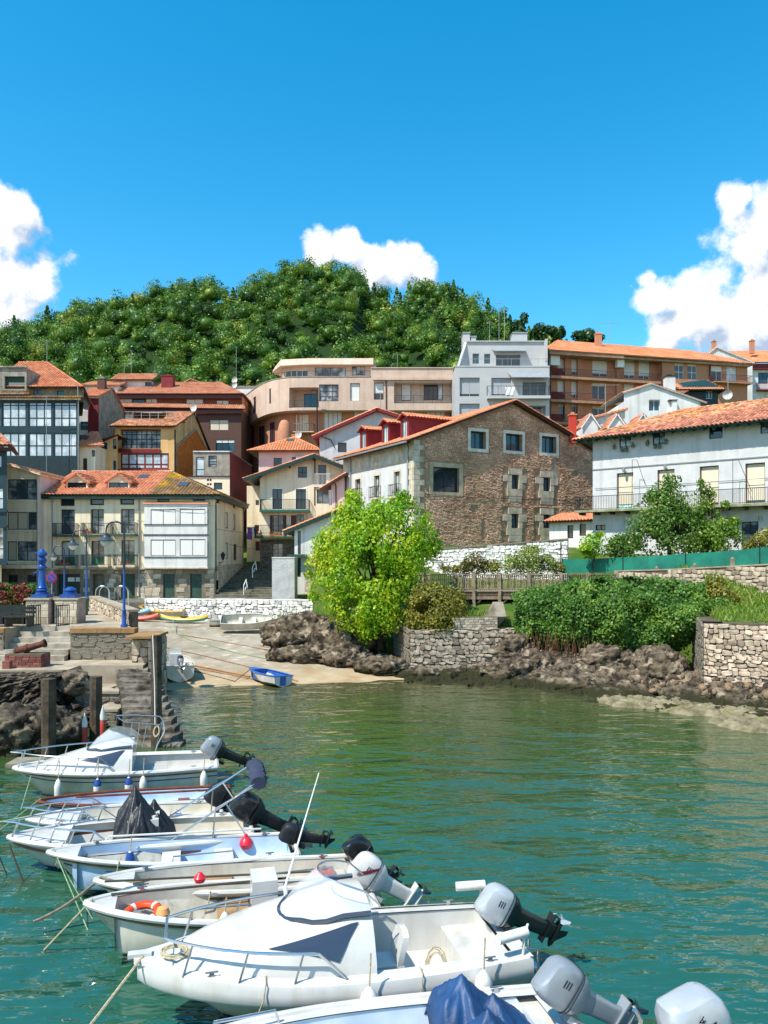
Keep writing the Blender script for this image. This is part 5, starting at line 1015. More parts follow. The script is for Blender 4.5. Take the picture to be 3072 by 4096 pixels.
# middle row
def chalet():
 Y=75.0;f=Fac((PX(1040,Y),Y),(PX(1372,Y),Y));za=PZ(1700+.5*250,Y);zl=PZ(1700+.5*395,Y);zr=PZ(1700+.5*335,Y);z0=3.5;c=f.px(*Z7(718,250))[0];sR=f.px(*Z7(722,600))[0]
 H=House('chalet_house','cream chalet style house with a green gabled verge, balconies and a stone base',(f.a.x+3,Y,4.2));H.fm=M_DWOOD
 zs=f.px(*Z7(400,915))[1];ws=(M_WFR,.09,.03);dd=dict(cols=2,fm=M_DWOOD,gm=M_GLASS,sur=ws,split=[.5])
 cl=[clip_line(f,(0,zl),(c,za)),clip_line(f,(c,za),(f.L,zr))]
 H.wall(f,zs,za,M_CREAM,[(583,334,656,422,dd),(379,512,457,672,dd),(567,512,648,672,dd),(383,722,467,850,dict(cols=2,gm=M_CURT,fm=M_BROWNF)),(572,716,632,850,dict(cols=2,gm=M_CURT,fm=M_BROWNF)),(733,515,828,628,dict(cols=2,gm=M_CURT,fm=M_DWOOD)),(745,318,810,480,dict(cols=1,fm=M_DWOOD,gm=M_GLASS))],Z7,clips=cl)
 for a,b in((360,382),(468,490),(528,570)):r=f.rect(Z7,a,722,b,880);H.part('shutter',f.box(MB(),*r,.003,.05),M_BROWNF)
 H.wall(f,z0,zs,M_JOINT,[(381,946,464,1062,dict(cols=2,fm=M_BROWNF,gm=M_CURT))],Z7,name='stone_base');r=f.rect(Z7,381,946,464,1062);stones(H.r,f,.02,f.L*.75,z0,zs-.05,pm('brown_rubble',W('8f8270',.75),W('6f6454',.7),ns=3,bump=.5,island=.2,rough=.95),sw=.4,sh=.22,proud=.05,holes=[r],single=140)
 H.shell(f,10,z0,zl,M_CREAM,party=False);g=Fac((f.a.x-1.9,Y+3.5),(f.a.x+.01,Y+3.5));H.wall(g,z0,zl-.8,M_CREAM,[(245,600,272,640,dict(cols=1)),(235,800,272,850,dict(cols=1,fm=M_BROWNF)),(243,930,278,1005,dict(cols=1,door=M_BROWNF,fm=M_BROWNF))],Z7,name='wing_wall');H.shell(g,6,z0,zl-.8,M_CREAM)
 e=.9
 sl=(za-zl)/c;H.roof([f.pt(-1.5,zl-1.5*sl,-10),f.pt(-1.5,zl-1.5*sl,e),f.pt(c,za+.12,e),f.pt(c,za+.12,-10)],M_TILE_S,edge=M_GRN,thick=.2);sr=(za-zr)/(f.L-c);H.roof([f.pt(f.L+.7,zr-.7*sr,e),f.pt(f.L+.7,zr-.7*sr,-10),f.pt(c,za+.12,-10),f.pt(c,za+.12,e)],M_TILE_S,edge=M_GRN,thick=.2)
 mb=MB();mb.bar(f.pt(-1.5,zl-1.5*sl-.12,e-.03),f.pt(c,za-.1,e-.03),.08,.34);mb.bar(f.pt(f.L+.7,zr-.7*sr-.12,e-.03),f.pt(c,za-.1,e-.03),.08,.34);H.part('verge_board',mb,M_GRN)
 mb=MB()
 for s in(.1,c*.55,c-.1):z=zl+s*sl-.28;mb.bar(f.pt(s,z,.01),f.pt(s,z,e-.1),.14,.18)
 H.part('roof_beam',mb,M_DWOOD)
 a,b=f.px(*Z7(286,680))[0],f.px(*Z7(678,680))[0];z=f.px(*Z7(450,682))[1];H.balcony(f,a,b,z,.85,h=1.0,slab=pm('green_balcony_slab',W('2f6a58',.8),rough=.6),th=.2,gap=.1)
 a,b=f.px(*Z7(246,890))[0],f.px(*Z7(552,890))[0];z=f.px(*Z7(400,890))[1];H.balcony(f,a,b,z,.85,h=1.05,slab=pm('mossy_balcony_slab',W('4f6b38',.8),W('3a5230',.8),ns=3),th=.2,gap=.1)
 a,b=f.px(*Z7(716,485))[0],f.px(*Z7(852,485))[0];z=f.px(*Z7(780,487))[1];H.balcony(f,a,b,z,.7,h=1.1,slab=M_WFR,iron=M_WFR,gap=.13)
 H.part('bay_wall',wall_mesh(f.shift(.3),f.px(*Z7(780,700))[1]-.5,z,[f.shift(.3).rect(Z7,733,515,828,628)+(.3,)],s0=sR,s1=f.L-.02),M_CREAM);H.part('corner_post',f.box(MB(),sR-.08,sR+.02,z-1.9,zr+1.4,.0,.34),M_DWOOD)
chalet()
def hip_pink():
 Y=84.0;f=Fac((PX(1035,Y),Y),(PX(1275,Y),Y));ze=PZ(1380+.5*852,Y);H=House('pink_hip_house','pale pink house under an orange hipped roof with a green skylight',(f.a.x+3,Y,8));H.fm=M_BROWNF
 H.wall(f,6,ze,M_PINK,[(388,902,454,978,dict(cols=2,gm=M_GLASS)),(535,896,570,938,dict(cols=1))],Z3);H.shell(f,7.5,6,ze,M_PINK);xl,xr=PX(990,Y-.7),PX(1292,Y-.7);xa=PX(1178,88);za=PZ(1380+.5*738,88);A,B,C_,D_=(xl,Y-.7,ze),(xr,Y-.7,ze),(xr,92,ze),(xl,92,ze);T=(xa,88,za)
 for q in([A,B,T],[B,C_,T],[C_,D_,T],[D_,A,T]):H.roof(q,M_TILE_O,edge=M_BROWNF)
 ridge(H.r,A,T,M_TILE_O);ridge(H.r,B,T,M_TILE_O);p=P(*Z3(525,765),87);mb=MB();sl=(za-ze)/(88-Y+.7);zz=ze+(86.6-Y+.7)*sl+.08;mb.hexa([(p.x-.4,86.2,zz-.4*sl),(p.x+.4,86.2,zz-.4*sl),(p.x+.4,87,zz+.4*sl),(p.x-.4,87,zz+.4*sl)]+[(p.x+a,86.6+b,zz+b*sl+.1)for a,b in((-.4,-.4),(.4,-.4),(.4,.4),(-.4,.4))]);H.part('skylight',mb,M_GRN2)
 H.part('white_flue',MB().box(PX(1200,Y-.2)-.4,Y-.4,ze-2.5,PX(1200,Y)+.35,Y-.01,ze-.6),M_WHITE)
hip_pink()
def white_gable():
 Y=81.0;f=Fac((PX(1278,Y),Y),(PX(1660,Y),Y));za=PZ(1380+.5*520,Y);zl=PZ(1380+.5*715,Y);zr=PZ(1380+.5*610,Y);c=f.px(*Z3(1215,520))[0]
 H=House('white_red_verge_house','white gabled house with red roof verge behind the stone building',(f.a.x+4,Y,8));H.fm=M_BROWNF
 H.wall(f,6,za,M_WHITE2,[(902,780,972,858,dict(cols=1,gm=M_GLASS))],Z3,clips=[clip_line(f,(0,zl),(c,za)),clip_line(f,(c,za),(f.L,zr))]);H.shell(f,8,6,zl,M_WHITE2);s=(za-zl)/c
 H.roof([f.pt(-.7,zl-.6*s,-8),f.pt(-.7,zl-.6*s,.6),f.pt(c,za+.12,.6),f.pt(c,za+.12,-8)],M_TILE_O,edge=M_RED,thick=.28);s2=(za-zr)/(f.L-c);H.roof([f.pt(f.L+.5,zr-.5*s2,.6),f.pt(f.L+.5,zr-.5*s2,-8),f.pt(c,za+.12,-8),f.pt(c,za+.12,.6)],M_TILE_O,edge=M_RED,thick=.28)
 H.pipe([f.pt(.1,zl-.2,.3),f.pt(1.2,zl-.6,.12),f.pt(1.6,zl-1.4,.1)],.05,M_IRON)
white_gable()
def stone_building():
 K=(PX(893*1.85172,60),60.0);d=Vector((1.82,1)).normalized();e=Vector((-1,1.82)).normalized()
 Kv=Vector(K);g=Fac(K,Kv+d*18.65);l=Fac(Kv+e*12.5,K);z0=5.5;ze=15.25
 H=House('stone_gable_building','large rubble stone gable building with pale quoins, white left facade and red dormers',(*(Kv+d*6),6.8));H.fm=M_NAVY
 sa,za=g.px(*Z8(1130,52));sr,zr=g.L,15.6
 hs=[(877,220,970,325),(1089,235,1190,338),(1306,250,1395,350),(652,437,810,586),(1125,482,1167,567),(1315,497,1358,580),(1123,718,1167,803),(1315,722,1358,803),(1122,890,1168,905)]
 w1=dict(cols=2,fm=M_NAVY,gm=M_GLASSB,dep=.45,sur=(pm('cream_surround',W('efe8d8',.85),W('d9d0bc',.82),ns=2,bump=.2,rough=.9),.26,.05));wb=dict(cols=2,fm=M_NAVY,gm=M_GLASS,dep=.35,split=[.25],sur=(pm('tan_surround',W('d2bfa0',.85),W('b5a284',.8),ns=2,bump=.4,rough=.9),.34,.03));wsml=dict(cols=1,fm=M_NAVY,gm=M_GLASSB,dep=.3)
 cl=[clip_line(g,(0,ze),(sa,za)),clip_line(g,(sa,za),(sr,zr))]
 rub=pm('brown_rubble_stone',W('e0b898',.95),W('b58e72',.9),ns=.8,bump=.7,bs=14,island=.22,rough=.95,spec=.12,mask2=(W('cfa088',.88),.18,.52,.68));mort=pm('brown_mortar',W('b99c80',.88),W('99806a',.82),ns=2,bump=.6,bs=20,rough=.95,spec=.1,mask2=(W('d8cfbf',.7),.5,.63,.68))
 H.wall(g,z0,za,mort,[(*hs[i],w1 if i<3 else wb if i==3 else wsml)for i in range(8)],Z8,clips=cl,name='gable_wall')
 rects=[g.rect(Z8,*q)for q in hs[:8]];big=[]
 for i,(a,b,c,dd)in enumerate(rects):
  if i<4:m=.26 if i<3 else.4;big.append((a-m,b+m,c-m,dd+m))
  else:
   wd=(b-a);bl=[(a-.35,b+.35,dd,dd+.55),(a-.3,b+.3,c-1.15,c-.6),(a-.5,b+.35,c-.6,c),(a-.45,a,c,c+(dd-c)*.5),(a-.9,a,c+(dd-c)*.5,dd-.05),(b,b+.85,c+(dd-c)*.45,dd),(b,b+.4,c,c+(dd-c)*.45)]
   for q in bl:H.part('dressed_stone',g.box(MB(),q[0]+.012,q[1]-.012,q[2]+.012,q[3]-.012,-.05,.075+random.uniform(-.01,.01)),M_STONE)
   big.append((a-.9,b+.85,c-1.15,dd+.55))
 z=z0;i=0;qn=[]
 while z<ze-.4:
  h=random.uniform(.38,.5);wq=(.95,.55)[i%2];H.part('quoin',g.box(MB(),-.02,wq,z+.01,z+h-.01,-.05,.085),M_STONE);H.part('quoin',l.box(MB(),l.L-(.5,.95)[i%2],l.L-.001,z+.01,z+h-.01,-.05,.06),M_STONE);z+=h;i+=1
 big.append((0,.98,z0,ze))
 top=lambda s,z:z<(ze+(za-ze)*s/sa if s<sa else za+(zr-za)*(s-sa)/(sr-sa))-.35
 stones(H.r,g,.2,g.L,z0+.8,za,rub,sw=.19,sh=.105,proud=.06,holes=big,single=300,jit=.35,keep=lambda s,z:top(s,z)and vn(s,z))
 sq=dict(cols=1,fm=M_NAVY,gm=M_GLASS,sur=(M_STONE,.3,.03));tall=dict(cols=2,fm=M_GRN,gm=M_CURT,dep=.2,sur=(M_STONE,.2,.03))
 H.wall(l,z0,ze,M_WHITE2,[(182,392,216,440,sq),(300,362,333,408,sq),(420,335,450,382,sq),(184,507,215,640,tall),(298,486,330,630,tall),(418,462,452,622,tall),(184,690,215,800,tall),(298,690,330,800,tall)],Z8,name='white_facade');zc=l.px(*Z8(300,435))[1];H.band(l,0,l.L,zc-.12,zc,.06,M_STONE)
 H.band(l,0,l.L-.9,zc,ze-.05,.012,pm('grey_frieze',W('e4e0d4',.8),W('bdb6a5',.75),ns=1.1))
 for x,y in((184,632),(298,622),(418,612)):s,z=l.px(*Z8(x+15,y));H.balcony(l,s-.75,s+.75,z,.45,h=.95,gap=.14)
 for x in(158,505):s=l.px(*Z8(x,400))[0];H.pipe([l.pt(s,ze-.05,.5),l.pt(s,ze-.5,.1),l.pt(s,8,.1)],.07)
 mb=MB();b1,b2=g.pt(g.L,0),l.pt(0,0);q=b2+(b1-Vector((*K,0)));mb.quad((b1 .x,b1 .y,z0),(q.x,q.y,z0),(q.x,q.y,zr),(b1 .x,b1 .y,zr));mb.quad((q.x,q.y,z0),(b2 .x,b2 .y,z0),(b2 .x,b2 .y,ze),(q.x,q.y,ze));H.part('back_wall',mb,M_CONC)
 n3=Vector((e.x,e.y,0));back=n3*12.8;o=Vector((*(-d*.9),0));fw=-n3*.45;sl=(za-ze)/sa
 eL=g.pt(0,ze-.9*sl+.12)+o;A1,A0=eL+fw,eL+back;R1,R0=g.pt(sa,za+.2)+fw,g.pt(sa,za+.2)+back;eR=g.pt(sr+.4,zr-.05);
 H.roof([A0,A1,R1,R0],M_TILE,edge=M_DWOOD,thick=.16);H.roof([eR+fw,eR+back,R0,R1],M_TILE,edge=M_DWOOD,thick=.16);ridge(H.r,R1,R0,M_TILE);ridge(H.r,A1,R1,M_TILE,.16);ridge(H.r,eR+fw,R1,M_TILE,.16)
 mb=MB()
 for i in range(26):s=.3+i*.47;mb.bar(l.pt(s,ze-.12,-.1),l.pt(s,ze-.42,.85),.1,.14)
 H.part('rafter_tails',mb,M_DWOOD);mb=MB();mb.tube([A0+Vector((0,0,-.1)),A1+Vector((0,0,-.1))],.08,6);H.part('gutter',mb,M_GUT)
 for i,(uc,vb,vt,uf)in enumerate(((1300+232*.663,1580+318*.663,1580+238*.663,68),(1300+365*.663,1580+278*.663,1580+200*.663,65),(1300+480*.663,1580+250*.663,1580+162*.663,62.2))):
  rin=.9;fr=Fac((Kv+e*12.5+d*rin),(Kv+d*rin));s,zz=fr.px(uc,vb);zb=ze+rin*sl+.1;h=1.75;wd=1.35;dl=Fac(fr.pt(s-wd/2,0)[:2],fr.pt(s+wd/2,0)[:2]);ln=h/sl
  ins=lambda q,z,o_:dl.pt(q,z,o_)
  mb=wall_mesh(dl,zb-.3,zb+h,[(.3,wd-.3,zb+.1,zb+h-.25,.12)]);H.part('dormer_wall',mb,M_RED);H.window(dl,.3,wd-.3,zb+.1,zb+h-.25,cols=2,fm=pm('turquoise_frame',W('3f8f84',.85),rough=.5),gm=M_CURT2,dep=.12)
  mb=MB()
  for q in(0,wd):mb.add([dl.pt(q,zb-.3),dl.pt(q,zb+h),dl.pt(q,zb+h,-ln)],[(0,1,2)])
  H.part('dormer_cheek',mb,M_RED);m=wd/2;rs=.35
  H.roof([dl.pt(wd+.18,zb+h-.06,.25),dl.pt(wd+.18,zb+h-.06,-ln-.2),dl.pt(m,zb+h+rs,-ln-1.2),dl.pt(m,zb+h+rs,.25)],M_TILE_O,edge=M_RED,name='dormer_roof');H.roof([dl.pt(-.18,zb+h-.06,-ln-.2),dl.pt(-.18,zb+h-.06,.25),dl.pt(m,zb+h+rs,.25),dl.pt(m,zb+h+rs,-ln-1.2)],M_TILE_O,edge=M_RED,name='dormer_roof')
 c=P(*Z4(1190,800),67);H.chimney(c.x,67.5,c.z-1.5,c.z+.9,.55,.6,pm('red_chimney',W('d0402e',.8),rough=.8),M_TILE)
 return H,g,l
def vn(s,z):return float(vnoise(np.array([s*.9,z*.9,3.1]),4))<.86
STONEB,STONE_G,STONE_L=stone_building()
def right_house():
 a=Vector((PX(2371,58),58));d=Vector((1.186,-1)).normalized();f=Fac(a,a+d*15.5);z0,ze=5.2,14.9
 H=House('white_balcony_house','white house with long iron balcony and weathered tile roof on the right',(*(a+d*5),6.0));H.fm=M_NAVY
 wd=dict(cols=2,fm=M_NAVY,gm=M_CURT,dep=.14);wood=pm('brown_door_frame',W('7a4a34',.8),rough=.6)
 dr=dict(cols=1,bl=.93,bm=M_BLC,fm=wood,gm=M_GLASSB,dep=.22,fw=.07)
 H.wall(f,z0,ze,M_WHITE2,[(470,263,565,375,wd),(737,242,835,355,wd),(1188,190,1295,308,dict(cols=1,fm=M_NAVY,gm=M_GLASS)),(1598,150,1720,265,dict(cols=2,fm=M_DWOOD,split=[.5],gm=M_CURT)),(450,582,582,877,dict(dr,low=(.13,pm('striped_turquoise_cloth',W('5fc0b4',.8),W('e8f4f0',.85),ns=9,nc=(.48,.52))),bl=.85)),(775,555,912,850,dr),(1113,527,1265,840,dr),(1478,503,1635,822,dr),(1447,972,1582,1195,dict(cols=2,fm=M_NAVY,gm=M_CURT,dep=.2)),(280,998,360,1040,dict(cols=2,fm=M_DWOOD))],Z9)
 H.shell(f,11,z0,ze,M_WHITE2)
 z=f.px(*Z9(900,505))[1];H.band(f,0,f.L,z-.08,z,.05,pm('grey_string',W('9a9c9c',.7)))
 s0,zb=f.px(*Z9(262,885));b=H.balcony(f,-1.0,f.L,zb,1.05,h=1.0,slab=pm('mossy_slab',W('b9b59c',.7),W('7f8a55',.7),ns=2,bump=.3),gap=.125,th=.16)
 mb=MB()
 for i in range(14):s=-.6+i*1.15;mb.bar(f.pt(s,zb-.26,.01),f.pt(s,zb-.26,.95),.14,.18)
 mb.build('balcony_joists',M_DWOOD,b)
 sl=.36;e=1.05;zt=ze-.05;A,B=f.pt(-1.1,zt,e),f.pt(f.L,zt,e);r=7.2;Cc,Dd=f.pt(f.L,zt+(e+r-1)*sl,-r+1),f.pt(4.6,zt+(e+r-1)*sl,-r+1)
 H.roof([A,B,Cc,Dd],M_TILE_R,single=300,edge=M_GRN,thick=.1);H.roof([f.pt(-1.1,zt,-12),A,Dd],M_TILE_R,edge=M_GRN);ridge(H.r,A,Dd,M_TILE_R);ridge(H.r,Dd,Cc,M_TILE_R)
 H.roof([f.pt(f.L,zt,-13.5),f.pt(-1.1,zt,-12),Dd,Cc],M_TILE_R,edge=M_GRN)
 rm=pm('green_rafter',W('2f4a44',.85),rough=.6)
 for i in range(24):s=-.8+i*.7;H.part('rafter',MB().bar(f.pt(s,zt+.14,-.05),f.pt(s,zt-.22,e-.12),.11,.15),rm)
 mb=MB();f.box(mb,-.9,f.L,zt-.02,zt+.0,.0,.3)
 for x in(615,1412):
  s,zz=f.px(*Z9(x,487));s2,z2=f.px(*Z9(x+(105 if x<900 else 150),690 if x<900 else 740));H.part('awning_iron',MB().tube([f.pt(s,zb+.1,.95),f.pt(s,zz,.95)],.02,5).tube([f.pt(s,zz,.95),f.pt(s+.35,zz-.05,.95),f.pt(s2,z2,.95)],.018,5),M_IRON)
 for x,y in((515,562),(845,538),(1603,942)):
  s,zz=f.px(*Z9(x,y));mb=MB();p=f.pt(s,zz,.22);mb.lathe((p.x,p.y,p.z),[(.03,.14),(.12,.1),(.1,-.12),(.05,-.16)],8);mb.bar(f.pt(s,zz+.12,0),f.pt(s,zz+.12,.22),.03);H.part('wall_lamp',mb,M_GUT)
 wh={435:'left of',585:'right of',497:'just below',533:'below right of'}
 pot=pm('grey_green_pot',W('8a8f80',.7),W('6a6f60',.7),ns=8)
 for base,nm in(((0,0),'the first small upper window'),((265,-28),'the second small upper window')):
  for x,y in((435,380),(585,368),(497,403),(533,402)):
   s,zz=f.px(*Z9(x+base[0],y+base[1]));p=f.pt(s,zz,.16)
   t=thing('flower_pot',p,f'small hanging flower pot {wh[x]} {nm} of the white house','flower pot','pots hanging on the white house wall')
   MB().lathe((p.x,p.y,p.z),[(.08,-.14),(.13,.08),(.14,.1),(.1,.1)],8).build('pot',pot,t,smooth=True)
   m2=MB().tube([f.pt(s,zz+.28,0),f.pt(s,zz+.3,.1),p+Vector((0,0,.12))],.012,4);m2 .build('hanger',M_IRON,t)
   V,Fq=leaf_quads(rng.normal(size=(26,3))*.06+np.array([0,0,.14]),rdir(26,.5),.09);npmesh('plant',V,Fq,LEAF_DK,t)
 return H,f
LEAF_DK=leafmat('dark_plant_leaf',[(0,hexc('2e3d1c')),(1,hexc('5b6b34'))],trans=.2)
RIGHTH,RIGHT_F=right_house()
def small_front():
 f=Fac((PX(2198,62.5),62.5),(PX(2378,59.5),59.5));zt=f.px(*Z8(1490,762))[1];H=House('white_annex','small white annex with tile lean-to roof against the stone gable',(f.a.x+1.5,61.5,6.2));H.fm=M_DWOOD
 H.wall(f,4.5,zt,M_WHITE,[(1462,785,1498,865,dict(cols=1)),(1535,778,1575,850,dict(cols=1))],Z8);H.shell(f,4,4.5,zt,M_WHITE);H.roof([f.pt(-.3,zt+.02,.5),f.pt(f.L+.2,zt+.02,.5),f.pt(f.L+.2,zt+.75,-2),f.pt(-.3,zt+.75,-2)],M_TILE,edge=M_DWOOD)
 Y=66.0;f=Fac((PX(1178,Y),Y),(PX(1378,Y),Y));zl,zr=PZ(1700+.5*815,Y),PZ(1700+.5*655,Y);H=House('white_shed_house','white lean-to house with an orange mono-pitch roof beside the bright green tree',(f.a.x+2,Y,3.2));H.fm=M_NAVY
 H.wall(f,2.8,zr,M_WHITE,[(583,848,606,1032,dict(cols=1,gm=M_GLASS,fm=M_NAVY)),(556,1062,606,1215,dict(cols=2,door=M_GRN,fm=M_GRN))],Z7,clips=[clip_line(f,(0,zl),(f.L,zr))]);H.shell(f,6,2.8,zl,M_WHITE);k=(zr-zl)/f.L
 H.roof([f.pt(-.9,zl-.9*k,-6),f.pt(-.9,zl-.9*k,.5),f.pt(f.L+.4,zr+.4*k,.5),f.pt(f.L+.4,zr+.4*k,-6)],M_TILE_O,edge=M_GRN,thick=.3)
 s,z=f.px(*Z7(575,1045));H.part('door_canopy',f.box(MB(),s-.75,s+.85,z-.1,z+.12,.0,.6),M_GRN2);stones(H.r,f,.9,f.L,2.8,f.px(*Z7(620,1060))[1],M_STONE,sw=.4,sh=.3,proud=.04,single=60,holes=[f.rect(Z7,556,1062,606,1215)])
 Y=62.0;x0,x1=PX(1088,Y),PX(1178,Y);z1=PZ(2233,Y);H=House('alley_block','rough whitewashed masonry block standing at the mouth of the stepped alley',(x0+.9,Y,2.7),'wall');f=Fac((x0,Y),(x1,Y));m=pm('rough_whitewash',W('d9d9d6',.8),W('c2c2bf',.78),ns=1.4,bump=.8,bs=3,bdist=.06,rough=.95);H.wall(f,2.4,z1,m);H.shell(f,2.2,2.4,z1,m);H.band(f,-.02,f.L+.02,z1,z1+.09,.03,M_WHITE,name='coping',d0=-2.2)
 Y=70.0;f=Fac((PX(1325,Y),Y),(PX(1378,Y),Y));zl,zr=PZ(1700+.5*450,Y),PZ(1700+.5*395,Y);H=House('pink_wing','pink house wing with a steep orange verge and white bay window',(f.a.x+.6,Y,5));H.wall(f,4,zr,M_PINK,[(828,520,862,650,dict(cols=2,fm=M_WFR,gm=M_CURT2,dep=.05))],Z7,clips=[clip_line(f,(0,zl),(f.L,zr))]);H.shell(f,4,4,zl,M_PINK);k=(zr-zl)/f.L
 H.roof([f.pt(-1.0,zl-1.0*k-.2,-4),f.pt(-1.0,zl-1.0*k-.2,.6),f.pt(f.L+.2,zr+.12,.6),f.pt(f.L+.2,zr+.12,-4)],M_TILE_O,edge=M_DWOOD,thick=.2);H.pipe([f.pt(.3,zl-.1,.3),f.pt(.42,zl-.4,.1),f.pt(.45,8,.1)],.05,M_IRON)
small_front()
# slipway, quay, walls, rocks
def ramp_z(x,y):return.0554*(y-36.0-.22*(x+10))
def sheet(name,X,Y,Z,mat,smooth=True,**k):
 ny,nx=X.shape;i=np.arange(nx*ny).reshape(ny,nx);Fc=np.stack([i[:-1,:-1],i[:-1,1:],i[1:,1:],i[1:,:-1]],-1).reshape(-1,4)
 return npmesh(name,np.stack([X,Y,Z],-1).reshape(-1,3),Fc,mat,smooth=smooth,**k)
def slip_mat():
 m=pm('slipway_concrete',W('b9ae9c',.76),W('90866f',.7),ns=.6,rough=.9,bump=.45,bs=6,bdist=.03,spec=.2,nc=(.35,.7),mask2=(W('d3c8b4',.78),1.3,.55,.7),streak=(W('6f6656',.7),.0))
 nt=m.node_tree;N=nt.nodes;L=nt.links;b=N['Principled BSDF'];old=b.inputs['Base Color'].links[0].from_socket
 tc=N.new('ShaderNodeTexCoord');s=N.new('ShaderNodeSeparateXYZ');L.new(tc.outputs['Object'],s.inputs[0])
 n=N.new('ShaderNodeTexNoise');n.inputs['Scale'].default_value=.9;n.inputs['Detail'].default_value=6;L.new(tc.outputs['Object'],n.inputs['Vector'])
 q=N.new('ShaderNodeMath');q.operation='MULTIPLY_ADD';L.new(n.outputs['Fac'],q.inputs[0]);q.inputs[1].default_value=.5;L.new(s.outputs['Z'],q.inputs[2])
 r=N.new('ShaderNodeValToRGB');L.new(q.outputs[0],r.inputs['Fac']);e=r.color_ramp.elements
 e[0].position=.18;e[0].color=(1,1,1,1);e[1].position=.62;e[1].color=(0,0,0,1);x=e.new(.36);x.color=(.85,.85,.85,1)
 mx=N.new('ShaderNodeMix');mx.data_type='RGBA';L.new(r.outputs[0],mx.inputs['Factor']);L.new(old,mx.inputs['A'])
 r2=N.new('ShaderNodeValToRGB');L.new(n.outputs['Fac'],r2 .inputs['Fac']);r2 .color_ramp.elements[0].color=(*W('b59a72',.7),1);r2 .color_ramp.elements[1].color=(*W('cdb793',.75),1);r2 .color_ramp.elements[0].position=.35;r2 .color_ramp.elements[1].position=.65
 L.new(r2 .outputs[0],mx.inputs['B']);L.new(mx.outputs['Result'],b.inputs['Base Color']);return m
xs,ys=np.meshgrid(np.arange(-27,5.01,.25),np.arange(30,59.3,.25))
sheet('slipway',xs,ys,ramp_z(xs,ys)+(fbm(np.stack([xs,ys,xs*0],-1)*.8,3,2)-.5)*.07,slip_mat(),label='sloping concrete slipway running down into the water',kind='structure')
SLIP=bpy.data.objects['slipway']
for k,(ua,Ya,ub,Yb)in enumerate(((640,47.0,1190,37.8),(700,41.5,1120,36.9),(720,51.5,1500,39.6),(1040,47.5,1560,39.8))):
 mb=MB();n=14
 for i in range(n):
  y0,y1=Ya+(Yb-Ya)*i/n,Ya+(Yb-Ya)*(i+1)/n;x0,x1=PX(ua+(ub-ua)*i/n,y0),PX(ua+(ub-ua)*(i+1)/n,y1);mb.bar((x0,y0,ramp_z(x0,y0)+.02),(x1,y1,ramp_z(x1,y1)+.02),.09,.05)
 mb.build('track_rail',pm('rusty_track',W('a5835c',.75),W('7d6246',.7),ns=3,rough=.95),SLIP)
M_QST=pm('quay_stone',W('a39a88',.75),W('7d7466',.7),ns=.9,bump=.8,bs=5,bdist=.06,rough=.95,spec=.15,mask2=(W('4d483f',.6),.8,.55,.7))
M_QTOP=pm('quay_paving',W('c3b59e',.75),W('a2947e',.72),ns=1.2,bump=.3,bs=8,rough=.9,spec=.15)
M_COPE=pm('ochre_coping',W('b98f5e',.75),W('8f744f',.7),ns=1.5,bump=.4,bs=8,rough=.9,spec=.15,island=.15)
M_RUB=pm('pale_rubble',W('cbbca4',.82),W('9c8d78',.78),ns=2,bump=.6,bs=12,island=.35,rough=.95,spec=.12)
M_RUBM=pm('rubble_mortar',W('8a7d6c',.6),W('655b4d',.55),ns=2,bump=.6,bs=12,rough=.95,spec=.1)
M_WRUB=pm('whitewashed_rubble',W('f5f3ee',.82),W('dcd8cd',.78),ns=1.2,bump=.5,bs=8,island=.12,rough=.9,spec=.15,mask2=(W('a08a68',.7),.9,.66,.74))
M_WRUBM=pm('whitewashed_mortar',W('c9c3b6',.7),W('9c927f',.65),ns=2,bump=.5,bs=10,rough=.95)
def rockmat(name,a,b,c,rough=.92):
 m=pm(name,a,b,ns=2.6,nd=10,bump=1.0,bs=9,bdist=.07,rough=rough,spec=.2,nc=(.4,.6),mask2=(c,1.7,.56,.64));nt=m.node_tree;N=nt.nodes;L=nt.links;p=N['Principled BSDF'];old=p.inputs['Base Color'].links[0].from_socket
 g=N.new('ShaderNodeNewGeometry');s=N.new('ShaderNodeSeparateXYZ');L.new(g.outputs['Position'],s.inputs[0]);n=N.new('ShaderNodeTexNoise');n.inputs['Scale'].default_value=1.6;n.inputs['Detail'].default_value=5;L.new(g.outputs['Position'],n.inputs['Vector'])
 q=N.new('ShaderNodeMath');q.operation='MULTIPLY_ADD';L.new(n.outputs['Fac'],q.inputs[0]);q.inputs[1].default_value=-.5;L.new(s.outputs['Z'],q.inputs[2]);r=N.new('ShaderNodeValToRGB');L.new(q.outputs[0],r.inputs['Fac']);e=r.color_ramp.elements;e[0].position=0.0;e[0].color=(1,1,1,1);e[1].position=.22;e[1].color=(0,0,0,1)
 mx=N.new('ShaderNodeMix');mx.data_type='RGBA';L.new(r.outputs[0],mx.inputs['Factor']);L.new(old,mx.inputs['A']);mx.inputs['B'].default_value=(*W('3a3a22',.6),1);L.new(mx.outputs['Result'],p.inputs['Base Color']);return m
M_ROCK=rockmat('dark_shore_rock',W('7d6f5c',.74),W('352e26',.64),W('a59780',.78));M_ROCKB=rockmat('black_wet_rock',W('6a5f50',.74),W('2b2620',.66),W('8f8468',.74),.7)
M_ROCKP=pm('pale_algae_rock',W('a89b7c',.68),W('6f6748',.6),ns=2.6,nd=7,bump=.7,bs=3,bdist=.08,rough=.85,mask2=(W('8a8a44',.65),.7,.55,.7))
PLZ,LPZ=3.08,1.78
def poly_slab(name,pts,z0,z1,mat,parent=None,**k):
 mb=MB();n=len(pts);mb.add([(x,y,z1)for x,y in pts]+[(x,y,z0)for x,y in pts],[tuple(range(n))]+[(i,n+i,n+(i+1)%n,(i+1)%n)for i in range(n)]);return mb.build(name,mat,parent,**k)
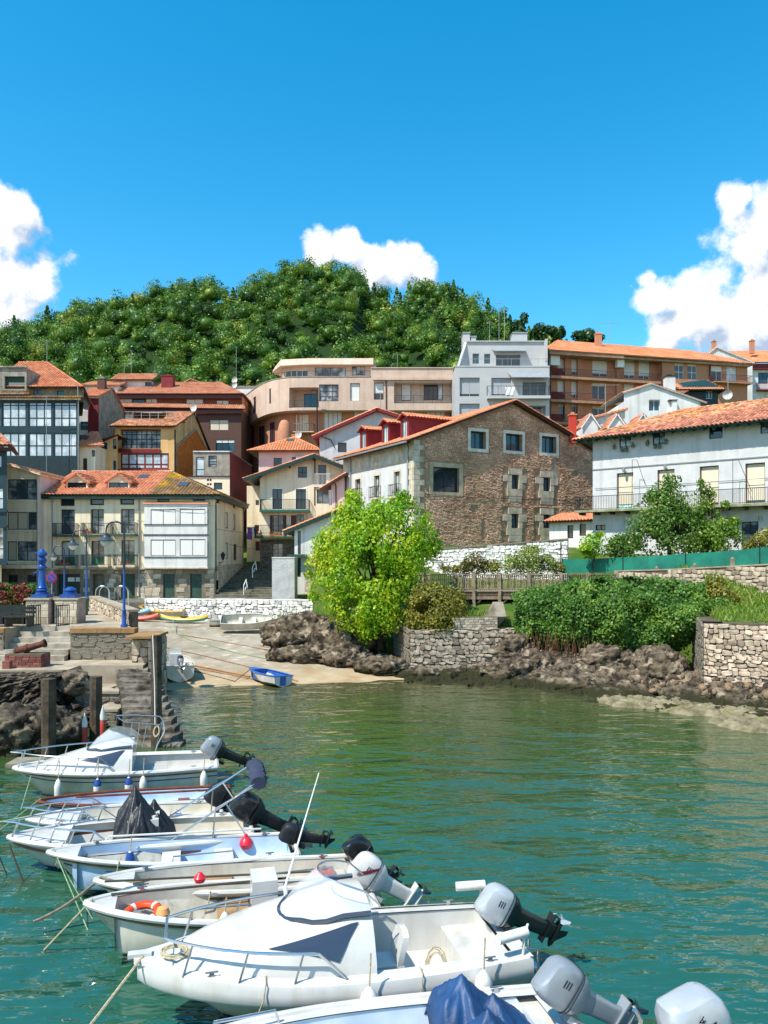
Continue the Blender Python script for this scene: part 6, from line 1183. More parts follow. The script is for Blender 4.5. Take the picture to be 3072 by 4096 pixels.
xr=lambda y:-10.55-(y-32.8)*.525
poly_slab('quay',[(-60,32.8),(PX(20,32.8),32.8),(PX(20,32.8),34.9),(PX(282,32.8),34.9),(PX(282,32.8),32.8),(xr(32.8),32.8),(xr(58.6),58.6),(-60,58.6)],-2,PLZ,M_QTOP,label='raised stone quay on the left',kind='structure')
poly_slab('quay_landing',[(-60,29.9),(PX(272,29.9),29.9),(PX(272,29.9),31.1),(PX(575,31.2),31.1),(PX(610,32.9),32.9),(-60,33.3)],-1.5,LPZ,M_QTOP,label='lower quay landing with the cannon',kind='structure')
poly_slab('street',[(-60,58.7),(-18.3,59.05),(-5.2,57.1),(-5.2,66),(-60,66)],-1,2.62,pm('street_paving',W('8f897d',.6),W('757064',.55),ns=1.5,bump=.3,bs=9,rough=.95),label='paved street in front of the houses',kind='structure')
def terrace_wall():
 f=Fac((PX(282,32.8),32.8),(xr(32.8),32.8));t=thing('terrace_wall',(f.a.x+2,32.79,LPZ),'rough stone terrace wall with ochre coping above the cannon landing','wall')
 wf=f.shift(.012);wall_mesh(wf,LPZ-.2,PLZ-.1,[]).build('wall_face',M_QST,t);stones(t,wf,.02,f.L-.02,LPZ,PLZ-.2,M_QST,sw=.42,sh=.28,proud=.04,jit=.4,single=120)
 s=0
 while s<f.L-.2:w=min(random.uniform(.9,1.3),f.L-s);f.box(MB(),s+.01,s+w-.01,PLZ-.16,PLZ+.03,-.45,.1).build('coping_stone',M_COPE,t);s+=w
 f=Fac((-32,32.8),(PX(20,32.8),32.8));t=thing('terrace_wall',(f.b.x-2,32.79,LPZ),'dark stretch of stone terrace wall left of the quay steps','wall');wf=f.shift(.012);wall_mesh(wf,LPZ-.2,PLZ-.1,[]).build('wall_face',M_QST,t);stones(t,wf,f.L-4,f.L-.02,LPZ,PLZ-.2,M_QST,sw=.62,sh=.4,proud=.06,jit=.35,single=60)
 for i in range(5):f.box(MB(),f.L-1.2*(i+1)+.01,f.L-1.2*i-.01,PLZ-.16,PLZ+.03,-.45,.1).build('coping_stone',M_COPE,t)
 x0,x1=PX(24,33.5),PX(280,32.9);t=thing('quay_steps',((x0+x1)/2,33.5,LPZ),'short flight of stone steps behind the cannon','steps');n=6;h=(PLZ-LPZ)/n
 for i in range(n):MB().box(x0+.02,32.35+i*.38,LPZ-.05,x1-.02-(n-i)*.0,34.95,LPZ+h*(i+1)-(.0 if i<n-1 else.01)).build('step',pm('step_stone',W('c9bfae',.75),W('9b917f',.7),ns=2,bump=.4,bs=8,rough=.9),t)
terrace_wall()
def parapets():
 for(y0,y1,zt,lab)in((34.2,46.0,PLZ+.62,'low rubble parapet along the quay edge behind the nearest blue lamp'),):
  a,b=(xr(y0)-.0,y0),(xr(y1),y1);f=Fac(b,a);t=thing('quay_parapet',(a[0],a[1]+3,PLZ),lab,'wall');L=f.L
  w=MB();f.box(w,0,L,PLZ-2.6,zt,-.4,0);w.build('wall_core',M_RUBM,t);g=Fac((a[0]-.35,y0),(b[0]-.35,y1));fl=Fac((a[0]-.36,y0-.002),(a[0]+.02,y0-.002));fin=Fac((b[0]-.42,b[1]),(a[0]-.42,a[1]))
  stones(t,f,.02,L-.02,ramp_z(-13,38),zt-.02,M_RUB,sw=.4,sh=.26,proud=.05,single=150);stones(t,fl,0,.38,PLZ,zt,M_RUB,sw=.3,sh=.25,proud=.04,single=20)
  s=0
  while s<L-.1:q=min(random.uniform(.6,1.0),L-s);f.box(MB(),s+.006,s+q-.006,zt+.001,zt+.1,-.47,.07).build('coping_stone',M_QTOP,t);s+=q
 x0,x1=PX(540,32.6),PX(628,32.0);t=thing('stair_pier',((x0+x1)/2,32.3,0),'square rubble pier with flat coping at the head of the water stairs','wall');zt=PZ(2545,32.2)
 MB().box(x0+.95,31.3,-1,x1,33.3,zt).build('pier_core',M_RUBM,t);MB().box(x0+.1,31.9,LPZ-.1,x0+.949,32.75,zt-.05).build('pier_wing',M_RUBM,t)
 stones(t,Fac((x0+.95,31.3),(x1,31.3)),0,x1-x0-.95,0,zt,M_QST,sw=.38,sh=.28,proud=.05,single=60);stones(t,Fac((x1,31.3),(x1,33.3)),0,2,0,zt,M_RUB,sw=.4,sh=.28,proud=.05,single=60);stones(t,Fac((x0+.1,31.9),(x0+.95,31.9)),0,.85,LPZ,zt-.05,M_RUB,sw=.35,sh=.3,proud=.05,single=40)
 MB().box(x0+.05,31.2,zt+.001,x1+.08,33.4,zt+.09).build('coping_stone',M_COPE,t)
parapets()
def water_stairs():
 t=thing('water_stairs',(-9,28,0),'worn stone stairs going down to the water beside the wooden pile','steps');n=12;m=pm('worn_step_stone',W('8f8778',.72),W('5d574d',.65),ns=1.5,bump=.9,bs=5,bdist=.06,rough=.9,spec=.2,mask2=(W('3f3b30',.6),1.2,.5,.66))
 for i in range(n):
  k=i/(n-1);y=31.05-k*6.1;z=LPZ-.12-i*(LPZ-.08)/n;xl=PX(462+k*50,y);xr_=PX(590+k*130,y)
  nx=12;fr=[];
  for j,(yy,zz)in enumerate(((y+.75,z),(y+.06,z),(y,z-.05),(y-.01,z-.4),(y+.03,-1))):
   fr.append([(xl+(xr_-xl)*q/nx+(random.uniform(-.03,.03)if 0<q<nx else 0),yy+random.uniform(-.035,.035),zz+(random.uniform(-.025,.025)if j<3 else 0))for q in range(nx+1)])
  mb=MB();mb.rings(fr,cap=False,closed=False)
  for e in(0,nx):mb.add([r[e]for r in fr]+[(fr[0][e][0],fr[0][e][1],-1)],[tuple(range(6))if e==0 else tuple(range(5,-1,-1))])
  mb.build('step',m,t)
water_stairs()
def rubble_front():
 f=Fac((-18.3,59.0),(-5.0,57.0));t=thing('white_rubble_wall',(-12,58,1.2),'whitewashed rubble wall along the top of the slipway','wall');zt=lambda s:2.93+.02*s
 f.box(MB(),0,f.L,.2,2.85,-.5,0).build('wall_core',M_WRUBM,t);stones(t,f,.05,f.L-.05,1.05,2.84,M_WRUB,sw=.36,sh=.22,proud=.1,jit=.4,single=300)
 s=0
 while s<f.L-.1:q=min(random.uniform(.5,.9),f.L-s);f.box(MB(),s+.004,s+q-.004,2.855,2.93+random.uniform(-.02,.03),-.52,.06).build('coping_stone',M_WRUB,t);s+=q
 f=Fac((DX(915,56.5),56.5),(DX(1228,54),54.0));t=thing('upper_white_wall',(8,55,5),'peeling whitewashed garden wall under the stone building','wall');z1=lambda s:6.55+.75*s/f.L
 mb=MB();mb.hexa([f.pt(0,3.5),f.pt(f.L,3.5),f.pt(f.L,3.5,-.5),f.pt(0,3.5,-.5),f.pt(0,z1(0)),f.pt(f.L,z1(f.L)),f.pt(f.L,z1(f.L),-.5),f.pt(0,z1(0),-.5)]);mb.build('wall_core',M_WRUBM,t)
 stones(t,f,.05,f.L-.05,4.4,7.3,M_WRUB,sw=.34,sh=.16,proud=.09,jit=.45,single=300,keep=lambda s,z:z<z1(s)-.08)
 n=16
 for i in range(n):a,b=f.L*i/n,f.L*(i+1)/n;mb=MB();mb.hexa([f.pt(a+.01,z1(a)+.002,.08),f.pt(b-.01,z1(b)+.002,.08),f.pt(b-.01,z1(b)+.002,-.55),f.pt(a+.01,z1(a)+.002,-.55),f.pt(a+.01,z1(a)+.1,.08),f.pt(b-.01,z1(b)+.1,.08),f.pt(b-.01,z1(b)+.1,-.55),f.pt(a+.01,z1(a)+.1,-.55)]);mb.build('coping_stone',M_QST,t)
rubble_front()
def retaining():
 t=thing('retaining_wall',(4,40.6,0),'rubble retaining wall at the water under the wooden walkway','wall');f=Fac((1.35,40.1),(6.9,41.0));g=Fac((.55,44.5),(1.35,40.1))
 f.box(MB(),0,f.L,-.8,2.35,-.9,0).build('wall_core',M_RUBM,t);g.box(MB(),0,g.L-.01,-.8,2.35,-.9,0).build('side_core',M_RUBM,t)
 stones(t,f,.02,f.L,.1,2.33,M_RUB,sw=.3,sh=.2,proud=.09,jit=.4,single=300);stones(t,g,.02,g.L,.6,2.33,M_QST,sw=.5,sh=.35,proud=.06,single=90)
 pf=Fac((3.6,40.5),(6.0,40.9));t=thing('brick_parapet',(4.8,40.7,2.3),'square block parapet on the retaining wall below the walkway','wall');pf.box(MB(),0,pf.L,2.2,2.95,-.4,0).build('wall_core',M_RUBM,t);stones(t,pf,0,pf.L,2.3,2.93,M_STONE,sw=.26,sh=.125,proud=.03,rubble=False,jit=.1,single=120,name='block')
 mb=MB();mb.hexa([pf.pt(pf.L,2.2,0),pf.pt(pf.L,2.2,-.45),pf.pt(pf.L+.2,2.2,-2.4),pf.pt(pf.L-.3,2.2,-2.4),pf.pt(pf.L,2.96,0),pf.pt(pf.L+.5,2.96,0),pf.pt(pf.L+1.1,3.6,-2.4),pf.pt(pf.L+.5,3.6,-2.4)]);mb.build('sloping_wing',M_QST,t)
 t=thing('right_sea_wall',(17,32,.4),'pale rubble sea wall below the grass at the right edge','wall');f=Fac((13.75,33.3),(22.5,30.2));g=Fac((15.4,38.5),(13.75,33.3))
 f.box(MB(),0,f.L,-.6,3.3,-.8,0).build('wall_core',M_RUBM,t);g.box(MB(),0,g.L-.01,-.6,3.3,-.8,0).build('side_core',M_RUBM,t);stones(t,f,.02,f.L,.35,3.27,pm('pale_pink_rubble',W('dccab2',.85),W('a8937c',.8),ns=2,bump=.6,bs=12,island=.35,rough=.95,spec=.12),sw=.27,sh=.17,proud=.1,jit=.5,single=300);stones(t,g,.02,g.L,.4,3.27,M_QST,sw=.5,sh=.3,proud=.06,single=90)
 P0=[(14.2,47.6),(16.2,43.5),(18.9,38.2),(22.5,32.8)];zz=[(4.55,5.2),(4.7,5.38),(4.9,5.72),(5.1,6.0)];t=thing('path_wall',(17,42,4.8),'low pale stone wall beneath the green screen fence','wall')
 for(a,b),(z_,z2)in zip(zip(P0[:-1],P0[1:]),zip(zz[:-1],zz[1:])):
  f=Fac(a,b);mb=MB();mb.hexa([f.pt(0,3.5),f.pt(f.L,3.5),f.pt(f.L,3.5,-.4),f.pt(0,3.5,-.4),f.pt(0,z_[1]),f.pt(f.L,z2[1]),f.pt(f.L,z2[1],-.4),f.pt(0,z_[1],-.4)]);mb.build('wall_core',M_RUBM,t);stones(t,f,.02,f.L,4.3,6.1,M_RUB,sw=.36,sh=.2,proud=.06,jit=.35,single=95,keep=lambda s,z,f=f,z_=z_,z2=z2:z<z_[1]+(z2[1]-z_[1])*s/f.L-.08)
  mb=MB();mb.hexa([f.pt(0,z_[1]+.002,.05),f.pt(f.L,z2[1]+.002,.05),f.pt(f.L,z2[1]+.002,-.45),f.pt(0,z_[1]+.002,-.45),f.pt(0,z_[1]+.07,.05),f.pt(f.L,z2[1]+.07,.05),f.pt(f.L,z2[1]+.07,-.45),f.pt(0,z_[1]+.07,-.45)]);mb.build('coping',M_QTOP,t)
retaining()
def rock(label,c,s,seed,mat=None,sub=5,amp=.55,rz=0,group='rocks along the shore',name='rock'):
 V,Fc={3:ICO3,4:ICO4,5:ICO5}[sub];p=V*np.array(s);q=V*np.array(s)+seed*13.7
 p=p+unit(V/np.array(s))*(crag(q,seed)*(amp/.55)*min(1.0,.35+.28*max(s)))[:,None]
 cs,sn=math.cos(rz),math.sin(rz);p=np.stack([p[:,0]*cs-p[:,1]*sn,p[:,0]*sn+p[:,1]*cs,p[:,2]],1)
 o=npmesh(name,p,Fc,mat or M_ROCK,smooth=False,label=label,cat='rock',group=group);o.location=c;return o
rock('big grey rock outcrop left of the bright green tree',(-4.7,46.2,1.4),(2.6,1.9,1.25),1,rz=.2)
rock('rounded dark rock under the bright green tree',(-2.4,44.6,1.1),(2.1,1.6,1.35),2)
rock('long low rock slab in front of the big outcrop on the sand',(-4.1,43.2,.55),(2.5,1.0,.55),3,rz=-.1)
rock('rock between the tree foot and the sand',(-1.9,42.2,.55),(1.3,1.0,.8),4)
rock('small pointed rock on the sand left of the retaining wall',(-.6,40.6,.35),(1.0,.8,.6),5)
rock('sloping wedge rock leaning on the retaining wall',(.3,40.0,.3),(1.1,.7,.55),6,rz=.3)
rock('low dark rock at the left foot of the retaining wall',(1.9,39.3,-.02),(1.3,.55,.35),7)
rock('large dark boulder in the water before the retaining wall',(6.1,38.6,.25),(1.3,1.0,.85),8)
rock('rugged rock right of the retaining wall',(7.7,39.2,.4),(1.2,1.0,.95),9)
rock('flat dark rock shelf end under the ivy',(9.3,36.3,.1),(1.7,1.3,.5),10)
rock('dark rock below the right end of the ivy beside the sea wall',(13.0,36.6,.7),(1.3,1.7,1.1),14)
rock('dark rock filling the shade under the ivy',(11.2,38.6,.9),(1.5,1.2,.8),15)
rock('small round rock beside the notch under the ivy',(8.7,37.6,.45),(.7,.6,.5),12)
rock('grey bank of rock behind the retaining wall top',(7.0,41.0,1.0),(1.2,.8,.9),11)
def shore():
 wl=[(1.0,38.3),(4,37.4),(6,36.4),(7.2,35.4),(9.4,33.4),(11.5,31.8),(14,30.2),(18,28),(26,25)];bl=[(1.0,41,.5),(4,41,.35),(6.0,41.2,.7),(8.5,41.5,1.5),(10,41.2,1.5),(12.6,38.5,1.2),(14.2,33.5,.9),(18,32.3,.9),(26,29.5,.9)]
 nu,nv=420,110;u=np.linspace(0,len(wl)-1,nu);W_=np.stack([np.interp(u,range(len(wl)),[p[i]for p in wl])for i in(0,1)],1);B_=np.stack([np.interp(u,range(len(bl)),[p[i]for p in bl])for i in(0,1,2)],1)
 v=np.linspace(-.25,1,nv)[:,None,None];XY=W_[None]*(1-v)+B_[None,:,:2]*v;Z=(np.maximum(v[...,0],v[...,0]*1.5)**1.0)*B_[None,:,2]
 q=np.stack([XY[...,0],XY[...,1],Z*0],-1);q[...,2]=Z*.6;Z=Z*.6+crag(q,31)*.7-.02;Zq=np.round(Z/.17)*.17;Z=Z*.45+Zq*.55+(fbm(q*6,3,77)-.5)*.1
 global SHORE;SHORE=(XY.reshape(-1,2),Z.reshape(-1))
 sheet('rock_shore',XY[...,0],XY[...,1],Z,M_ROCK,smooth=False,label='brown rocky foreshore under the ivy',kind='structure')
 for k,(lab,a,b,wd,sd)in enumerate((('long pale algae covered rock ledge at the waterline right of the green water',(8.6,33.0),(15.5,31.2),1.5,3),('near pale rock ledge cut by the right edge',(11.6,28.6),(18.5,27.2),1.6,5),('middle pale rock ledge between two others at the right',(10.6,30.9),(17.5,29.6),.9,8))):
  nu,nv=140,34;s=np.linspace(0,1,nu)[None];w=np.linspace(-1,1,nv)[:,None];cx_=a[0]+(b[0]-a[0])*s;cy_=a[1]+(b[1]-a[1])*s;half=wd*np.clip(np.minimum(s*5,1),.05,1)**.6*(.75+.5*fbm(np.stack([s*6,s*0,s*0+sd],-1),3,sd))
  X=cx_+w*0;Yy=cy_+w*half;pr=np.clip(1-np.abs(w)**3.5,0,1);q=np.stack([X,Yy,X*0+sd],-1);Zz=-.25+pr*(.34+.16*(fbm(q*.9,4,sd,ridge=True)-.3))*np.clip(s*8,0,1)+(fbm(q*4,3,sd+2)-.5)*.07+crag(q*1.5,sd)*.34
  o=sheet('rock_ledge',X,Yy,Zz,M_ROCKP,smooth=True,label=lab,cat='rock',group='pale ledges at the waterline')
 me=[]
 for i in range(6):
  V,Fc=ICO2;p=V*(1+.5*(fbm(V*1.6+i*9,3,i)[:,None]-.5))*np.array([1,.8,.65]);m=bpy.data.meshes.new('loose_stone');m.from_pydata(p.tolist(),[],Fc.tolist());m.materials.append(pm('loose_stone_brown',W('a58a68',.75),W('7a6650',.7),ns=3,bump=.5,rough=.95)if i%2 else M_ROCK);me.append(m)
 for i in range(90):
  k=rng.random();x=11.2+k*7.5+rng.normal()*.5;y=33.4-(x-13.7)*.36-rng.uniform(.15,1.6);s=rng.uniform(.07,.24)
  if x<13.4:y=35.2-rng.uniform(0,2.0)
  o=link('loose_stone',random.choice(me),label='loose tumbled stone lying at the foot of the right sea wall',cat='stone',group='loose stones under the sea wall');o.location=(x,y,float(SHORE[1][np.argmin(((SHORE[0]-np.array([x,y]))**2).sum(1))])+s*.25);o.scale=(s,s,s);o.rotation_euler=(rng.uniform(0,3),rng.uniform(0,3),rng.uniform(0,6))
shore()
def left_cliff():
 nu,nv=300,150;u=np.linspace(0,1,nu)[None];v=np.linspace(0,1,nv)[:,None]
 X=-24+u*15.2+v*0;top=np.where(X>PX(272,29.9),31.0,29.85);Zt=np.where(X>PX(272,29.9),1.0,1.72)
 bot=24.3+2.2*sstep(-13,-9.2,X)+.9*np.sin(X*1.3);prof=v**1.5
 Y=top*(1-prof)+bot*prof;Z=Zt*(1-v**1.15)+(-.7)*v**1.15
 q=np.stack([X,Y*.6,Z],-1);n=fbm(q*np.array([.8,.5,.45]),4,51,ridge=True)-.5;n2=crag(q,53);k=np.clip(v*6,0,1)
 Y=Y-(n*1.6+n2*1.3)*k;Z=Z+(n*.6+n2*.35)*k*np.clip((1-v)*6,0,1);X=X+(n2*.7)*k
 sheet('rock_cliff',X,Y,Z,M_ROCKB,smooth=False,label='dark rugged rock face below the cannon landing',kind='structure')
 rock('rounded boulder on the cliff edge beside the stair landing',(PX(285,29.6),29.6,1.25),(.75,.6,.5),21,M_ROCK,4);rock('craggy rock at the foot of the dark cliff behind the far cabin boat',(PX(150,25),25.2,.3),(1.3,1.0,1.0),22,M_ROCKB);rock('mossy rock at the left edge of the dark cliff',(PX(25,24.5),24.6,.4),(1.2,.9,1.0),23,M_ROCKB)
 MB().box(PX(20,22.6),22.6,-.4,PX(300,22.6),23.4,.1).build('stone_ledge',M_QST,label='pale flat stone ledge behind the bow of the far cabin boat',cat='ledge')
 for a,b,y,z,lab in((300,475,29.4,.95,'upper stone block landing left of the water stairs'),(385,470,28.0,.55,'lower stone block landing left of the water stairs')):
  x0,x1=PX(a,y),PX(b,y);t=thing('landing_block',((x0+x1)/2,y,0),lab,'wall');MB().box(x0,y,-.6,x1,y+1.8,z).build('block_core',M_QST,t);stones(t,Fac((x0,y),(x1,y)),0,x1-x0,-.1,z-.08,M_QST,sw=.5,sh=.3,proud=.05,single=40);MB().box(x0-.04,y-.06,z+.001,x1+.03,y+1.8,z+.09).build('cap_stone',M_QTOP,t)
left_cliff()
def alley_steps():
 t=thing('alley_steps',(-11.5,68,2.6),'grey stone steps climbing the alley between the cream house and the white block','steps');n=15;m=pm('alley_step_stone',W('8c8676',.7),W('66604f',.65),ns=2,bump=.5,bs=6,rough=.95,mask2=(W('5f6a35',.6),.8,.58,.7))
 for i in range(n):y=62.3+i*1.0;z=2.62+(i+1)*.17;MB().box(-13.95,y,2,-8.6,y+1.04,z).build('step',m,t)
 for(p,q,lab)in(((975,2385),(985,2330),'lower white handrail on the alley steps'),((1010,2310),(1022,2258),'upper white handrail on the alley steps')):
  y=63.5 if q[1]>2300 else 66.5;a=P(p[0],p[1],y);b=P(q[0],q[1],y+1.4);h=thing('handrail',(a.x,a.y,a.z),lab,'handrail','white handrails on the alley steps');c=a.lerp(b,.45);MB().tube([a,a+Vector((0,0,.9)),b+Vector((0,0,.25)),b+Vector((.1,0,-.5)),c+Vector((.12,0,.3)),a+Vector((.1,0,.5))],.035,6).build('tube',M_WFR,h)
alley_steps()
# planting
def tree(name,label,base,trunk_h,lobes,n,size,mat,cat='tree',group=None,up=.3,bark=None,droop=.6,limbs=7,tr=.16,gapf=1.15,gapt=.4):
 b=Vector(base);t=thing(name,b,label,cat,group);bark=bark or pm('grey_bark',W('5f5344',.6),W('41382e',.55),ns=6,bump=.6,bs=20,rough=.95)
 top=b+Vector((0,0,trunk_h));mb=MB();mb.tube([b+Vector((0,0,-.3)),b+Vector((.05,0,trunk_h*.5)),top],[tr*1.3,tr,tr*.8],8)
 for i in range(min(limbs,len(lobes))):
  l=Vector(lobes[i][:3]);m=top.lerp(l,.5)+Vector((random.uniform(-.2,.2),random.uniform(-.2,.2),random.uniform(0,.3)));mb.tube([top-Vector((0,0,.25)),m,l],[tr*.55,tr*.35,tr*.12],6)
  for _ in range(2):q=l+Vector((random.uniform(-1,1)*lobes[i][3],random.uniform(-1,1)*lobes[i][4],random.uniform(0,.9)*lobes[i][5]))*.8;mb.tube([m,m.lerp(q,.6),q],[tr*.25,tr*.15,.01],5)
 mb.build('trunk',bark,t,smooth=True)
 c,d=crown_points(lobes,int(n*1.5),shell=(.55,1.15),up=up);kp=fbm(c*gapf,2,91)>gapt;c,d=c[kp],d[kp];V,Fq=leaf_quads(c,d+rng.normal(size=d.shape)*.5,rng.uniform(.6,1.25,len(c))*size,asp=.7,droop=droop);npmesh('crown',V-np.array(b),Fq,mat,t);return t
def lobes_px(L,s=1):
 o=[]
 for u,v,r,Y in L:p=D(u,v,Y);q=r/1669.8*Y;o.append((p.x,p.y,p.z,q,q,q*.95))
 return o
M_BRIGHT=leafmat('lime_leaf',[(0,hexc('44740e')),(.3,hexc('649714')),(.6,hexc('92b420')),(.84,hexc('c0c432')),(1,hexc('e0c648'))],trans=.4,patch=(.5,.55))
L=lobes_px([(760,1125,45,43.6),(765,1080,22,43.8),(800,1150,60,43.2),(840,1130,55,44),(872,1105,36,44.2),(880,1150,58,43.8),(910,1180,42,44),(730,1185,55,43),(700,1215,38,43.2),(790,1200,70,42.6),(860,1205,65,43),(690,1265,30,43),(745,1255,60,42.4),(810,1270,65,42.2),(860,1260,50,42.8),(770,1320,55,42),(820,1330,50,42),(735,1310,35,42.2),(925,1165,22,44),(702,1165,20,43.3),(758,1068,12,43.9),(735,1130,18,43.5),(815,1105,22,43.6),(935,1190,20,44),(678,1290,16,43),(668,1245,14,43.1),(905,1130,20,44.2),(945,1175,12,44),(795,1365,26,42),(868,1075,16,44.3),(690,1185,16,43.4)])
tree('lime_green_tree','big bright lime green leafy tree leaning over the rocks',(-.2,43.6,1.2),2.4,L,24000,.19,M_BRIGHT,up=.25,droop=1.2,limbs=14,gapt=.39)
M_OLIVE=leafmat('olive_leaf',[(0,hexc('4d5a1c')),(.5,hexc('77772a')),(1,hexc('a59a3f'))],trans=.35)
L=lobes_px([(930,1300,42,41.6),(975,1305,36,41.8),(905,1325,32,41.3),(950,1335,42,41.1),(898,1350,24,41),(985,1330,28,41.5),(935,1360,26,40.8)])
tree('olive_bush','olive yellow feathery bush hanging over the retaining wall',(3.0,41.9,2.3),.5,L,6500,.16,M_OLIVE,cat='bush',tr=.06,limbs=7)
M_PEAR=leafmat('garden_tree_leaf',[(0,hexc('2f4f1c')),(.45,hexc('4a7026')),(.8,hexc('6f8a34')),(.93,hexc('93904a')),(1,hexc('9a5f3a'))],trans=.35,patch=(.3,.5))
L=lobes_px([(1440,1085,45,50),(1450,1045,22,50.2),(1425,1125,55,49.6),(1480,1120,50,49.8),(1395,1150,45,49.4),(1450,1165,60,49),(1500,1165,45,49.4),(1370,1180,35,49.3),(1410,1080,22,50)])
tree('garden_tree','tall dark green garden tree before the white balcony house',(DX(1445,49.8),49.8,5.4),1.6,L,7500,.2,M_PEAR,up=.3)
L=lobes_px([(1522,1075,24,49.5),(1520,1045,14,49.6),(1525,1120,32,49.2),(1548,1155,42,48.8),(1575,1165,30,48.6),(1580,1130,20,48.8),(1530,1185,38,48.4),(1567,1090,10,49)])
tree('garden_tree','slimmer light green garden tree right of the tall one',(DX(1540,49),49.0,5.4),1.6,L,5000,.18,leafmat('light_garden_leaf',[(0,hexc('3f6420')),(.5,hexc('62882c')),(1,hexc('8fa33c'))],trans=.38))
L=lobes_px([(1280,1180,26,49.5),(1265,1190,16,49.3),(1295,1160,16,49.8)]);tree('garden_shrub','small glossy shrub behind the left end of the green screen',(DX(1280,49.5),49.6,5.2),.5,L,1300,.2,M_BRIGHT,cat='bush',tr=.05)
L=lobes_px([(1335,1175,26,49.3),(1352,1190,24,49.1),(1320,1190,18,49.3)]);tree('garden_shrub','rounded green shrub between the small glossy shrub and the tall garden tree',(DX(1338,49.2),49.3,5.2),.5,L,1700,.17,M_PEAR,cat='bush',tr=.05)
L=lobes_px([(1640,1175,22,44),(1620,1182,14,44),(1655,1160,20,44.4)]);tree('yellow_shrub','yellow green shrub behind the screen at the right edge',(DX(1642,44),44.0,5.4),.4,L,900,.16,M_OLIVE,cat='bush',tr=.04)
L=lobes_px([(1025,1215,26,52),(1010,1225,18,52),(1045,1222,18,52)]);tree('path_bush','reddish brown tinted bush before the white garden wall',(DX(1025,52),52.2,4.3),.4,L,1500,.16,leafmat('rusty_bush_leaf',[(0,hexc('3d4f22')),(.6,hexc('6a6a30')),(1,hexc('8a5f38'))]),cat='bush',tr=.05)
L=lobes_px([(1070,1225,16,51.5),(960,1228,14,52),(985,1232,12,52),(1205,1228,16,51.5)]);tree('path_bush','low scattered green growth along the foot of the white garden wall',(DX(1070,51.5),51.6,4.3),.3,L,1300,.14,M_OLIVE,cat='bush',tr=.04)
L=lobes_px([(1145,1215,36,51),(1105,1222,24,51),(1180,1222,24,51),(1150,1195,18,51.2)]);tree('path_bush','wide light green bush before the white garden wall',(DX(1145,51),51.2,4.4),.4,L,3200,.15,leafmat('pale_bush_leaf',[(0,hexc('4f6a2c')),(.6,hexc('7d9440')),(1,hexc('b0ab62'))]),cat='bush',tr=.05)
def ivy():
 t=thing('ivy_bank',(13,40,1),'great mound of dark green ivy hanging over the sea wall','hedge')
 prof=[(1118,1285,1396),(1140,1272,1406),(1180,1268,1418),(1230,1262,1424),(1290,1256,1432),(1350,1250,1436),(1420,1252,1436),(1480,1258,1412),(1530,1270,1372),(1570,1285,1345),(1590,1300,1325)]
 nu,nv=170,56;us=np.linspace(1118,1590,nu);tp=np.interp(us,[p[0]for p in prof],[p[1]for p in prof]);bt=np.interp(us,[p[0]for p in prof],[p[2]for p in prof]);Yb=np.interp(us,[1118,1300,1450,1590],[41.2,39.6,38.0,36.4])
 v=np.linspace(0,1,nv)[:,None];bul=np.sin(np.clip(v*1.08,0,1)*math.pi)**.6;ex=np.sin(np.clip((us-1112)/484,0,1)*math.pi)[None]**.45
 Yy=Yb[None]+.9-bul*(1.9)*ex+v*0;V_=tp[None]+(bt-tp)[None]*v;X=(us[None]-829.5)/1669.8*Yb[None]+0*v;Z=6.2+(1200-V_)/1669.8*Yb[None]
 q=np.stack([X,Yy,Z],-1);n=fbm(q*.7,3,61)-.5;n2=fbm(q*2.0,3,63)-.5;Yy=Yy-n*2.6-n2*1.1;Z=Z+n*.9+n2*.35
 off=np.array([13,40,1]);i=np.arange(nu*nv).reshape(nv,nu);Fc=np.stack([i[:-1,:-1],i[:-1,1:],i[1:,1:],i[1:,:-1]],-1).reshape(-1,4);P3=np.stack([X,Yy,Z],-1)
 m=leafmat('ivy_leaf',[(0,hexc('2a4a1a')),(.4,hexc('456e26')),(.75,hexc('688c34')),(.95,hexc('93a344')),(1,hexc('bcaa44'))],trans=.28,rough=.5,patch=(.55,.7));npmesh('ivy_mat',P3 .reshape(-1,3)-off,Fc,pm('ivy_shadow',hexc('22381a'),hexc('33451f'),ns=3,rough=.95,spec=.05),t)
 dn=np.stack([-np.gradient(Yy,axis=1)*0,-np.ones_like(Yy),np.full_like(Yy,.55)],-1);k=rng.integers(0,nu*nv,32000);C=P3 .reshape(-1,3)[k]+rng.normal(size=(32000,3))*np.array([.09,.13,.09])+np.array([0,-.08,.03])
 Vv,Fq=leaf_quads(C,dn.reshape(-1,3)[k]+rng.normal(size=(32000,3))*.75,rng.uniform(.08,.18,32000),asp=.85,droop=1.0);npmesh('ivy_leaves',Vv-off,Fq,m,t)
 L=lobes_px([(1545,1262,20,37.6),(1550,1290,30,37.2),(1575,1300,24,37)]);c,d=crown_points(L,1500);Vv,Fq=leaf_quads(c,d+rng.normal(size=d.shape)*.6,rng.uniform(.12,.22,1500));npmesh('yellow_spray',Vv-off,Fq,M_OLIVE,t)
 mb=MB()
 for _ in range(90):
  u=random.uniform(1135,1330);Y=40.4-(u-1135)*.006;p=D(u,random.uniform(1360,1395),Y-random.uniform(0,.8));mb.tube([p,p+Vector((random.uniform(-.15,.15),-.1,-.6)),p+Vector((random.uniform(-.3,.3),random.uniform(-.2,.2),-random.uniform(.9,1.6)))],[.018,.014,.006],4,cap=False)
 mb.build('dead_stems',pm('dead_stem',W('7a5236',.7),W('5a3a26',.65),ns=5),t,kind='stuff')
ivy()
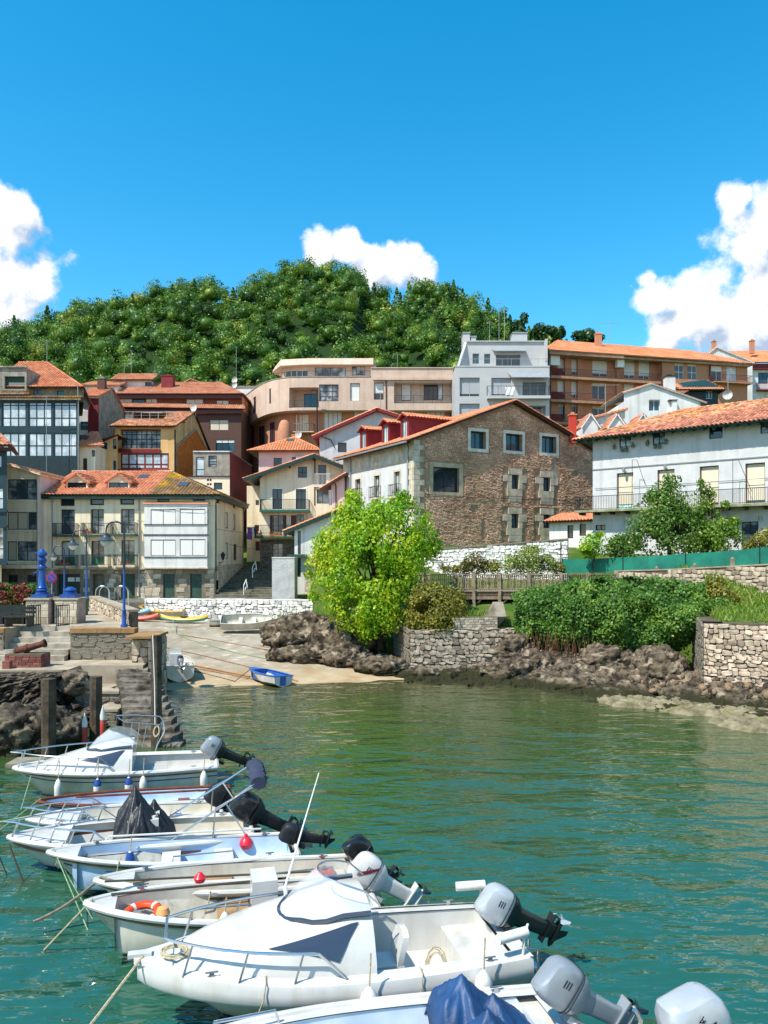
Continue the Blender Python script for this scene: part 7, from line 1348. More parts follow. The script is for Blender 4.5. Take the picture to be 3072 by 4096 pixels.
def grass():
 C=[];
 n=9000;x=rng.uniform(13.8,23,n);y=rng.uniform(30.5,46,n);k=(y>33.8-(x-13.75)*.355)&(x<22);x,y=x[k],y[k];z=ground_z(x,y);C.append(np.stack([x,y,z+.05],1))
 for cx_,cy_,rx,ry,m in((-4.2,47.2,1.6,.8,900),(4.6,43.5,2.6,1.2,1500),(6.3,41.0,.9,.5,350),(11.5,50,6,2,1800),(-9.5,60,0,0,0)):
  x=cx_+rng.normal(size=m)*rx*.6;y=cy_+rng.normal(size=m)*ry*.6;z=np.where(x<-2,2.2+.35*rng.random(m),ground_z(x,y));C.append(np.stack([x,y,z],1))
 C=np.concatenate(C);n=len(C);h=rng.uniform(.12,.34,n)[:,None];w=.035;a=rng.uniform(0,6.28,n);s=np.stack([np.cos(a),np.sin(a),a*0],1)*w;lean=rng.normal(size=(n,3))*np.array([.1,.1,0])
 V=np.stack([C-s,C+s,C+s*.5+lean*.6+np.array([0,0,1])*h*.7,C+lean+np.array([0,0,1])*h],1).reshape(-1,3);npmesh('long_grass',V,np.arange(n*4).reshape(n,4),leafmat('grass_blade',[(0,hexc('4a7020')),(.6,hexc('739030')),(1,hexc('a8a050'))],trans=.3,patch=(.5,.3)),label='long rough grass on the bank and path edges',kind='stuff')
grass()
for i,(u,v,w,h,lab)in enumerate(((1122,706,20,30,'leftmost dark pine on the skyline above the grey block'),(1160,722,20,26,'second dark pine from the left on the skyline'),(1200,724,22,24,'dark pine on the skyline at the left end of the orange roof'),(1268,722,34,22,'broad round pine on the skyline behind the roof chimney'))):
 Y=190.0;p=D(u,v,Y);sx,sz=w/1669.8*Y,h/1669.8*Y;Ls=[(p.x+random.uniform(-.6,.6)*sx,Y+random.uniform(-.5,.5)*sx,p.z+random.uniform(-.7,.6)*sz,sx*.45,sx*.45,sz*.42)for _ in range(9)]
 tree('skyline_pine',lab,(p.x,Y,float(ground_z(p.x,Y))-1),max(2.0,p.z-float(ground_z(p.x,Y))),Ls,1500,.8,M_PINE,group='pines on the skyline',droop=0,tr=.35)
def hydrangea():
 L=[(*D(u,v,36.5)[:],r/1669.8*36.5,r/1669.8*36.5,r/1669.8*36.5)for u,v,r in((18,1285,26),(48,1288,22),(-5,1280,24),(70,1275,14),(35,1300,22),(15,1308,20))]
 b=D(30,1325,36.5);t=tree('hydrangea_bush','hydrangea bush with rust pink flower heads on the quay',(b.x,b.y,PLZ),.3,L,2600,.16,leafmat('hydrangea_leaf',[(0,hexc('2f5220')),(.6,hexc('4f7a2a')),(1,hexc('7f9a40'))]),cat='bush',tr=.03)
 m=pm('hydrangea_flower',W('b8604a',.75),W('8a4038',.7),ns=6,island=.3,rough=.8);me=None
 for k in range(60):
  u,v=random.uniform(-10,66),random.uniform(1262,1300);p=D(u,v,36.5-random.uniform(.45,.75));V,Fq=leaf_quads(rdir(46)*.085,rdir(46),.06,asp=1);npmesh('flower_head',V+np.array(p-Vector(t.location)),Fq,m,t)
hydrangea()
# boats
M_GEL=pm('white_gelcoat',W('f4f3ef',.66),W('e4e2da',.63),ns=1.5,rough=.25,spec=.5,coat=.3,streak=(W('a89c7c',.8),.45))
M_GELC=pm('aged_cream_gelcoat',W('e9e4d6',.82),W('cfc8b5',.8),ns=1.8,rough=.35,spec=.5,streak=(W('8f8566',.75),.45))
M_HULLS=pm('stained_white_hull',W('e4e0d2',.8),W('bdb7a2',.78),ns=2.2,rough=.4,streak=(W('857a5c',.75),.6),mask2=(W('a39878',.75),3.5,.58,.7))
M_BLUEI=pm('pale_blue_interior',W('a9c6e4',.8),W('c9dcee',.82),ns=2,rough=.5)
M_LBLUE=pm('ice_blue_deck',W('dbe8f2',.85),W('c6d8e6',.82),ns=2,rough=.4)
M_TEAK=pm('plywood',W('b59063',.75),W('8f6d47',.7),ns=3,nd=8,rough=.8)
M_RAILW=pm('varnished_wood',W('8a4a2c',.75),W('6a3520',.7),ns=4,rough=.4)
M_NAVYB=pm('navy_antifouling',W('1f4f86',.8),W('173d6a',.8),ns=3,rough=.6);M_GREENB=pm('green_antifouling',W('17544c',.8),W('103e38',.8),ns=3,rough=.6)
M_STEEL=pm('stainless',W('d5d6d6',.8),rough=.22,metal=.9);M_BLK=pm('black_gloss',W('15171a',.9),rough=.22,spec=.6);M_BLKM=pm('black_plastic',W('23262a',.9),W('17191c',.9),ns=6,rough=.55)
M_SILV=pm('silver_cowl',W('c9ced2',.8),W('bcc2c7',.8),ns=2,rough=.3,metal=.25,coat=.3);M_GREYC=pm('grey_cowl',W('9aa2a8',.8),rough=.35,metal=.25,coat=.2);M_RUBR=pm('brown_rub_rail',W('8a6a3c',.75),W('6a4f2c',.7),ns=4,rough=.6)
M_TARPK=pm('black_tarpaulin',W('2b2d30',.9),W('202226',.9),ns=3,rough=.4,bump=.6,bs=5,bdist=.05);M_TARPB=pm('blue_tarpaulin',W('1f4a7a',.85),W('173a63',.85),ns=2,rough=.5,bump=.5,bs=4,bdist=.05);M_TARPN=pm('navy_canvas',W('39415a',.85),W('2e3548',.85),ns=5,rough=.85,bump=.4,bs=9)
M_FEND=pm('white_fender',W('eeeeea',.85),W('d5d3ca',.82),ns=6,rough=.45,streak=(W('8f8a78',.8),.4));M_ROPE=pm('pale_rope',W('cfc3a4',.8),W('a89a78',.75),ns=30,rough=.95);M_ROPED=pm('dark_rope',W('4a463c',.8),rough=.95);M_ROPEG=pm('green_rope',W('9fb88f',.75),W('7a9a70',.7),ns=20,rough=.95)
def shieldmat():
 m=bpy.data.materials.new('windscreen_acrylic');m.use_nodes=True;nt=m.node_tree;b=nt.nodes['Principled BSDF'];b.inputs['Base Color'].default_value=(.75,.8,.82,1);b.inputs['Roughness'].default_value=.05;b.inputs['Alpha'].default_value=.38;b.inputs['Specular IOR Level'].default_value=.8;return m
M_SHIELD=shieldmat();M_TINT=pm('tinted_window',W('3d4657',.8),rough=.08,spec=.7)
BD=Vector((-.9707,-.2402))
class Boat:
 def __init__(s,name,label,u,v,p,L,B,fb,fs,dr=.25,mat=None,bottom=None,cat='boat',group='boats moored along the quay',bs=.84,full=2.3,rake=.55,world=None,ang=None):
  if world is None:
   Y=p/(.97-.24*(u-829.5)/1669.8);tip=Vector(((u-829.5)/1669.8*Y,Y));st=tip-BD*L
   z=0
  else:st=Vector(world[:2]);z=world[2]if len(world)>2 else 0
  a=math.atan2(BD.y,BD.x)if ang is None else ang
  s.r=thing(name,(st.x,st.y,z),label,cat,group,rz=a);s.L,s.B,s.fb,s.fs,s.dr,s.bs,s.full,s.rake=L,B,fb,fs,dr,bs,full,rake;s.mat=mat or M_GEL
  s.hull(bottom)
 def b(s,t):return s.B/2*((s.bs+(1-s.bs)*math.sin(min(t/.42,1)*math.pi/2))if t<.42 else max(0.0,1-((t-.42)/.58)**s.full)**.82)
 def zs(s,t):return s.fs+(s.fb-s.fs)*t**1.8
 def zk(s,t):return-s.dr+(max(0,t-.7)/.3)**2.2*(s.dr+s.fb*.25)
 def X(s,t,w=1.0):return s.L*t-s.rake*(1-w)*max(0,(t-.45)/.55)**2
 def sec(s,t,n=9):
  o=[]
  for i in range(n):
   w=i/(n-1);k=max(0.0,(t-.35)/.65);gs=min(1,w/.32)**.7*.86+.14*w;gb=w**1.15;g=gs*(1-k)+gb*k;o.append((s.X(t,w),s.b(t)*g,s.zk(t)+(s.zs(t)-s.zk(t))*w))
  return o
 def part(s,name,mb,mat,parent=None,smooth=True,**k):return mb.build(name,mat,parent or s.r,smooth=smooth,local=True,**k)
 def hull(s,bottom):
  ts=[i/22 for i in range(23)];rows=[]
  for t in ts:q=s.sec(t);rows.append([(x,y,z)for x,y,z in q[::-1]]+[(x,-y,z)for x,y,z in q[1:]])
  mb=MB();mb.rings(rows,cap=False,closed=False);mb.add(rows[0],[tuple(range(len(rows[0])))])
  h=s.part('hull',mb,s.mat)
  if bottom is not None:
   rr=[]
   for t in ts:
    q=[]
    for i in range(12):
     w=i/11*min(1,max(.02,(.07-s.zk(t))/(s.zs(t)-s.zk(t))));k=max(0.0,(t-.35)/.65);gs=min(1,w/.32)**.7*.86+.14*w;g=gs*(1-k)+w**1.15*k;q.append((s.X(t,w)+.004,s.b(t)*g+.006,s.zk(t)+(s.zs(t)-s.zk(t))*w))
    rr.append([(x,y,z)for x,y,z in q[::-1]]+[(x,-y,z)for x,y,z in q[1:]])
   m2=MB();m2 .rings(rr,cap=False,closed=False);s.part('bottom_paint',m2,bottom,h)
 def sheer(s,o=0.0,dz=0.0,t0=0.0,t1=1.0,n=40,sym=True):
  a=[(s.X(t),s.b(t)+o,s.zs(t)+dz)for t in[t0+(t1-t0)*i/n for i in range(n+1)]]
  return a+[(x,-y,z)for x,y,z in a[::-1]]if sym else a
 def gunwale(s,mat,r=.045,flat=1.0,name='gunwale'):
  p=[(0,-s.b(0),s.zs(0))][:0]+s.sheer(0,.01);mb=MB();mb.tube(p,r,8);mb.tube([(0,s.b(0),s.zs(0)+.01),(0,-s.b(0),s.zs(0)+.01)],r,8);return s.part(name,mb,mat)
 def rub(s,mat,frac=.86,r=.022):
  a=[]
  for i in range(41):t=i/40;k=max(0.0,(t-.35)/.65);w=frac;g=(min(1,w/.32)**.7*.86+.14*w)*(1-k)+w**1.15*k;a.append((s.X(t,w),s.b(t)*g+.012,s.zk(t)+(s.zs(t)-s.zk(t))*w))
  s.part('rub_rail',MB().tube(a+[(x,-y,z)for x,y,z in a[::-1]],r,6),mat)
 def inner(s,t0,t1,zf,mat,wall=.08,n=22,name='interior',zt=0.0):
  rows=[]
  for i in range(n+1):
   t=t0+(t1-t0)*i/n;b=max(.01,s.b(t)-wall);z=s.zs(t)-zt;f=min(zf,z-.02);q=[(s.X(t),b,z),(s.X(t),b*.97,z-(z-f)*.5),(s.X(t,.9),b*.88,f+.04),(s.X(t,.9),b*.8,f)];rows.append(q+[(x,-y,zz)for x,y,zz in q[::-1]])
  mb=MB();mb.rings(rows,cap=False,closed=False)
  for e in(0,-1):mb.add(rows[e],[tuple(range(len(rows[e])))])
  return s.part(name,mb,mat)
 def capdeck(s,mat,w=.16,t0=0,t1=1,name='side_deck',dz=.012):
  rows=[]
  for i in range(46):
   t=t0+(t1-t0)*i/45;b=s.b(t);rows.append([(s.X(t),b,s.zs(t)+dz),(s.X(t),max(.0,b-w),s.zs(t)+dz+.012)])
  mb=MB();mb.rings(rows,cap=False,closed=False);mb.rings([[(x,-y,z)for x,y,z in r[::-1]]for r in rows],cap=False,closed=False);mb.quad((-.02,s.b(0),s.zs(0)+dz),(-.02,-s.b(0),s.zs(0)+dz),(w,-s.b(0),s.zs(0)+dz),(w,s.b(0),s.zs(0)+dz));return s.part(name,mb,mat)
 def foredeck(s,td,mat,crown=.08,name='foredeck',zf=.15):
  rows=[]
  for i in range(15):
   t=td+(1-td)*i/14;b=s.b(t);rows.append([(s.X(t),b*math.cos(math.pi*k/8),s.zs(t)+.02+crown*math.sin(math.pi*k/8)*(b/(s.B/2))**.7)for k in range(9)])
  mb=MB();mb.rings(rows,cap=False,closed=False);e=rows[0];mb.add(e+[(e[-1][0],e[-1][1]*.9,zf),(e[0][0],e[0][1]*.9,zf)],[tuple(range(len(e)+2))]);return s.part(name,mb,mat)
 def thwart(s,t,mat,z=None,w=.26,name='thwart'):
  z=s.zs(t)-.2 if z is None else z;b=s.b(t)-.09;x=s.X(t);return s.part(name,MB().box(x-w/2,-b,z-.03,x+w/2,b,z),mat,smooth=False)
 def pulpit(s,t0,h,r=.018,dz=0,t1=1.0,o=-.06,name='bow_rail',n=5):
  a=[Vector((s.X(t)+(.08 if t>.98 else 0),max(0,s.b(t)+o),s.zs(t)+dz+h*min(1,(t-t0)/.08+.15)))for t in[t0+(t1-t0)*i/26 for i in range(27)]];mb=MB();mb.tube(a+[Vector((p.x,-p.y,p.z))for p in a[::-1]],r,6)
  for i in range(n):
   t=t0+(t1-t0)*(i+.8)/(n+.3)
   for sg in(1,-1):y=max(.02,s.b(t)+o)*sg;mb.tube([(s.X(t)+.12,y*1.02,s.zs(t)),(s.X(t),y,s.zs(t)+dz+h*min(1,(t-t0)/.08+.15))],r*.85,5)
  return s.part(name,mb,M_STEEL)
 def outboard(s,cowl,leg,tilt=55,sc=1.0,y=0.0,cover=None,stripe=None,zoff=0.0,x=-.12):
  a=R(tilt);o=Vector((x,y,s.zs(0)+zoff));T=lambda p:tuple(o+Vector((p[0]*math.cos(a)+p[2]*math.sin(a),p[1],-p[0]*math.sin(a)+p[2]*math.cos(a)))*sc)
  def ring(cx_,cz,lx,wy,n=20,pw=4.2,sk=0):
   q=[]
   for k in range(n):th=2*math.pi*k/n;c,d=math.cos(th),math.sin(th);q.append(T((cx_+lx/2*abs(c)**(2/pw)*(1 if c>0 else-1),wy/2*abs(d)**(2/pw)*(1 if d>0 else-1),cz+sk*c)))
   return q
  e=MB();e.rings([ring(-.2,.02,.34,.26),ring(-.22,.14,.5,.34),ring(-.22,.2,.53,.36)]);e.rings([[T(p)for p in((.02,-.12,-.12),(.1,-.12,-.12),(.1,.12,-.12),(.02,.12,-.12))],[T(p)for p in((.02,-.12,.12),(.1,-.12,.12),(.1,.12,.12),(.02,.12,.12))]])
  en=s.part('outboard_engine',e,leg)
  m=MB();m.rings([ring(-.22,.201,.5,.33),ring(-.225,.25,.56,.37),ring(-.23,.42,.57,.375,sk=.01),ring(-.235,.55,.53,.35,sk=.035),ring(-.24,.625,.44,.29,sk=.05),ring(-.245,.65,.3,.19,sk=.045)]);s.part('cowl',m,cowl,en)
  rg=ring(-.225,.262,.566,.376);m=MB();m.tube(rg+rg[:1],.008,5);s.part('cowl_seam',m,M_BLKM,en)
  for sg in(1,-1):m=MB();[m.add([T((-.34+dx,sg*.189,.36+dz))for dx,dz in((0,k*.04),(.1,k*.04),(.1,k*.04+.016),(0,k*.04+.016))],[(0,1,2,3)])for k in range(3)];s.part('cowl_vent',m,M_BLKM,en)
  if stripe is not None:
   for sg in(1,-1):
    m=MB();m.add([T((-.42,sg*.19,.26)),T((-.36,sg*.192,.26)),T((-.2,sg*.193,.42)),T((-.1,sg*.186,.56)),T((-.17,sg*.186,.565)),T((-.28,sg*.193,.42))],[(0,1,2,5),(5,2,3,4)]);s.part('cowl_stripe',m,stripe,en)
  m=MB();m.rings([ring(-.2,.02,.3,.2),ring(-.21,-.2,.26,.16),ring(-.22,-.45,.24,.12),ring(-.24,-.62,.26,.08),ring(-.25,-.78,.22,.06)]);s.part('leg',m,leg,en)
  m=MB();m.rings([[T((-.48,-.1,-.575)),T((-.02,-.07,-.575)),T((-.02,.07,-.575)),T((-.48,.1,-.575))],[T((-.48,-.1,-.555)),T((-.02,-.07,-.555)),T((-.02,.07,-.555)),T((-.48,.1,-.555))]])
  m.rings([[T((xx,r*math.cos(k*.785),-.74+r*math.sin(k*.785)))for k in range(8)]for xx,r in((0.0,.01),(-.06,.045),(-.2,.06),(-.38,.055),(-.45,.04))]);m.add([T((-.1,0,-.79)),T((-.3,.008,-.79)),T((-.34,0,-.95)),T((-.26,-.008,-.95))],[(0,1,2,3),(3,2,1,0)]);s.part('lower_unit',m,leg,en)
  m=MB()
  for k in range(3):
   th=k*2.094+.4;c,d=math.cos(th),math.sin(th);pts=[(-.44,-.03,.03),(-.47,.03,.03),(-.5,.085,.12),(-.47,.05,.16),(-.43,-.04,.15),(-.42,-.07,.1)];f=[T((px_,py_*c-pz_*d,-.74+py_*d+pz_*c))for px_,py_,pz_ in pts];g=[T((px_-.012,py_*c-pz_*d,-.74+py_*d+pz_*c))for px_,py_,pz_ in pts];m.add(f+g,[tuple(range(6)),tuple(range(11,5,-1))]+[(i,(i+1)%6,6+(i+1)%6,6+i)for i in range(6)])
  s.part('propeller',m,M_SILV if cowl is M_SILV else M_BLK,en)
  return en
 def W(s,x,y,z):return s.r.matrix_basis@Vector((x,y,z))if True else None
def cabin(s,t0,t1,h,mat=None,win=True,shield=True):
 """cuddy: rounded cabin top rising aft, side windows, wrap-round screen"""
 mat=mat or M_GEL;n=26;rows=[];side=[]
 for i in range(n+1):
  t=t0+(t1-t0)*i/n;k=1-i/n;hc=h*min(1,(k*1.12))**.75;b=max(.02,s.b(t)-.13);bt=b*(.8-.12*k);z=s.zs(t)+.02
  q=[(s.X(t),b,z),(s.X(t),b*.985,z+hc*.18),(s.X(t),(b+bt)/2,z+hc*.58),(s.X(t),bt,z+hc*.86),(s.X(t),bt*.72,z+hc*.98),(s.X(t),bt*.3,z+hc*1.04),(s.X(t),0,z+hc*1.05)];side.append(q);rows.append(q+[(x,-y,zz)for x,y,zz in q[-2::-1]])
 mb=MB();mb.rings(rows,cap=False,closed=False);e=rows[0];mb.add(e,[tuple(range(len(e)))]);c=s.part('cabin',mb,mat)
 if win:
  for sg in(1,-1):
   A=lambda i,f:Vector(side[i][1]).lerp(Vector(side[i][2]),f/.55)if f<.55 else Vector(side[i][2]).lerp(Vector(side[i][3]),(f-.55)/.45)
   rows=[]
   for i in range(2,15):
    hi=.95-.012*i;lo=.95-(i-2)*.27 if i<5 else.12+(i-5)*.072;lo=min(lo,hi-.01);rows.append([(p.x,(p.y+.016)*sg,p.z+.006)for p in[A(i,lo+(hi-lo)*q/4)for q in range(5)]])
   m=MB();m.rings(rows,cap=False,closed=False);s.part('cabin_window',m,M_TINT,c)
 if shield:
  base=[];top=[]
  for k in range(17):
   a=math.pi*k/16;bb=side[0][3][1]*1.02;xb=s.X(t0)+.02+1.15*math.sin(a)**.7;yb=bb*math.cos(a);i=min(n,max(0,int((xb-s.X(t0))/(s.X(t1)-s.X(t0))*n)));zb=s.zs(t0)+.02+h*1.0*min(1,((1-i/n)*1.12))**.75*(1.0 if abs(math.cos(a))<.75 else.9);base.append((xb,yb,zb+.03));top.append((s.X(t0)-.12+.75*math.sin(a)**.8,yb*.82,s.zs(t0)+h*1.04+.34*math.sin(a)**.35))
  m=MB();m.rings([base,[tuple(Vector(p).lerp(Vector(q),.55)+Vector((.06,0,0)))for p,q in zip(base,top)],top],cap=False,closed=False);w=s.part('windscreen',m,M_SHIELD,c);m=MB();m.tube(top,.014,5);s.part('screen_trim',m,M_STEEL,w);m=MB();m.tube(base,.035,6);s.part('screen_base',m,M_TINT,w)
 return c
def fender(label,p,h=.5,r=.1,top=None,group='fenders hanging on the boats',rope=.5):
 t=thing('fender',p,label,'fender',group);MB().lathe((0,0,0),[(.02,h/2+.05),(.045,h/2+.02),(r*.8,h/2-.05),(r,h/2-.12),(r,-h/2+.1),(r*.75,-h/2+.02),(.03,-h/2)],12).build('body',M_FEND,t,smooth=True,local=True)
 if top:MB().lathe((0,0,0),[(.05,h/2+.035),(r*.86,h/2-.045),(r*1.01,h/2-.12),(r*1.01,h/2-.13)],12).build('blue_end',top,t,smooth=True,local=True)
 MB().tube([(0,0,h/2),(0.02,.03,h/2+rope)],.012,5).build('cord',M_ROPE,t,local=True)
def rope(label,pts,r=.018,mat=None,sag=.0,cat='rope',group='mooring lines',name='mooring_rope'):
 pts=[Vector(p)for p in pts];out=[]
 for a,b in zip(pts[:-1],pts[1:]):
  for i in range(8):k=i/8;q=a.lerp(b,k);q.z-=sag*4*k*(1-k);out.append(q)
 out.append(pts[-1]);o=MB().tube(out,r,5).build(name,mat or M_ROPE,None,smooth=True);tag(o,label,cat,group);return o
bpy.context.view_layer.update()
def WB(bt,x,y,z):
 a=bt.r.rotation_euler.z;l=bt.r.location;return Vector((l.x+x*math.cos(a)-y*math.sin(a),l.y+x*math.sin(a)+y*math.cos(a),l.z+z))
NAVYTOP=pm('blue_fender_end',W('24509a',.8),rough=.5)
# far cabin boat
b1=Boat('far_cabin_boat','white cabin boat moored farthest from the camera beside the rock face',30,1677,21.6,5.1,1.95,.72,.62,mat=M_GELC)
b1 .inner(.03,.5,.2,M_GEL);b1 .foredeck(.44,M_GEL,crown=.05,zf=.2);b1 .capdeck(M_GEL,.17);cabin(b1,.42,.9,.62);b1 .gunwale(M_GEL,.06);b1 .rub(M_RUBR,.9,.018);b1 .pulpit(.5,.42);b1 .outboard(M_GREYC,M_BLK,62,.95);b1 .part('helm_seat',MB().box(1.3,-.5,.2,1.7,.5,.5),M_GEL);b1 .part('cleat',MB().box(4.3,-.05,.74,4.5,.05,.82),M_STEEL)
for i,(x,tp)in enumerate(((3.9,None),(2.95,NAVYTOP),(2.2,NAVYTOP),(1.85,None),(.35,None))):
 q=WB(b1,x,b1 .b(x/5.1)+.12,.3);fender(('leftmost plain white','blue topped left','blue topped right','plain white middle','rightmost plain white')[i]+' fender on the near side of the far cabin boat',q,.5,.095,tp)
 # wooden railed rowing boat
b2=Boat('wood_rail_boat','pale blue rowing boat with varnished brown rails behind the two console boats',78,1714,19.3,4.4,1.15,.5,.4,mat=M_BLUEI)
b2 .inner(.03,.95,.12,M_BLUEI);b2 .gunwale(M_RAILW,.04);[b2 .thwart(t,M_RAILW)for t in(.25,.5,.72)];b2 .rub(M_RAILW,.85,.02)
o=MB();o.tube([(.7,.2,.55),(3.5,.28,.62)],.025,6);o.box(.25,.16,.53,.75,.24,.56);ob=b2 .part('oar',o,M_RAILW)
# white open boat with bow rail
b3=Boat('open_bow_boat','white open boat with curved bow rail behind the boat with the black tarpaulin',58,1757,18.0,4.1,1.4,.52,.4,mat=M_GEL)
b3 .inner(.03,.78,.15,M_GELC);b3 .foredeck(.74,M_GEL,crown=.06);b3 .gunwale(M_GEL,.05);b3 .pulpit(.62,.25,.015);b3 .thwart(.3,M_GEL,w=.5);b3 .outboard(M_BLKM,M_BLKM,60,.9)
# console boat under black tarpaulin
b4=Boat('console_boat','white open boat with brown striped hull and a black tarpaulin over its console',18,1807,16.5,4.7,1.7,.66,.5,mat=M_GEL,bottom=M_NAVYB)
b4 .inner(.03,.8,.12,M_GELC);b4 .foredeck(.76,M_GEL,crown=.05);b4 .capdeck(M_GEL,.14);b4 .gunwale(M_GEL,.05);b4 .rub(M_RAILW,.8,.03);b4 .pulpit(.58,.32,.018);b4 .outboard(M_BLK,M_BLKM,58,1.05)
b4 .part('console',MB().box(1.85,-.35,.12,2.45,.35,.9),M_GEL)
def tarp(name,label,bt,x0,x1,w,z0,sup,slope,mat,seed=1):
 "cloth hung over a few support points: ridges between them, folds running down"
 nx,ny=46,46;X,Y=np.meshgrid(np.linspace(x0,x1,nx),np.linspace(-w/2,w/2,ny));cx_,cy_=(x0+x1)/2,0
 Z=np.full_like(X,-9.0)
 for(sx,sy,sz)in sup:
  d=np.hypot(X-sx,(Y-sy));a=np.arctan2(Y-sy,X-sx);Z=np.maximum(Z,sz-slope*d**.9*(1+.16*np.sin(a*5+seed)+.08*np.sin(a*11+seed*3)))
 Z=np.maximum(Z,z0+.06*np.sin(X*9+seed)+.05*np.sin(Y*11));q=np.stack([X*3,Y*3,Z*3+seed],-1);Z=Z+(fbm(q,3,seed,ridge=True)-.5)*.09
 e=np.maximum(np.abs((X-cx_)/((x1-x0)/2)),np.abs(Y/(w/2)));Z=np.where(e>.93,Z-(e-.93)*3.2,Z);X=cx_+(X-cx_)*(1-.12*np.clip((Z-z0),0,1));
 t=sheet(name,X,Y,Z,mat,smooth=True);t.location=bt.r.location;t.rotation_euler=bt.r.rotation_euler;t.modifiers.new('thick','SOLIDIFY').thickness=.012;return tag(t,label,'tarpaulin')
tarp('tarpaulin','crumpled black tarpaulin wrapped over a console',b4,1.5,2.75,1.15,.42,[(2.35,-.05,1.5),(2.2,.25,1.25),(1.95,-.3,1.15),(1.85,.2,1.0)],1.55,M_TARPK,seed=3)
def bimini():
 hp=(1.2,.75,.55);mb=MB();top=Vector((-.1,.68,1.62));st=Vector((.55,.68,1.35))
 for sg in(1,-1):
  mb=MB();mb.tube([(1.75,sg*.8,.52),(.35,sg*.72,1.35),(-.05,sg*.7,1.6)],.02,6);mb.tube([(.8,sg*.8,.5),(.75,sg*.75,1.15),(-.05,sg*.7,1.55)],.018,6);mb.tube([(.1,sg*.8,.5),(.55,sg*.72,1.25)],.016,6);b4 .part('canopy_frame',mb,M_STEEL)
 rows=[]
 for i in range(19):
  k=i/18;y=.72-1.44*k;z=1.62+.1*math.sin(math.pi*k);rows.append([(-.12+c*.17+.02*math.sin(i*2.1),y,z+d*.13-.03+.015*math.sin(i*3.1))for c,d in[(math.cos(q*.785),math.sin(q*.785))for q in range(8)]])
 m2=MB();m2 .rings(rows);b4 .part('folded_canopy',m2,M_TARPN)
bimini();fender('short blue topped fender on the near side of the covered console boat',WB(b4,2.35,.98,.35),.28,.09,NAVYTOP,rope=.3)
red=pm('red_buoy_plastic',W('e0263a',.85),rough=.35)
q=WB(b4,.15,.85,.45);tag(MB().lathe(q,[(.01,-.13),(.1,-.09),(.14,0),(.1,.09),(.04,.13),(.03,.18)],12).build('buoy',red,None,smooth=True),'round red buoy at the stern of the covered console boat','buoy')
# blue inside boat
b5=Boat('blue_inside_boat','white rowing boat with pale blue inside and dark green bottom',103,1834,15.1,4.5,1.35,.8,.55,mat=M_HULLS,bottom=M_GREENB,dr=.12)
b5 .inner(.03,.9,.15,M_BLUEI);b5 .gunwale(M_GEL,.045);b5 .rub(M_RUBR,.9,.016);b5 .foredeck(.88,M_GEL,.03);[b5 .thwart(t,M_GEL,w=.35)for t in(.3,.52)];b5 .outboard(M_BLKM,M_BLKM,74,.68)
b5 .part('side_rail',MB().tube([(2.3,.66,.6),(2.28,.64,.76),(1.2,.62,.76),(1.15,.64,.6)],.014,6),M_STEEL);b5 .part('side_rail',MB().tube([(3.6,-.6,.68),(3.5,-.58,.8),(.6,-.64,.68)],.02,6),M_GEL)
# plywood seat boat
b6=Boat('plywood_seat_boat','white open boat with plywood seats in front of the blue inside boat',205,1890,13.8,4.5,1.35,.72,.5,mat=M_GELC)
b6 .inner(.03,.9,.14,M_GELC);b6 .gunwale(M_GEL,.05);b6 .rub(M_RUBR,.88,.02);b6 .foredeck(.86,M_GEL,.04);b6 .thwart(.56,M_TEAK,w=.62);b6 .thwart(.36,M_TEAK,w=.3);b6 .thwart(.1,M_GEL,w=.6);b6 .outboard(M_BLK,M_BLKM,46,.82);b6 .part('boat_hook',MB().tube([(.9,.5,.72),(4.3,.42,.86)],.018,6),M_ROPED)
b6 .part('side_rail',MB().tube([(1.5,.68,.52),(1.52,.66,.82),(.55,.64,.82),(.5,.66,.52)],.015,6),M_STEEL)
# lifebuoy boat
b7=Boat('lifebuoy_boat','white open boat with blue bottom and an orange lifebuoy in its bow',185,1948,12.55,4.45,1.5,.88,.58,mat=M_HULLS,bottom=M_NAVYB,dr=.1)
b7 .inner(.03,.9,.16,M_GELC);b7 .gunwale(M_GEL,.055);b7 .rub(M_RUBR,.9,.02);b7 .foredeck(.9,M_GEL,.03);b7 .thwart(.5,M_TEAK,w=.5);b7 .thwart(.26,M_TEAK,w=.4);b7 .part('console',MB().box(1.55,-.3,.16,1.95,.25,1.05),M_GEL);b7 .outboard(M_GEL,M_GEL,55,.95,stripe=pm('dark_red_stripe',W('7a1f2c',.8),rough=.4))
b7 .part('side_rail',MB().tube([(2.9,.7,.7),(2.85,.68,.92),(2.0,.68,.9),(1.95,.7,.68)],.016,6),M_STEEL);b7 .part('oar',MB().tube([(1.3,-.35,.82),(4.1,-.2,.9)],.02,6),M_ROPED)
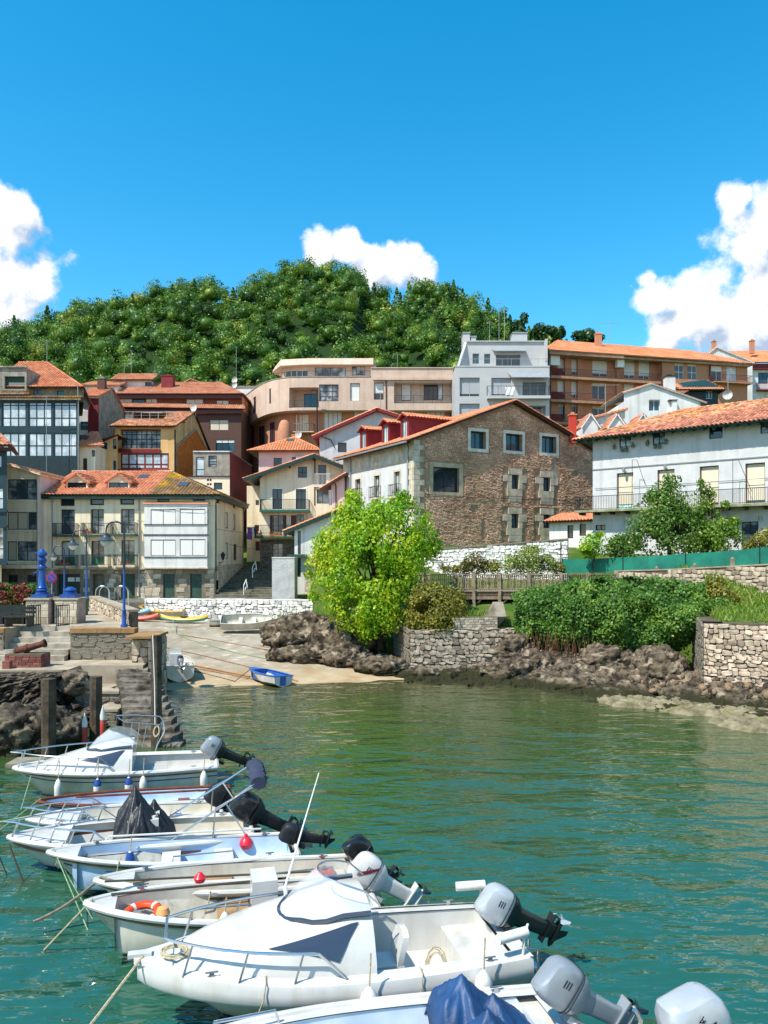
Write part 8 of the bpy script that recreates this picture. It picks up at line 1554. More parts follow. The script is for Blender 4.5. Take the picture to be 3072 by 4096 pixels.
def lifebuoy():
 q=WB(b7,3.62,.05,.66);t=thing('lifebuoy',q,'orange ring lifebuoy lying in the bow of a white boat','lifebuoy');t.rotation_euler=(R(6),R(-4),0.4);t.scale=(.84,.84,.9);mb=MB();n,m=32,10;rings=[[((.29+.085*math.cos(2*math.pi*j/m))*math.cos(2*math.pi*i/n),(.29+.085*math.cos(2*math.pi*j/m))*math.sin(2*math.pi*i/n),.07*math.sin(2*math.pi*j/m))for j in range(m)]for i in range(n+1)];mb.rings(rings,cap=False);mb.build('ring',pm('orange_foam_ring',W('ee5522',.85),W('d94414',.85),ns=4,rough=.5),t,smooth=True,local=True)
 for k in range(4):
  a=k*math.pi/2+.5;rr=[[((.29+.089*math.cos(2*math.pi*j/m))*math.cos(a+d),(.29+.089*math.cos(2*math.pi*j/m))*math.sin(a+d),.074*math.sin(2*math.pi*j/m))for j in range(m)]for d in(-.12,0,.12)];MB().rings(rr,cap=False).build('reflective_band',M_FEND,t,smooth=True,local=True)
 q=WB(b7,3.3,.42,.8);tag(MB().lathe(q,[(.01,-.09),(.08,-.07),(.11,0),(.08,.08),(.03,.1)],10).build('small_buoy',pm('peach_plastic',W('f0a868',.8),rough=.5),None,smooth=True),'peach coloured small buoy resting on the orange lifebuoy','buoy')
 q=WB(b7,2.75,-.35,.95);tag(MB().lathe(q,[(.01,-.08),(.08,-.05),(.1,.02),(.03,.1)],10).build('small_buoy',red,None,smooth=True),'red and pink float on the far side of the lifebuoy boat','buoy')
lifebuoy();fender('grey white fender on the near side of the lifebuoy boat',WB(b7,2.4,.88,.62),.5,.1,rope=.25)
# near cabin boat
b8=Boat('near_cabin_boat','large white cabin boat with tinted triangular windows nearest the middle',297,2087,10.6,5.2,2.05,.92,.72,mat=M_GELC,bottom=M_NAVYB,dr=.12,full=2.5,rake=.9)
b8 .inner(.05,.46,.15,M_GEL,wall=.2);b8 .foredeck(.42,M_GEL,crown=.04,zf=.16);b8 .capdeck(M_GEL,.22,t1=.97);cabin(b8,.42,.91,.72);b8 .rub(M_RUBR,.9,.012)
def topside():
 rows=[]
 for i in range(46):
  t=i/45;b=b8 .b(t);z=b8 .zs(t);rows.append([(b8 .X(t),b+.012,z-.27),(b8 .X(t),b+.05,z-.22),(b8 .X(t),b+.055,z-.1),(b8 .X(t),b+.02,z+.01),(b8 .X(t),max(0,b-.08),z+.04)])
 mb=MB();mb.rings(rows,cap=False,closed=False);mb.rings([[(x,-y,z)for x,y,z in r[::-1]]for r in rows],cap=False,closed=False);b8 .part('topside',mb,M_GEL)
topside();b8 .pulpit(.5,.38,.02,t1=.93,n=3)
b8 .part('bow_roller',MB().box(5.02,-.06,.95,5.32,.06,1.0),M_GEL);b8 .part('bow_prow',MB().rings([[(4.75,.34,.86),(4.75,-.34,.86),(4.75,-.3,.95),(4.75,.3,.95)],[(5.0,.22,.88),(5.0,-.22,.88),(5.0,-.2,.955),(5.0,.2,.955)],[(5.24,.1,.9),(5.24,-.1,.9),(5.24,-.09,.96),(5.24,.09,.96)]]),M_GEL)
b8 .part('stern_seat',MB().box(.25,-.72,.15,.8,.72,.5),M_GEL,smooth=False)
def seat(bt,x,y,z):
 mb=MB();mb.rings([[(x-.22*k,y-.2*k,z),(x+.22*k,y-.2*k,z),(x+.22*k,y+.2*k,z),(x-.22*k,y+.2*k,z)]for k,z in((.4,.16),(.4,z-.1),(1,z-.06),(1.08,z),(1,z+.06))]);st=bt.part('helm_seat',mb,M_GEL);m2=MB();m2 .rings([[(x-.24+dx,y-w,zz),(x-.16+dx,y-w,zz),(x-.16+dx,y+w,zz),(x-.24+dx,y+w,zz)]for dx,w,zz in((.04,.2,z+.02),(0,.23,z+.25),(-.05,.2,z+.42),(-.06,.1,z+.47))]);bt.part('seat_back',m2,M_GEL,st)
seat(b8,1.95,.35,.62);b8 .outboard(M_SILV,M_BLK,60,.95,x=-.04)
for sg,nm in((1,'near'),(-1,'far')):b8 .part('stern_rail_pad',MB().tube([(.12,sg*.82,.74),(.1,sg*.82,1.02),(-.05,sg*.6,1.04)],.02,6).tube([(.5,sg*.86,1.02),(.05,sg*.78,1.04)],.07,10),M_FEND)
def ladder():mb=MB();[mb.tube([(-.04,y,.05),(-.06,y,.85),(.12,y,.88)],.017,6)for y in(.62,.92)];[mb.box(-.09,.62,z,-.01,.92,z+.03)for z in(.15,.36,.57)];b8 .part('boarding_ladder',mb,M_STEEL)
ladder();b8 .part('whip_antenna',MB().tube([(3.2,-.4,1.25),(3.22,-.4,1.5)],.03,6).tube([(3.22,-.4,1.5),(2.72,-.5,3.05)],[.016,.007],6),M_WFR)
fender('fat white fender hanging amidships on the near cabin boat',WB(b8,2.35,1.16,.5),.5,.12,rope=.45);fender('fat white ribbed fender near the stern of the near cabin boat',WB(b8,.8,1.1,.48),.5,.12,rope=.45)
def coil(label,c,r,n=5,mat=None,sc=(1,1),name='rope_coil'):
 pts=[];rr=random.Random(int(c.x*100))
 for i in range(n*14):a=2*math.pi*i/14;k=r*(1+.18*math.sin(i*.37));pts.append(c+Vector((k*math.cos(a)*sc[0],k*math.sin(a)*.5,k*math.sin(a)*sc[1]+.01*rr.random()+.004*i/14)))
 tag(MB().tube(pts,.011,5).build(name,mat or M_ROPE,None),label,'rope')
coil('pale rope coil hanging in the cockpit of the near cabin boat',WB(b8,1.25,.5,.5),.2,4,sc=(.7,1.2));coil('tangled pale rope on the foredeck of the near cabin boat',WB(b8,4.72,.18,1.02),.16,7,sc=(1,.22))
# light blue boat with blue cover, cut by the lower edge
b9=Boat('ice_blue_boat','open boat with ice blue deck, blue cover and grey outboard at the lower edge',0,0,0,5.2,1.8,.84,.68,mat=M_GEL,world=(2.2,9.14))
b9 .inner(.08,.86,.16,M_LBLUE,wall=.16);b9 .capdeck(M_GEL,.18);b9 .gunwale(M_GEL,.05);b9 .foredeck(.84,M_LBLUE,.05);b9 .thwart(.55,M_GEL,w=.5);b9 .part('stern_deck',MB().box(.05,-.72,.45,.75,.72,.6),M_GEL,smooth=False);b9 .outboard(M_GREYC,M_GREYC,56,.95,x=-.05,zoff=.1);tarp('tarpaulin','shiny blue tarpaulin draped over the console of the ice blue boat',b9,.15,1.6,1.45,.4,[(1.25,-.4,1.22),(1.2,.35,1.2),(.85,-.3,1.0),(.8,.3,.95),(.5,0,.75)],.95,M_TARPB,seed=8)
b9 .part('bow_handrail',MB().tube([(3.35,-.68,.74),(3.4,-.66,.92),(4.1,-.5,.98),(4.15,-.52,.78)],.02,6),M_STEEL);b9 .part('side_handrail',MB().tube([(2.5,.7,.68),(2.55,.66,.86),(3.6,.6,.9),(3.65,.62,.74)],.018,6),M_BLKM);b9 .part('cleat',MB().box(2.85,-.82,.68,3.05,-.76,.75),M_STEEL)
# boat at the corner: only its engine and stern reach into the picture
b10=Boat('corner_boat','white boat at the lower right corner showing its silver outboard',0,0,0,4.8,1.7,.75,.6,mat=M_GEL,world=(3.1,8.1));b10 .inner(.05,.86,.15,M_GEL);b10 .gunwale(M_GEL,.05);b10 .foredeck(.84,M_GEL);b10 .thwart(.4,M_GEL,w=.4);b10e=b10 .outboard(M_SILV,M_SILV,25,1.25,zoff=.12)
def lettering(txt,o,ux,uy,size,mat,parent,name='lettering'):
 cu=bpy.data.curves.new('t','FONT');cu.body=txt;cu.size=size;cu.align_x='CENTER';cu.align_y='CENTER';cu.extrude=.002;ob=bpy.data.objects.new('t',cu);COL.objects.link(ob);me=bpy.data.meshes.new_from_object(ob.evaluated_get(bpy.context.evaluated_depsgraph_get()));bpy.data.objects.remove(ob);ux,uy=Vector(ux).normalized(),Vector(uy).normalized();un=ux.cross(uy);me.transform(Matrix((ux,uy,un)).transposed().to_4x4());me.transform(Matrix.Translation(Vector(o)));me.materials.clear();me.materials.append(mat);return link(name,me,parent)
def corner_mark():
 a=R(25);o=Vector((-.12,0,b10 .zs(0)+.12));T=lambda p:o+Vector((p[0]*math.cos(a)+p[2]*math.sin(a),p[1],-p[0]*math.sin(a)+p[2]*math.cos(a)))*1.25
 lettering('HONDA',T((-.23,.191,.4)),T((0,0,1))-T((0,0,0)),T((1,0,0))-T((0,0,0)),.11,M_BLK,b10e)
corner_mark()
b10 .part('stern_cleat',MB().tube([(.1,-.6,.6),(.08,-.6,1.0),(.16,-.6,1.12)],.03,6),M_STEEL)
# boats pulled up on the slipway
def beached(name,label,u,v,L,B,fb,fs,ang,mat,inner,gun,list_=0,cat='boat',dr=.12,**k):
 Y=45.0
 for _ in range(12):x=(u-829.5)/1669.8*Y;z=ramp_z(x,Y);Y=(6.2-z)*1669.8/(v-1200)
 x=(u-829.5)/1669.8*Y;bt=Boat(name,label,0,0,0,L,B,fb,fs,dr=dr,mat=mat,world=(x,Y,ramp_z(x,Y)+dr*.9+abs(list_)*.6),ang=ang,group='boats drawn up on the slipway',cat=cat,**k);bt.r.rotation_euler.x=list_;bt.inner(.03,.92,.06,inner);bt.gunwale(gun,.03);bt.thwart(.35,inner);bt.thwart(.6,inner);return bt
yel=pm('yellow_gelcoat',W('f2b823',.85),W('e0a51c',.85),ns=3,rough=.35)
beached('yellow_rowing_boat','yellow rimmed rowing boat lying at the top of the slipway',402,1338,3.6,1.4,.72,.6,math.pi-.12,M_GELC,yel,yel,list_=-.42)
beached('white_rowing_boat','white rowing boat lying on the right side of the slipway',478,1366,3.7,1.4,.7,.6,.12,M_GELC,M_GELC,M_GEL,list_=.42)
beached('grey_dinghy','small grey white dinghy half hidden behind the white rowing boat',452,1353,2.0,1.0,.4,.36,.2,M_HULLS,M_HULLS,M_GEL)
bb=beached('blue_rowing_boat','blue and white rowing boat at the waterline of the slipway',612,1486,2.9,1.25,.52,.42,math.pi*.5+.72,M_GEL,pm('mid_blue_paint',W('3a70c0',.85),W('2c5aa0',.85),ns=3,rough=.4),MATS['mid_blue_paint'],list_=.06,dr=.1)
bb.capdeck(MATS['mid_blue_paint'],.12);bb.part('stern_stripe',MB().box(-.03,-.12,-.02,-.012,.2,.4),MATS['mid_blue_paint'],smooth=False);bb.foredeck(.72,MATS['mid_blue_paint'],.05)
wb=beached('small_console_boat','white console boat with outboard sitting on the sand beside the pier',390,1474,4.2,1.6,.75,.62,math.pi*.5+.38,M_GELC,M_GEL,M_GEL,dr=.18);wb.part('console',MB().box(1.7,-.3,.1,2.2,.3,1.0),M_GEL);wb.part('screen',MB().box(2.1,-.28,1.0,2.13,.28,1.3),M_SHIELD);wb.outboard(M_BLKM,M_GREYC,60,.75)
def kayak(name,label,u,v,Y,L,col,col2,ang,z=.25):
 x=(u-829.5)/1669.8*Y;t=thing(name,(x,Y,ramp_z(x,Y)+z),label,'kayak','kayaks stored under the white wall',rz=ang);rows=[];rows2=[]
 for i in range(21):
  k=i/20;b=.36*math.sin(math.pi*min(1,max(0,k)))**.7+.004;xx=(k-.5)*L;zz=.22*abs(2*k-1)**3;rows.append([(xx,b*math.cos(a),zz+.2*math.sin(a))for a in[math.pi*q/6 for q in range(7)]]);rows2 .append([(xx,b*math.cos(a),zz-.16*math.sin(a))for a in[math.pi*q/6 for q in range(7)]])
 MB().rings(rows,cap=False,closed=False).build('deck',col,t,smooth=True,local=True);MB().rings(rows2,cap=False,closed=False).build('hull',col2,t,smooth=True,local=True);MB().lathe((0,0,.2),[(.3,0),(.32,.03),(.26,.02)],14).build('cockpit_rim',M_BLKM,t,smooth=True,local=True)
turq=pm('turquoise_plastic',W('3fb0a8',.8),rough=.4);coral=pm('coral_plastic',W('e0705f',.8),rough=.4);sky_=pm('pale_blue_plastic',W('9fd0e4',.8),rough=.4)
kayak('kayak','yellow and turquoise upturned kayak behind the yellow rowing boat',398,1326,57.0,3.6,yel,turq,-.1);kayak('kayak','coral red kayak under the wall left of the yellow rowing boat',290,1322,57.6,3.6,coral,coral,-.06,.2);kayak('kayak','pale blue kayak lying on the coral red one',272,1312,58.0,3.6,sky_,sky_,.05,.55);kayak('kayak','yellow and turquoise kayak behind the white rowing boat',540,1347,56.2,3.4,yel,turq,-.25,.3)
# mooring lines
T=lambda bt,dz=.06,dx=-.1:WB(bt,bt.L+dx,0,bt.fb+dz)
rope('pale line from the bow of the near cabin boat to the lower left',[T(b8),D(195,2215,9.0)],.018);rope('pale line from the lifebuoy boat bow down into the water',[T(b7),D(95,2052,12.15)],.016);rope('thick grey line from the plywood seat boat bow to the left',[WB(b6,3.6,.3,.78),T(b6,.05),D(72,1992,12.6)],.03,pm('grey_hawser',W('8f8876',.75),W('6f6858',.7),ns=20,rough=.95),sag=.08)
rope('first thin line from the blue inside boat bow into the water',[T(b5),D(190,2010,12.8)],.012,M_ROPEG);rope('second thin line from the blue inside boat bow into the water',[T(b5,.02),D(200,1985,13.2)],.01,M_ROPEG);rope('black line from the covered console boat bow into the water',[WB(b4,4.6,.35,.62),D(50,1905,14.7)],.018,M_ROPED);rope('second black line from the covered console boat bow into the water',[WB(b4,4.9,.2,.6),D(15,1890,15.0)],.012,M_ROPED);rope('greenish line from the open bow boat to the left edge',[T(b3),D(-20,1780,16.6)],.022,M_ROPEG);rope('line from the railed rowing boat to the left edge',[T(b2),D(-10,1800,16.9)],.014,M_ROPEG);rope('line from the far cabin boat bow into the water',[WB(b1,4.6,.2,.75),D(45,1750,18.8)],.012,M_ROPEG)
rope('pale rope lying from the yellow rowing boat across the slipway',[Vector((PX(690,55.5),55.5,ramp_z(-15,55.5)+.5)),Vector((PX(705,52),52,ramp_z(-14,52)+.04)),Vector((PX(760,49.5),49.5,ramp_z(-12.5,49.5)+.03)),Vector((PX(950,45),45,ramp_z(-9,45)+.03)),Vector((PX(1150,42.5),42.5,ramp_z(-5,42.5)+.03))],.025,M_ROPEG,group='ropes lying on the slipway')
rust=pm('rusty_chain',W('a8683a',.75),W('8a5230',.7),ns=8,rough=.9)
rope('rusty brown chain running down the slipway towards the blue rowing boat',[Vector((PX(630,43),43,ramp_z(-12.6,43)+.03)),Vector((PX(780,41.2),41.2,ramp_z(-10,41.2)+.03)),Vector((PX(1000,38.6),38.6,ramp_z(-6.7,38.6)+.03))],.05,rust,group='ropes lying on the slipway');rope('dark rope lying from the pier to the bow of the blue rowing boat',[Vector((PX(635,41.5),41.5,ramp_z(-12,41.5)+.03)),Vector((PX(800,39.6),39.6,ramp_z(-9.4,39.6)+.03)),Vector((PX(940,37.6),37.6,ramp_z(-7.2,37.6)+.03)),WB(bb,2.8,0,.5)],.02,M_ROPED,group='ropes lying on the slipway')
# loose gear lying in the boats
def gear():
 rd=pm('red_tank_plastic',W('c8342a',.8),rough=.45);bl=pm('blue_bucket_plastic',W('2f62a8',.8),rough=.5)
 for bt,x,y,lab in((b5,.7,.3,'red fuel tank in the stern of the blue inside boat'),(b6,.55,-.25,'red fuel tank in the stern of the plywood seat boat'),(b7,.6,.35,'red fuel tank in the stern of the lifebuoy boat')):
  t=thing('fuel_tank',WB(bt,x,y,.17),lab,'fuel tank','fuel tanks in the boats',rz=bt.r.rotation_euler.z);MB().rings([[(-.2*k,-.14*k,z),(.2*k,-.14*k,z),(.2*k,.14*k,z),(-.2*k,.14*k,z)]for k,z in((.9,0),(1,.04),(1,.2),(.8,.26))]).build('body',rd,t,local=True,smooth=True);MB().lathe((0,0,.26),[(.05,0),(.05,.04),(.02,.06)],10).build('cap',M_BLKM,t,local=True)
 for bt,x,y,lab in((b3,1.0,.2,'blue bucket in the open bow boat'),(b6,3.3,.2,'blue bucket in the bow of the plywood seat boat')):
  t=thing('bucket',WB(bt,x,y,.15),lab,'bucket','buckets in the boats');MB().lathe((0,0,0),[(.1,0),(.14,.26),(.15,.27),(.13,.26),(.09,.03)],14).build('pail',bl,t,local=True,smooth=True);MB().tube([(-.14,0,.26),(-.1,0,.36),(0,0,.4),(.1,0,.36),(.14,0,.26)],.006,5).build('handle',M_STEEL,t,local=True)
 for bt,x,y,z,lab in((b5,3.7,.1,.3,'coil of rope in the bow of the blue inside boat'),(b6,3.75,0,.3,'coil of rope in the bow of the plywood seat boat'),(b9,2.9,.35,.3,'coil of rope on the floor of the ice blue boat'),(b1,1.0,.3,.3,'coil of rope in the cockpit of the far cabin boat'),(b4,3.2,.3,.25,'coil of rope in the covered console boat')):coil(lab,WB(bt,x,y,z),.15,5,sc=(1,.25))
 for bt in(b1,b3,b4,b5,b6,b7,b8,b9):
  for t in(.12,.82):
   for sg in(1,-1):x=bt.X(t);y=sg*(bt.b(t)-.05);z=bt.zs(t)+.05;bt.part('cleat',MB().tube([(x-.08,y,z+.035),(x+.08,y,z+.035)],.012,5).box(x-.03,y-.012,z-.03,x+.03,y+.012,z+.03),M_STEEL)
 for bt,x in((b8,1.6),(b8,3.6),(b7,1.2),(b6,2.6),(b4,3.6),(b5,3.2)):q=[WB(bt,x+dx,bt.b(x/bt.L)+dy,bt.zs(x/bt.L)+dz)for dx,dy,dz in((0,-.14,.06),(.02,.05,.05),(.05,.09,-.12),(.12,.08,-.3))];MB().tube(q,.01,5).build('lashing',M_ROPE,bt.r,smooth=True)if False else bt.part('lashing',MB().tube([(x+dx,bt.b(x/bt.L)+dy,bt.zs(x/bt.L)+dz)for dx,dy,dz in((0,-.14,.06),(.02,.05,.05),(.05,.09,-.12),(.12,.08,-.3))],.01,5),M_ROPE)
 for bt,m in((b1,M_NAVYB),(b5,M_NAVYB),(b9,M_NAVYB),(b3,M_RAILW)):
  a=[]
  for i in range(41):
   t=i/40*.96;k=max(0.0,(t-.35)/.65);w=.76;g=(min(1,w/.32)**.7*.86+.14*w)*(1-k)+w**1.15*k;a.append((bt.X(t,w),bt.b(t)*g+.006,bt.zk(t)+(bt.zs(t)-bt.zk(t))*w))
  for sg in(1,-1):bt.part('side_stripe',MB().tube([(x,y*sg,z)for x,y,z in a],.014,4),m)
gear()
# street furniture and small things
M_BLUEP=pm('blue_cast_iron',W('1d56a8',.8),W('17478c',.8),ns=4,rough=.35,coat=.2)
def lamp(label,u,vb,vt,Y,z0,h,arm=.78):
 x=DX(u,Y);t=thing('street_lamp',(x,Y,z0),label,'street lamp','blue swan neck lamps on the quay');mb=MB();mb.lathe((0,0,0),[(.15,0),(.15,.1),(.1,.18),(.085,.7),(.1,.75),(.06,.82),(.05,h*.55)],12);mb.build('post_base',M_BLUEP,t,smooth=True,local=True)
 r=arm/2;pts=[(0,0,h*.55),(0,0,h-r)]+[(-r+r*math.cos(a),0,h-r+r*math.sin(a))for a in[math.pi*k/12 for k in range(1,13)]]+[(-arm,0,h-r-.22)]
 MB().tube(pts,[.055,.045]+[.036]*13,8).build('swan_neck',pm('dark_blue_grey',W('2c3a48',.8),rough=.4),t,smooth=True,local=True);zc=h-r-.2
 MB().lathe((-arm,0,zc),[(.05,.1),(.12,.06),(.13,-.04),(.16,-.08),(.3,-.2),(.36,-.24),(.36,-.27),(.3,-.26)],18).build('shade',pm('grey_blue_shade',W('424d55',.7),rough=.4),t,smooth=True,local=True);MB().lathe((-arm,0,zc-.27),[(.24,0),(.22,-.1),(.12,-.22),(.03,-.26)],14).build('glass_bowl',pm('frosted_glass',W('e6ebe6',.8),rough=.25),t,smooth=True,local=True);return t
lamp('nearest and tallest blue swan neck lamp on the quay edge',268,1355,1125,33.5,PLZ,4.6);lamp('middle blue swan neck lamp on the quay',187,1322,1145,43.5,PLZ,4.55);lamp('farthest blue swan neck lamp in front of the houses',139,1290,1180,56.5,PLZ-.1,3.95)
def pump(u,vt,Y,label,short):
 p=D(u,1291,Y);zb=p.z;w=24/1669.8*Y;t=thing('stone_plinth',(p.x,Y,PLZ),('square stone plinth under the tall blue pump column' if not short else 'square stone plinth under the short blue pedestal'),'plinth','stone plinths on the quay');b=zb-PLZ
 MB().box(-w,-w,0,w,w,b-.08).build('shaft',pm('pink_stone',W('c9b0a2',.75),W('a98f80',.72),ns=2,bump=.3,bs=10,rough=.9),t,local=True);MB().box(-w*1.12,-w*1.12,b-.079,w*1.12,w*1.12,b).build('cap',M_QTOP,t,local=True)
 f=Fac((p.x-w,Y-w),(p.x+w,Y-w));stones(t,f,0,2*w,PLZ+.02,zb-.1,MATS['pink_stone']if False else M_STONE,sw=.42,sh=.3,proud=.02,rubble=False,jit=.1,single=30,name='plinth_block')
 c=thing('pump_column' if not short else 'iron_pedestal',(p.x,Y,zb+.001),label,'column');q=.36
 MB().box(-q,-q,0,q,q,.16).build('foot',M_BLUEP,c,local=True);MB().lathe((0,0,.16),[(.3,0),(.3,.06),(.2,.1),(.26,.16),(.26,.22),(.17,.3)]+([(.1,.34)]if short else[]),16).build('base_moulding',M_BLUEP,c,smooth=True,local=True)
 if not short:
  H=D(u,vt,Y).z-zb;MB().lathe((0,0,.4),[(.2,0),(.24,.06),(.17,.14),(.16,H-1.35),(.22,H-1.3),(.22,H-1.22),(.17,H-1.18)],16).build('shaft',M_BLUEP,c,smooth=True,local=True);MB().lathe((0,0,H-.78),[(.17,0),(.12,.06),(.2,.18),(.21,.3),(.12,.38),(.14,.42),(.22,.5),(.22,.62),(.12,.68),(.08,.76),(.02,.8)],16).build('finial',M_BLUEP,c,smooth=True,local=True)
  for sg in(-1,1):MB().lathe((sg*.22,-.06,H-.2),[(.03,-.06),(.06,0),(.03,.06)],8).build('finial_boss',M_BLUEP,c,smooth=True,local=True)
  MB().tube([(-.18,-.1,H-1.05),(-.32,-.12,H-1.1),(-.34,-.12,H-1.2)],.03,6).build('spout',M_BLUEP,c,smooth=True,local=True)
pump(91,1186,35.5,'tall ornate blue cast iron pump column on a stone plinth',False);pump(152,1270,35.8,'short blue cast iron pedestal on the second stone plinth',True)
def sign():
 Y=38.0;p=D(112,1322,Y);t=thing('no_parking_sign',(p.x,Y,PLZ),'round blue no parking sign with red rim on a thin post','sign');h=D(112,1248,Y).z-PLZ;MB().tube([(0,0,0),(0,0,h+.3)],.03,6).build('post',M_GUT,t,local=True)
 disc=lambda r,y,m,n:MB().lathe((0,y,h),[(.001,-.006),(r,-.006),(r,.006),(.001,.006)],24,axis='y').build(n,m,t,local=True)
 rd=pm('sign_red',W('c8202c',.8),rough=.4);disc(.26,-.04,rd,'rim');disc(.21,-.053,pm('sign_blue',W('2050b0',.8),rough=.4),'face');MB().bar((-.15,-.064,h+.15),(.15,-.064,h-.15),.05,.012,up=(0,1,0)).build('slash',rd,t,local=True)
sign()
def cannon():
 Y=30.9;p=D(60,1432,Y);t=thing('brick_plinth',(p.x,Y,LPZ),'low red brick plinth carrying the cannon','plinth');w,d,h=.72,.4,.52;br=pm('red_brick',W('a5695a',.75),W('87524a',.72),ns=3,bump=.4,bs=15,island=.2,rough=.95);MB().box(-w,-d,0,w,d,h).build('core',M_RUBM,t,local=True)
 for f in(Fac((p.x-w,Y-d),(p.x+w,Y-d)),Fac((p.x+w,Y-d),(p.x+w,Y+d)),Fac((p.x-w,Y+d),(p.x-w,Y-d))):stones(t,f,0,f.L,LPZ+.005,LPZ+h-.02,br,sw=.27,sh=.095,proud=.02,rubble=False,jit=.05,single=60,name='brick',gap=.014)
 c=thing('old_cannon',(p.x,Y,LPZ+h),'rusty old cannon barrel tilted up on the brick plinth','cannon');prof=[(.05,-.02),(.1,0),(.17,.05),(.17,.12),(.15,.14),(.155,.5),(.17,.52),(.17,.58),(.14,.6),(.12,1.15),(.16,1.2),(.17,1.28),(.13,1.3),(.075,1.3),(.07,1.1)];a=R(16);m=MB();rings=[]
 for r,x in prof:rings.append([((x-.55)*math.cos(a)-r*math.sin(th)*math.sin(a),r*math.cos(th),.2+(x-.55)*math.sin(a)+r*math.sin(th)*math.cos(a))for th in[2*math.pi*k/16 for k in range(16)]])
 m.rings(rings);m.build('barrel',pm('rusty_iron',W('7a4a34',.75),W('54342a',.7),ns=6,bump=.4,bs=20,rough=.8,metal=.3),c,smooth=True,local=True);MB().box(-.3,-.12,0,-.1,.12,.12).build('chock',M_RUBM,c,local=True)
 q=P(28,2655,30.2);tag(MB().box(q.x-.14,30.1,LPZ,q.x+.14,30.35,LPZ+.3).build('small_post',MATS['red_brick']),'tiny brick bollard on the landing left of the cannon','bollard')
cannon()
def pile(label,u,vb,vt,Y,r,iron=None):
 b,tpt=D(u,vb,Y),D(u,vt,Y);t=thing('wooden_pile',(b.x,Y,-.5),label,'post','wooden piles in front of the rock face');H=tpt.z+.5;n=8;rings=[]
 for k in range(9):z=H*k/8;rings.append([(r*(1+random.uniform(-.06,.06))*math.cos(2*math.pi*i/n+.39),r*(1+random.uniform(-.06,.06))*math.sin(2*math.pi*i/n+.39),z)for i in range(n)])
 MB().rings(rings).build('timber',pm('weathered_pile',W('6a5a48',.75),W('3f362c',.7),ns=3,nd=8,bump=.8,bs=14,bdist=.03,rough=.95),t,local=True)
 return t,H
pile('thick left wooden pile before the dark rock face',105,1650,1466,24.0,.22);pile('middle wooden pile before the dark rock face',207,1560,1461,26.2,.2);t,H=pile('tall right wooden pile at the foot of the water stairs',338,1615,1372,25.0,.17)
q=D(338,1615,25.0);
def stair_rope():
 p=D(330,1372,24.6);rope('white line hanging down the tall right wooden pile',[p,D(334,1480,24.6),D(335,1565,24.5)],.018,M_WFR,name='pile_line');coil('loop of white rope tied round the tall right wooden pile',D(338,1580,24.7),.14,4,sc=(.6,1.1))
 t=thing('steel_ladder_frame',D(300,1625,23.6),'bent steel handrail frame at the foot of the water stairs','handrail');mb=MB();a=lambda u,v,Y=23.6:D(u,v,Y);mb.tube([a(258,1552),a(252,1546),a(290,1545),a(345,1548),a(352,1556,23.2),a(345,1566,23.0),a(270,1560,23.0),a(255,1551,23.3)],.022,6)
 for u0,u1,v1 in((286,282,1600),(302,295,1615),(318,308,1615),(350,332,1640)):mb.tube([a(u0,1560,23.2),a(u1,v1,23.2)],.016,5)
 mb.tube([a(352,1556,23.2),a(355,1580,23.1),a(340,1610,23),a(330,1645,22.9)],.022,6);mb.build('frame',M_STEEL,t,smooth=True)
 for u,v in((183,1560),(222,1545)):
  Y=24.8;p=D(u,v,Y);t=thing('marker_float',(p.x,Y,p.z-.75),'red and white pole float standing by the rock face, '+('left one' if u<200 else 'right one'),'float','red and white floats');MB().lathe((0,0,0),[(.05,0),(.09,.1),(.09,.55),(.05,.6)],10).build('red_body',pm('faded_red',W('c0453a',.8),W('a5362e',.8),ns=5,rough=.6),t,smooth=True,local=True);MB().lathe((0,0,.6),[(.085,0),(.09,.15),(.01,.45)],10).build('white_cone',M_FEND,t,smooth=True,local=True)
stair_rope()
def hoops():
 for i,(u,lab)in enumerate(((402,'left steel hoop rail with red foot at the top of the slipway'),(478,'right steel hoop rail with red foot at the top of the slipway'))):
  Y=47.5;x=PX(u+8,Y);z=PLZ-.1;x=max(x,-30);t=thing('steel_hoop',(x,Y,z),lab,'railing','steel hoop rails');w,h=.42,1.35;pts=[(-w,0,0),(-w,0,h-w)]+[(w*-math.cos(a),0,h-w+w*math.sin(a))for a in[math.pi*k/10 for k in range(1,10)]]+[(w,0,h-w),(w,0,0)];MB().tube(pts,.035,7).build('hoop',M_STEEL,t,smooth=True,local=True);pts2=[(a*.7,.3,c*.96)for a,b,c in pts];MB().tube(pts2,.03,7).build('inner_hoop',M_STEEL,t,smooth=True,local=True);MB().lathe((-w,-.02,0),[(.16,0),(.17,.12),(.1,.3),(.05,.42)],12).build('red_foot',pm('red_foot_plastic',W('e0332e',.85),rough=.4),t,smooth=True,local=True)
hoops()
def bin_():
 Y=40.5;p=D(177,1320,Y);t=thing('litter_bin',(p.x,Y,PLZ),'dark green litter bin beside the second plinth','bin');MB().rings([[(-.24,-.2,0),(.24,-.2,0),(.24,.2,0),(-.24,.2,0)],[(-.28,-.24,.8),(.28,-.24,.8),(.28,.24,.8),(-.28,.24,.8)]]).build('body',pm('green_bin',W('1f5a44',.8),rough=.5),t,local=True);MB().rings([[(-.3,-.26,.801),(.3,-.26,.801),(.3,.26,.801),(-.3,.26,.801)],[(-.2,-.18,.95),(.2,-.18,.95),(.2,.18,.95),(-.2,.18,.95)]]).build('lid',MATS['green_bin'],t,local=True)
bin_()
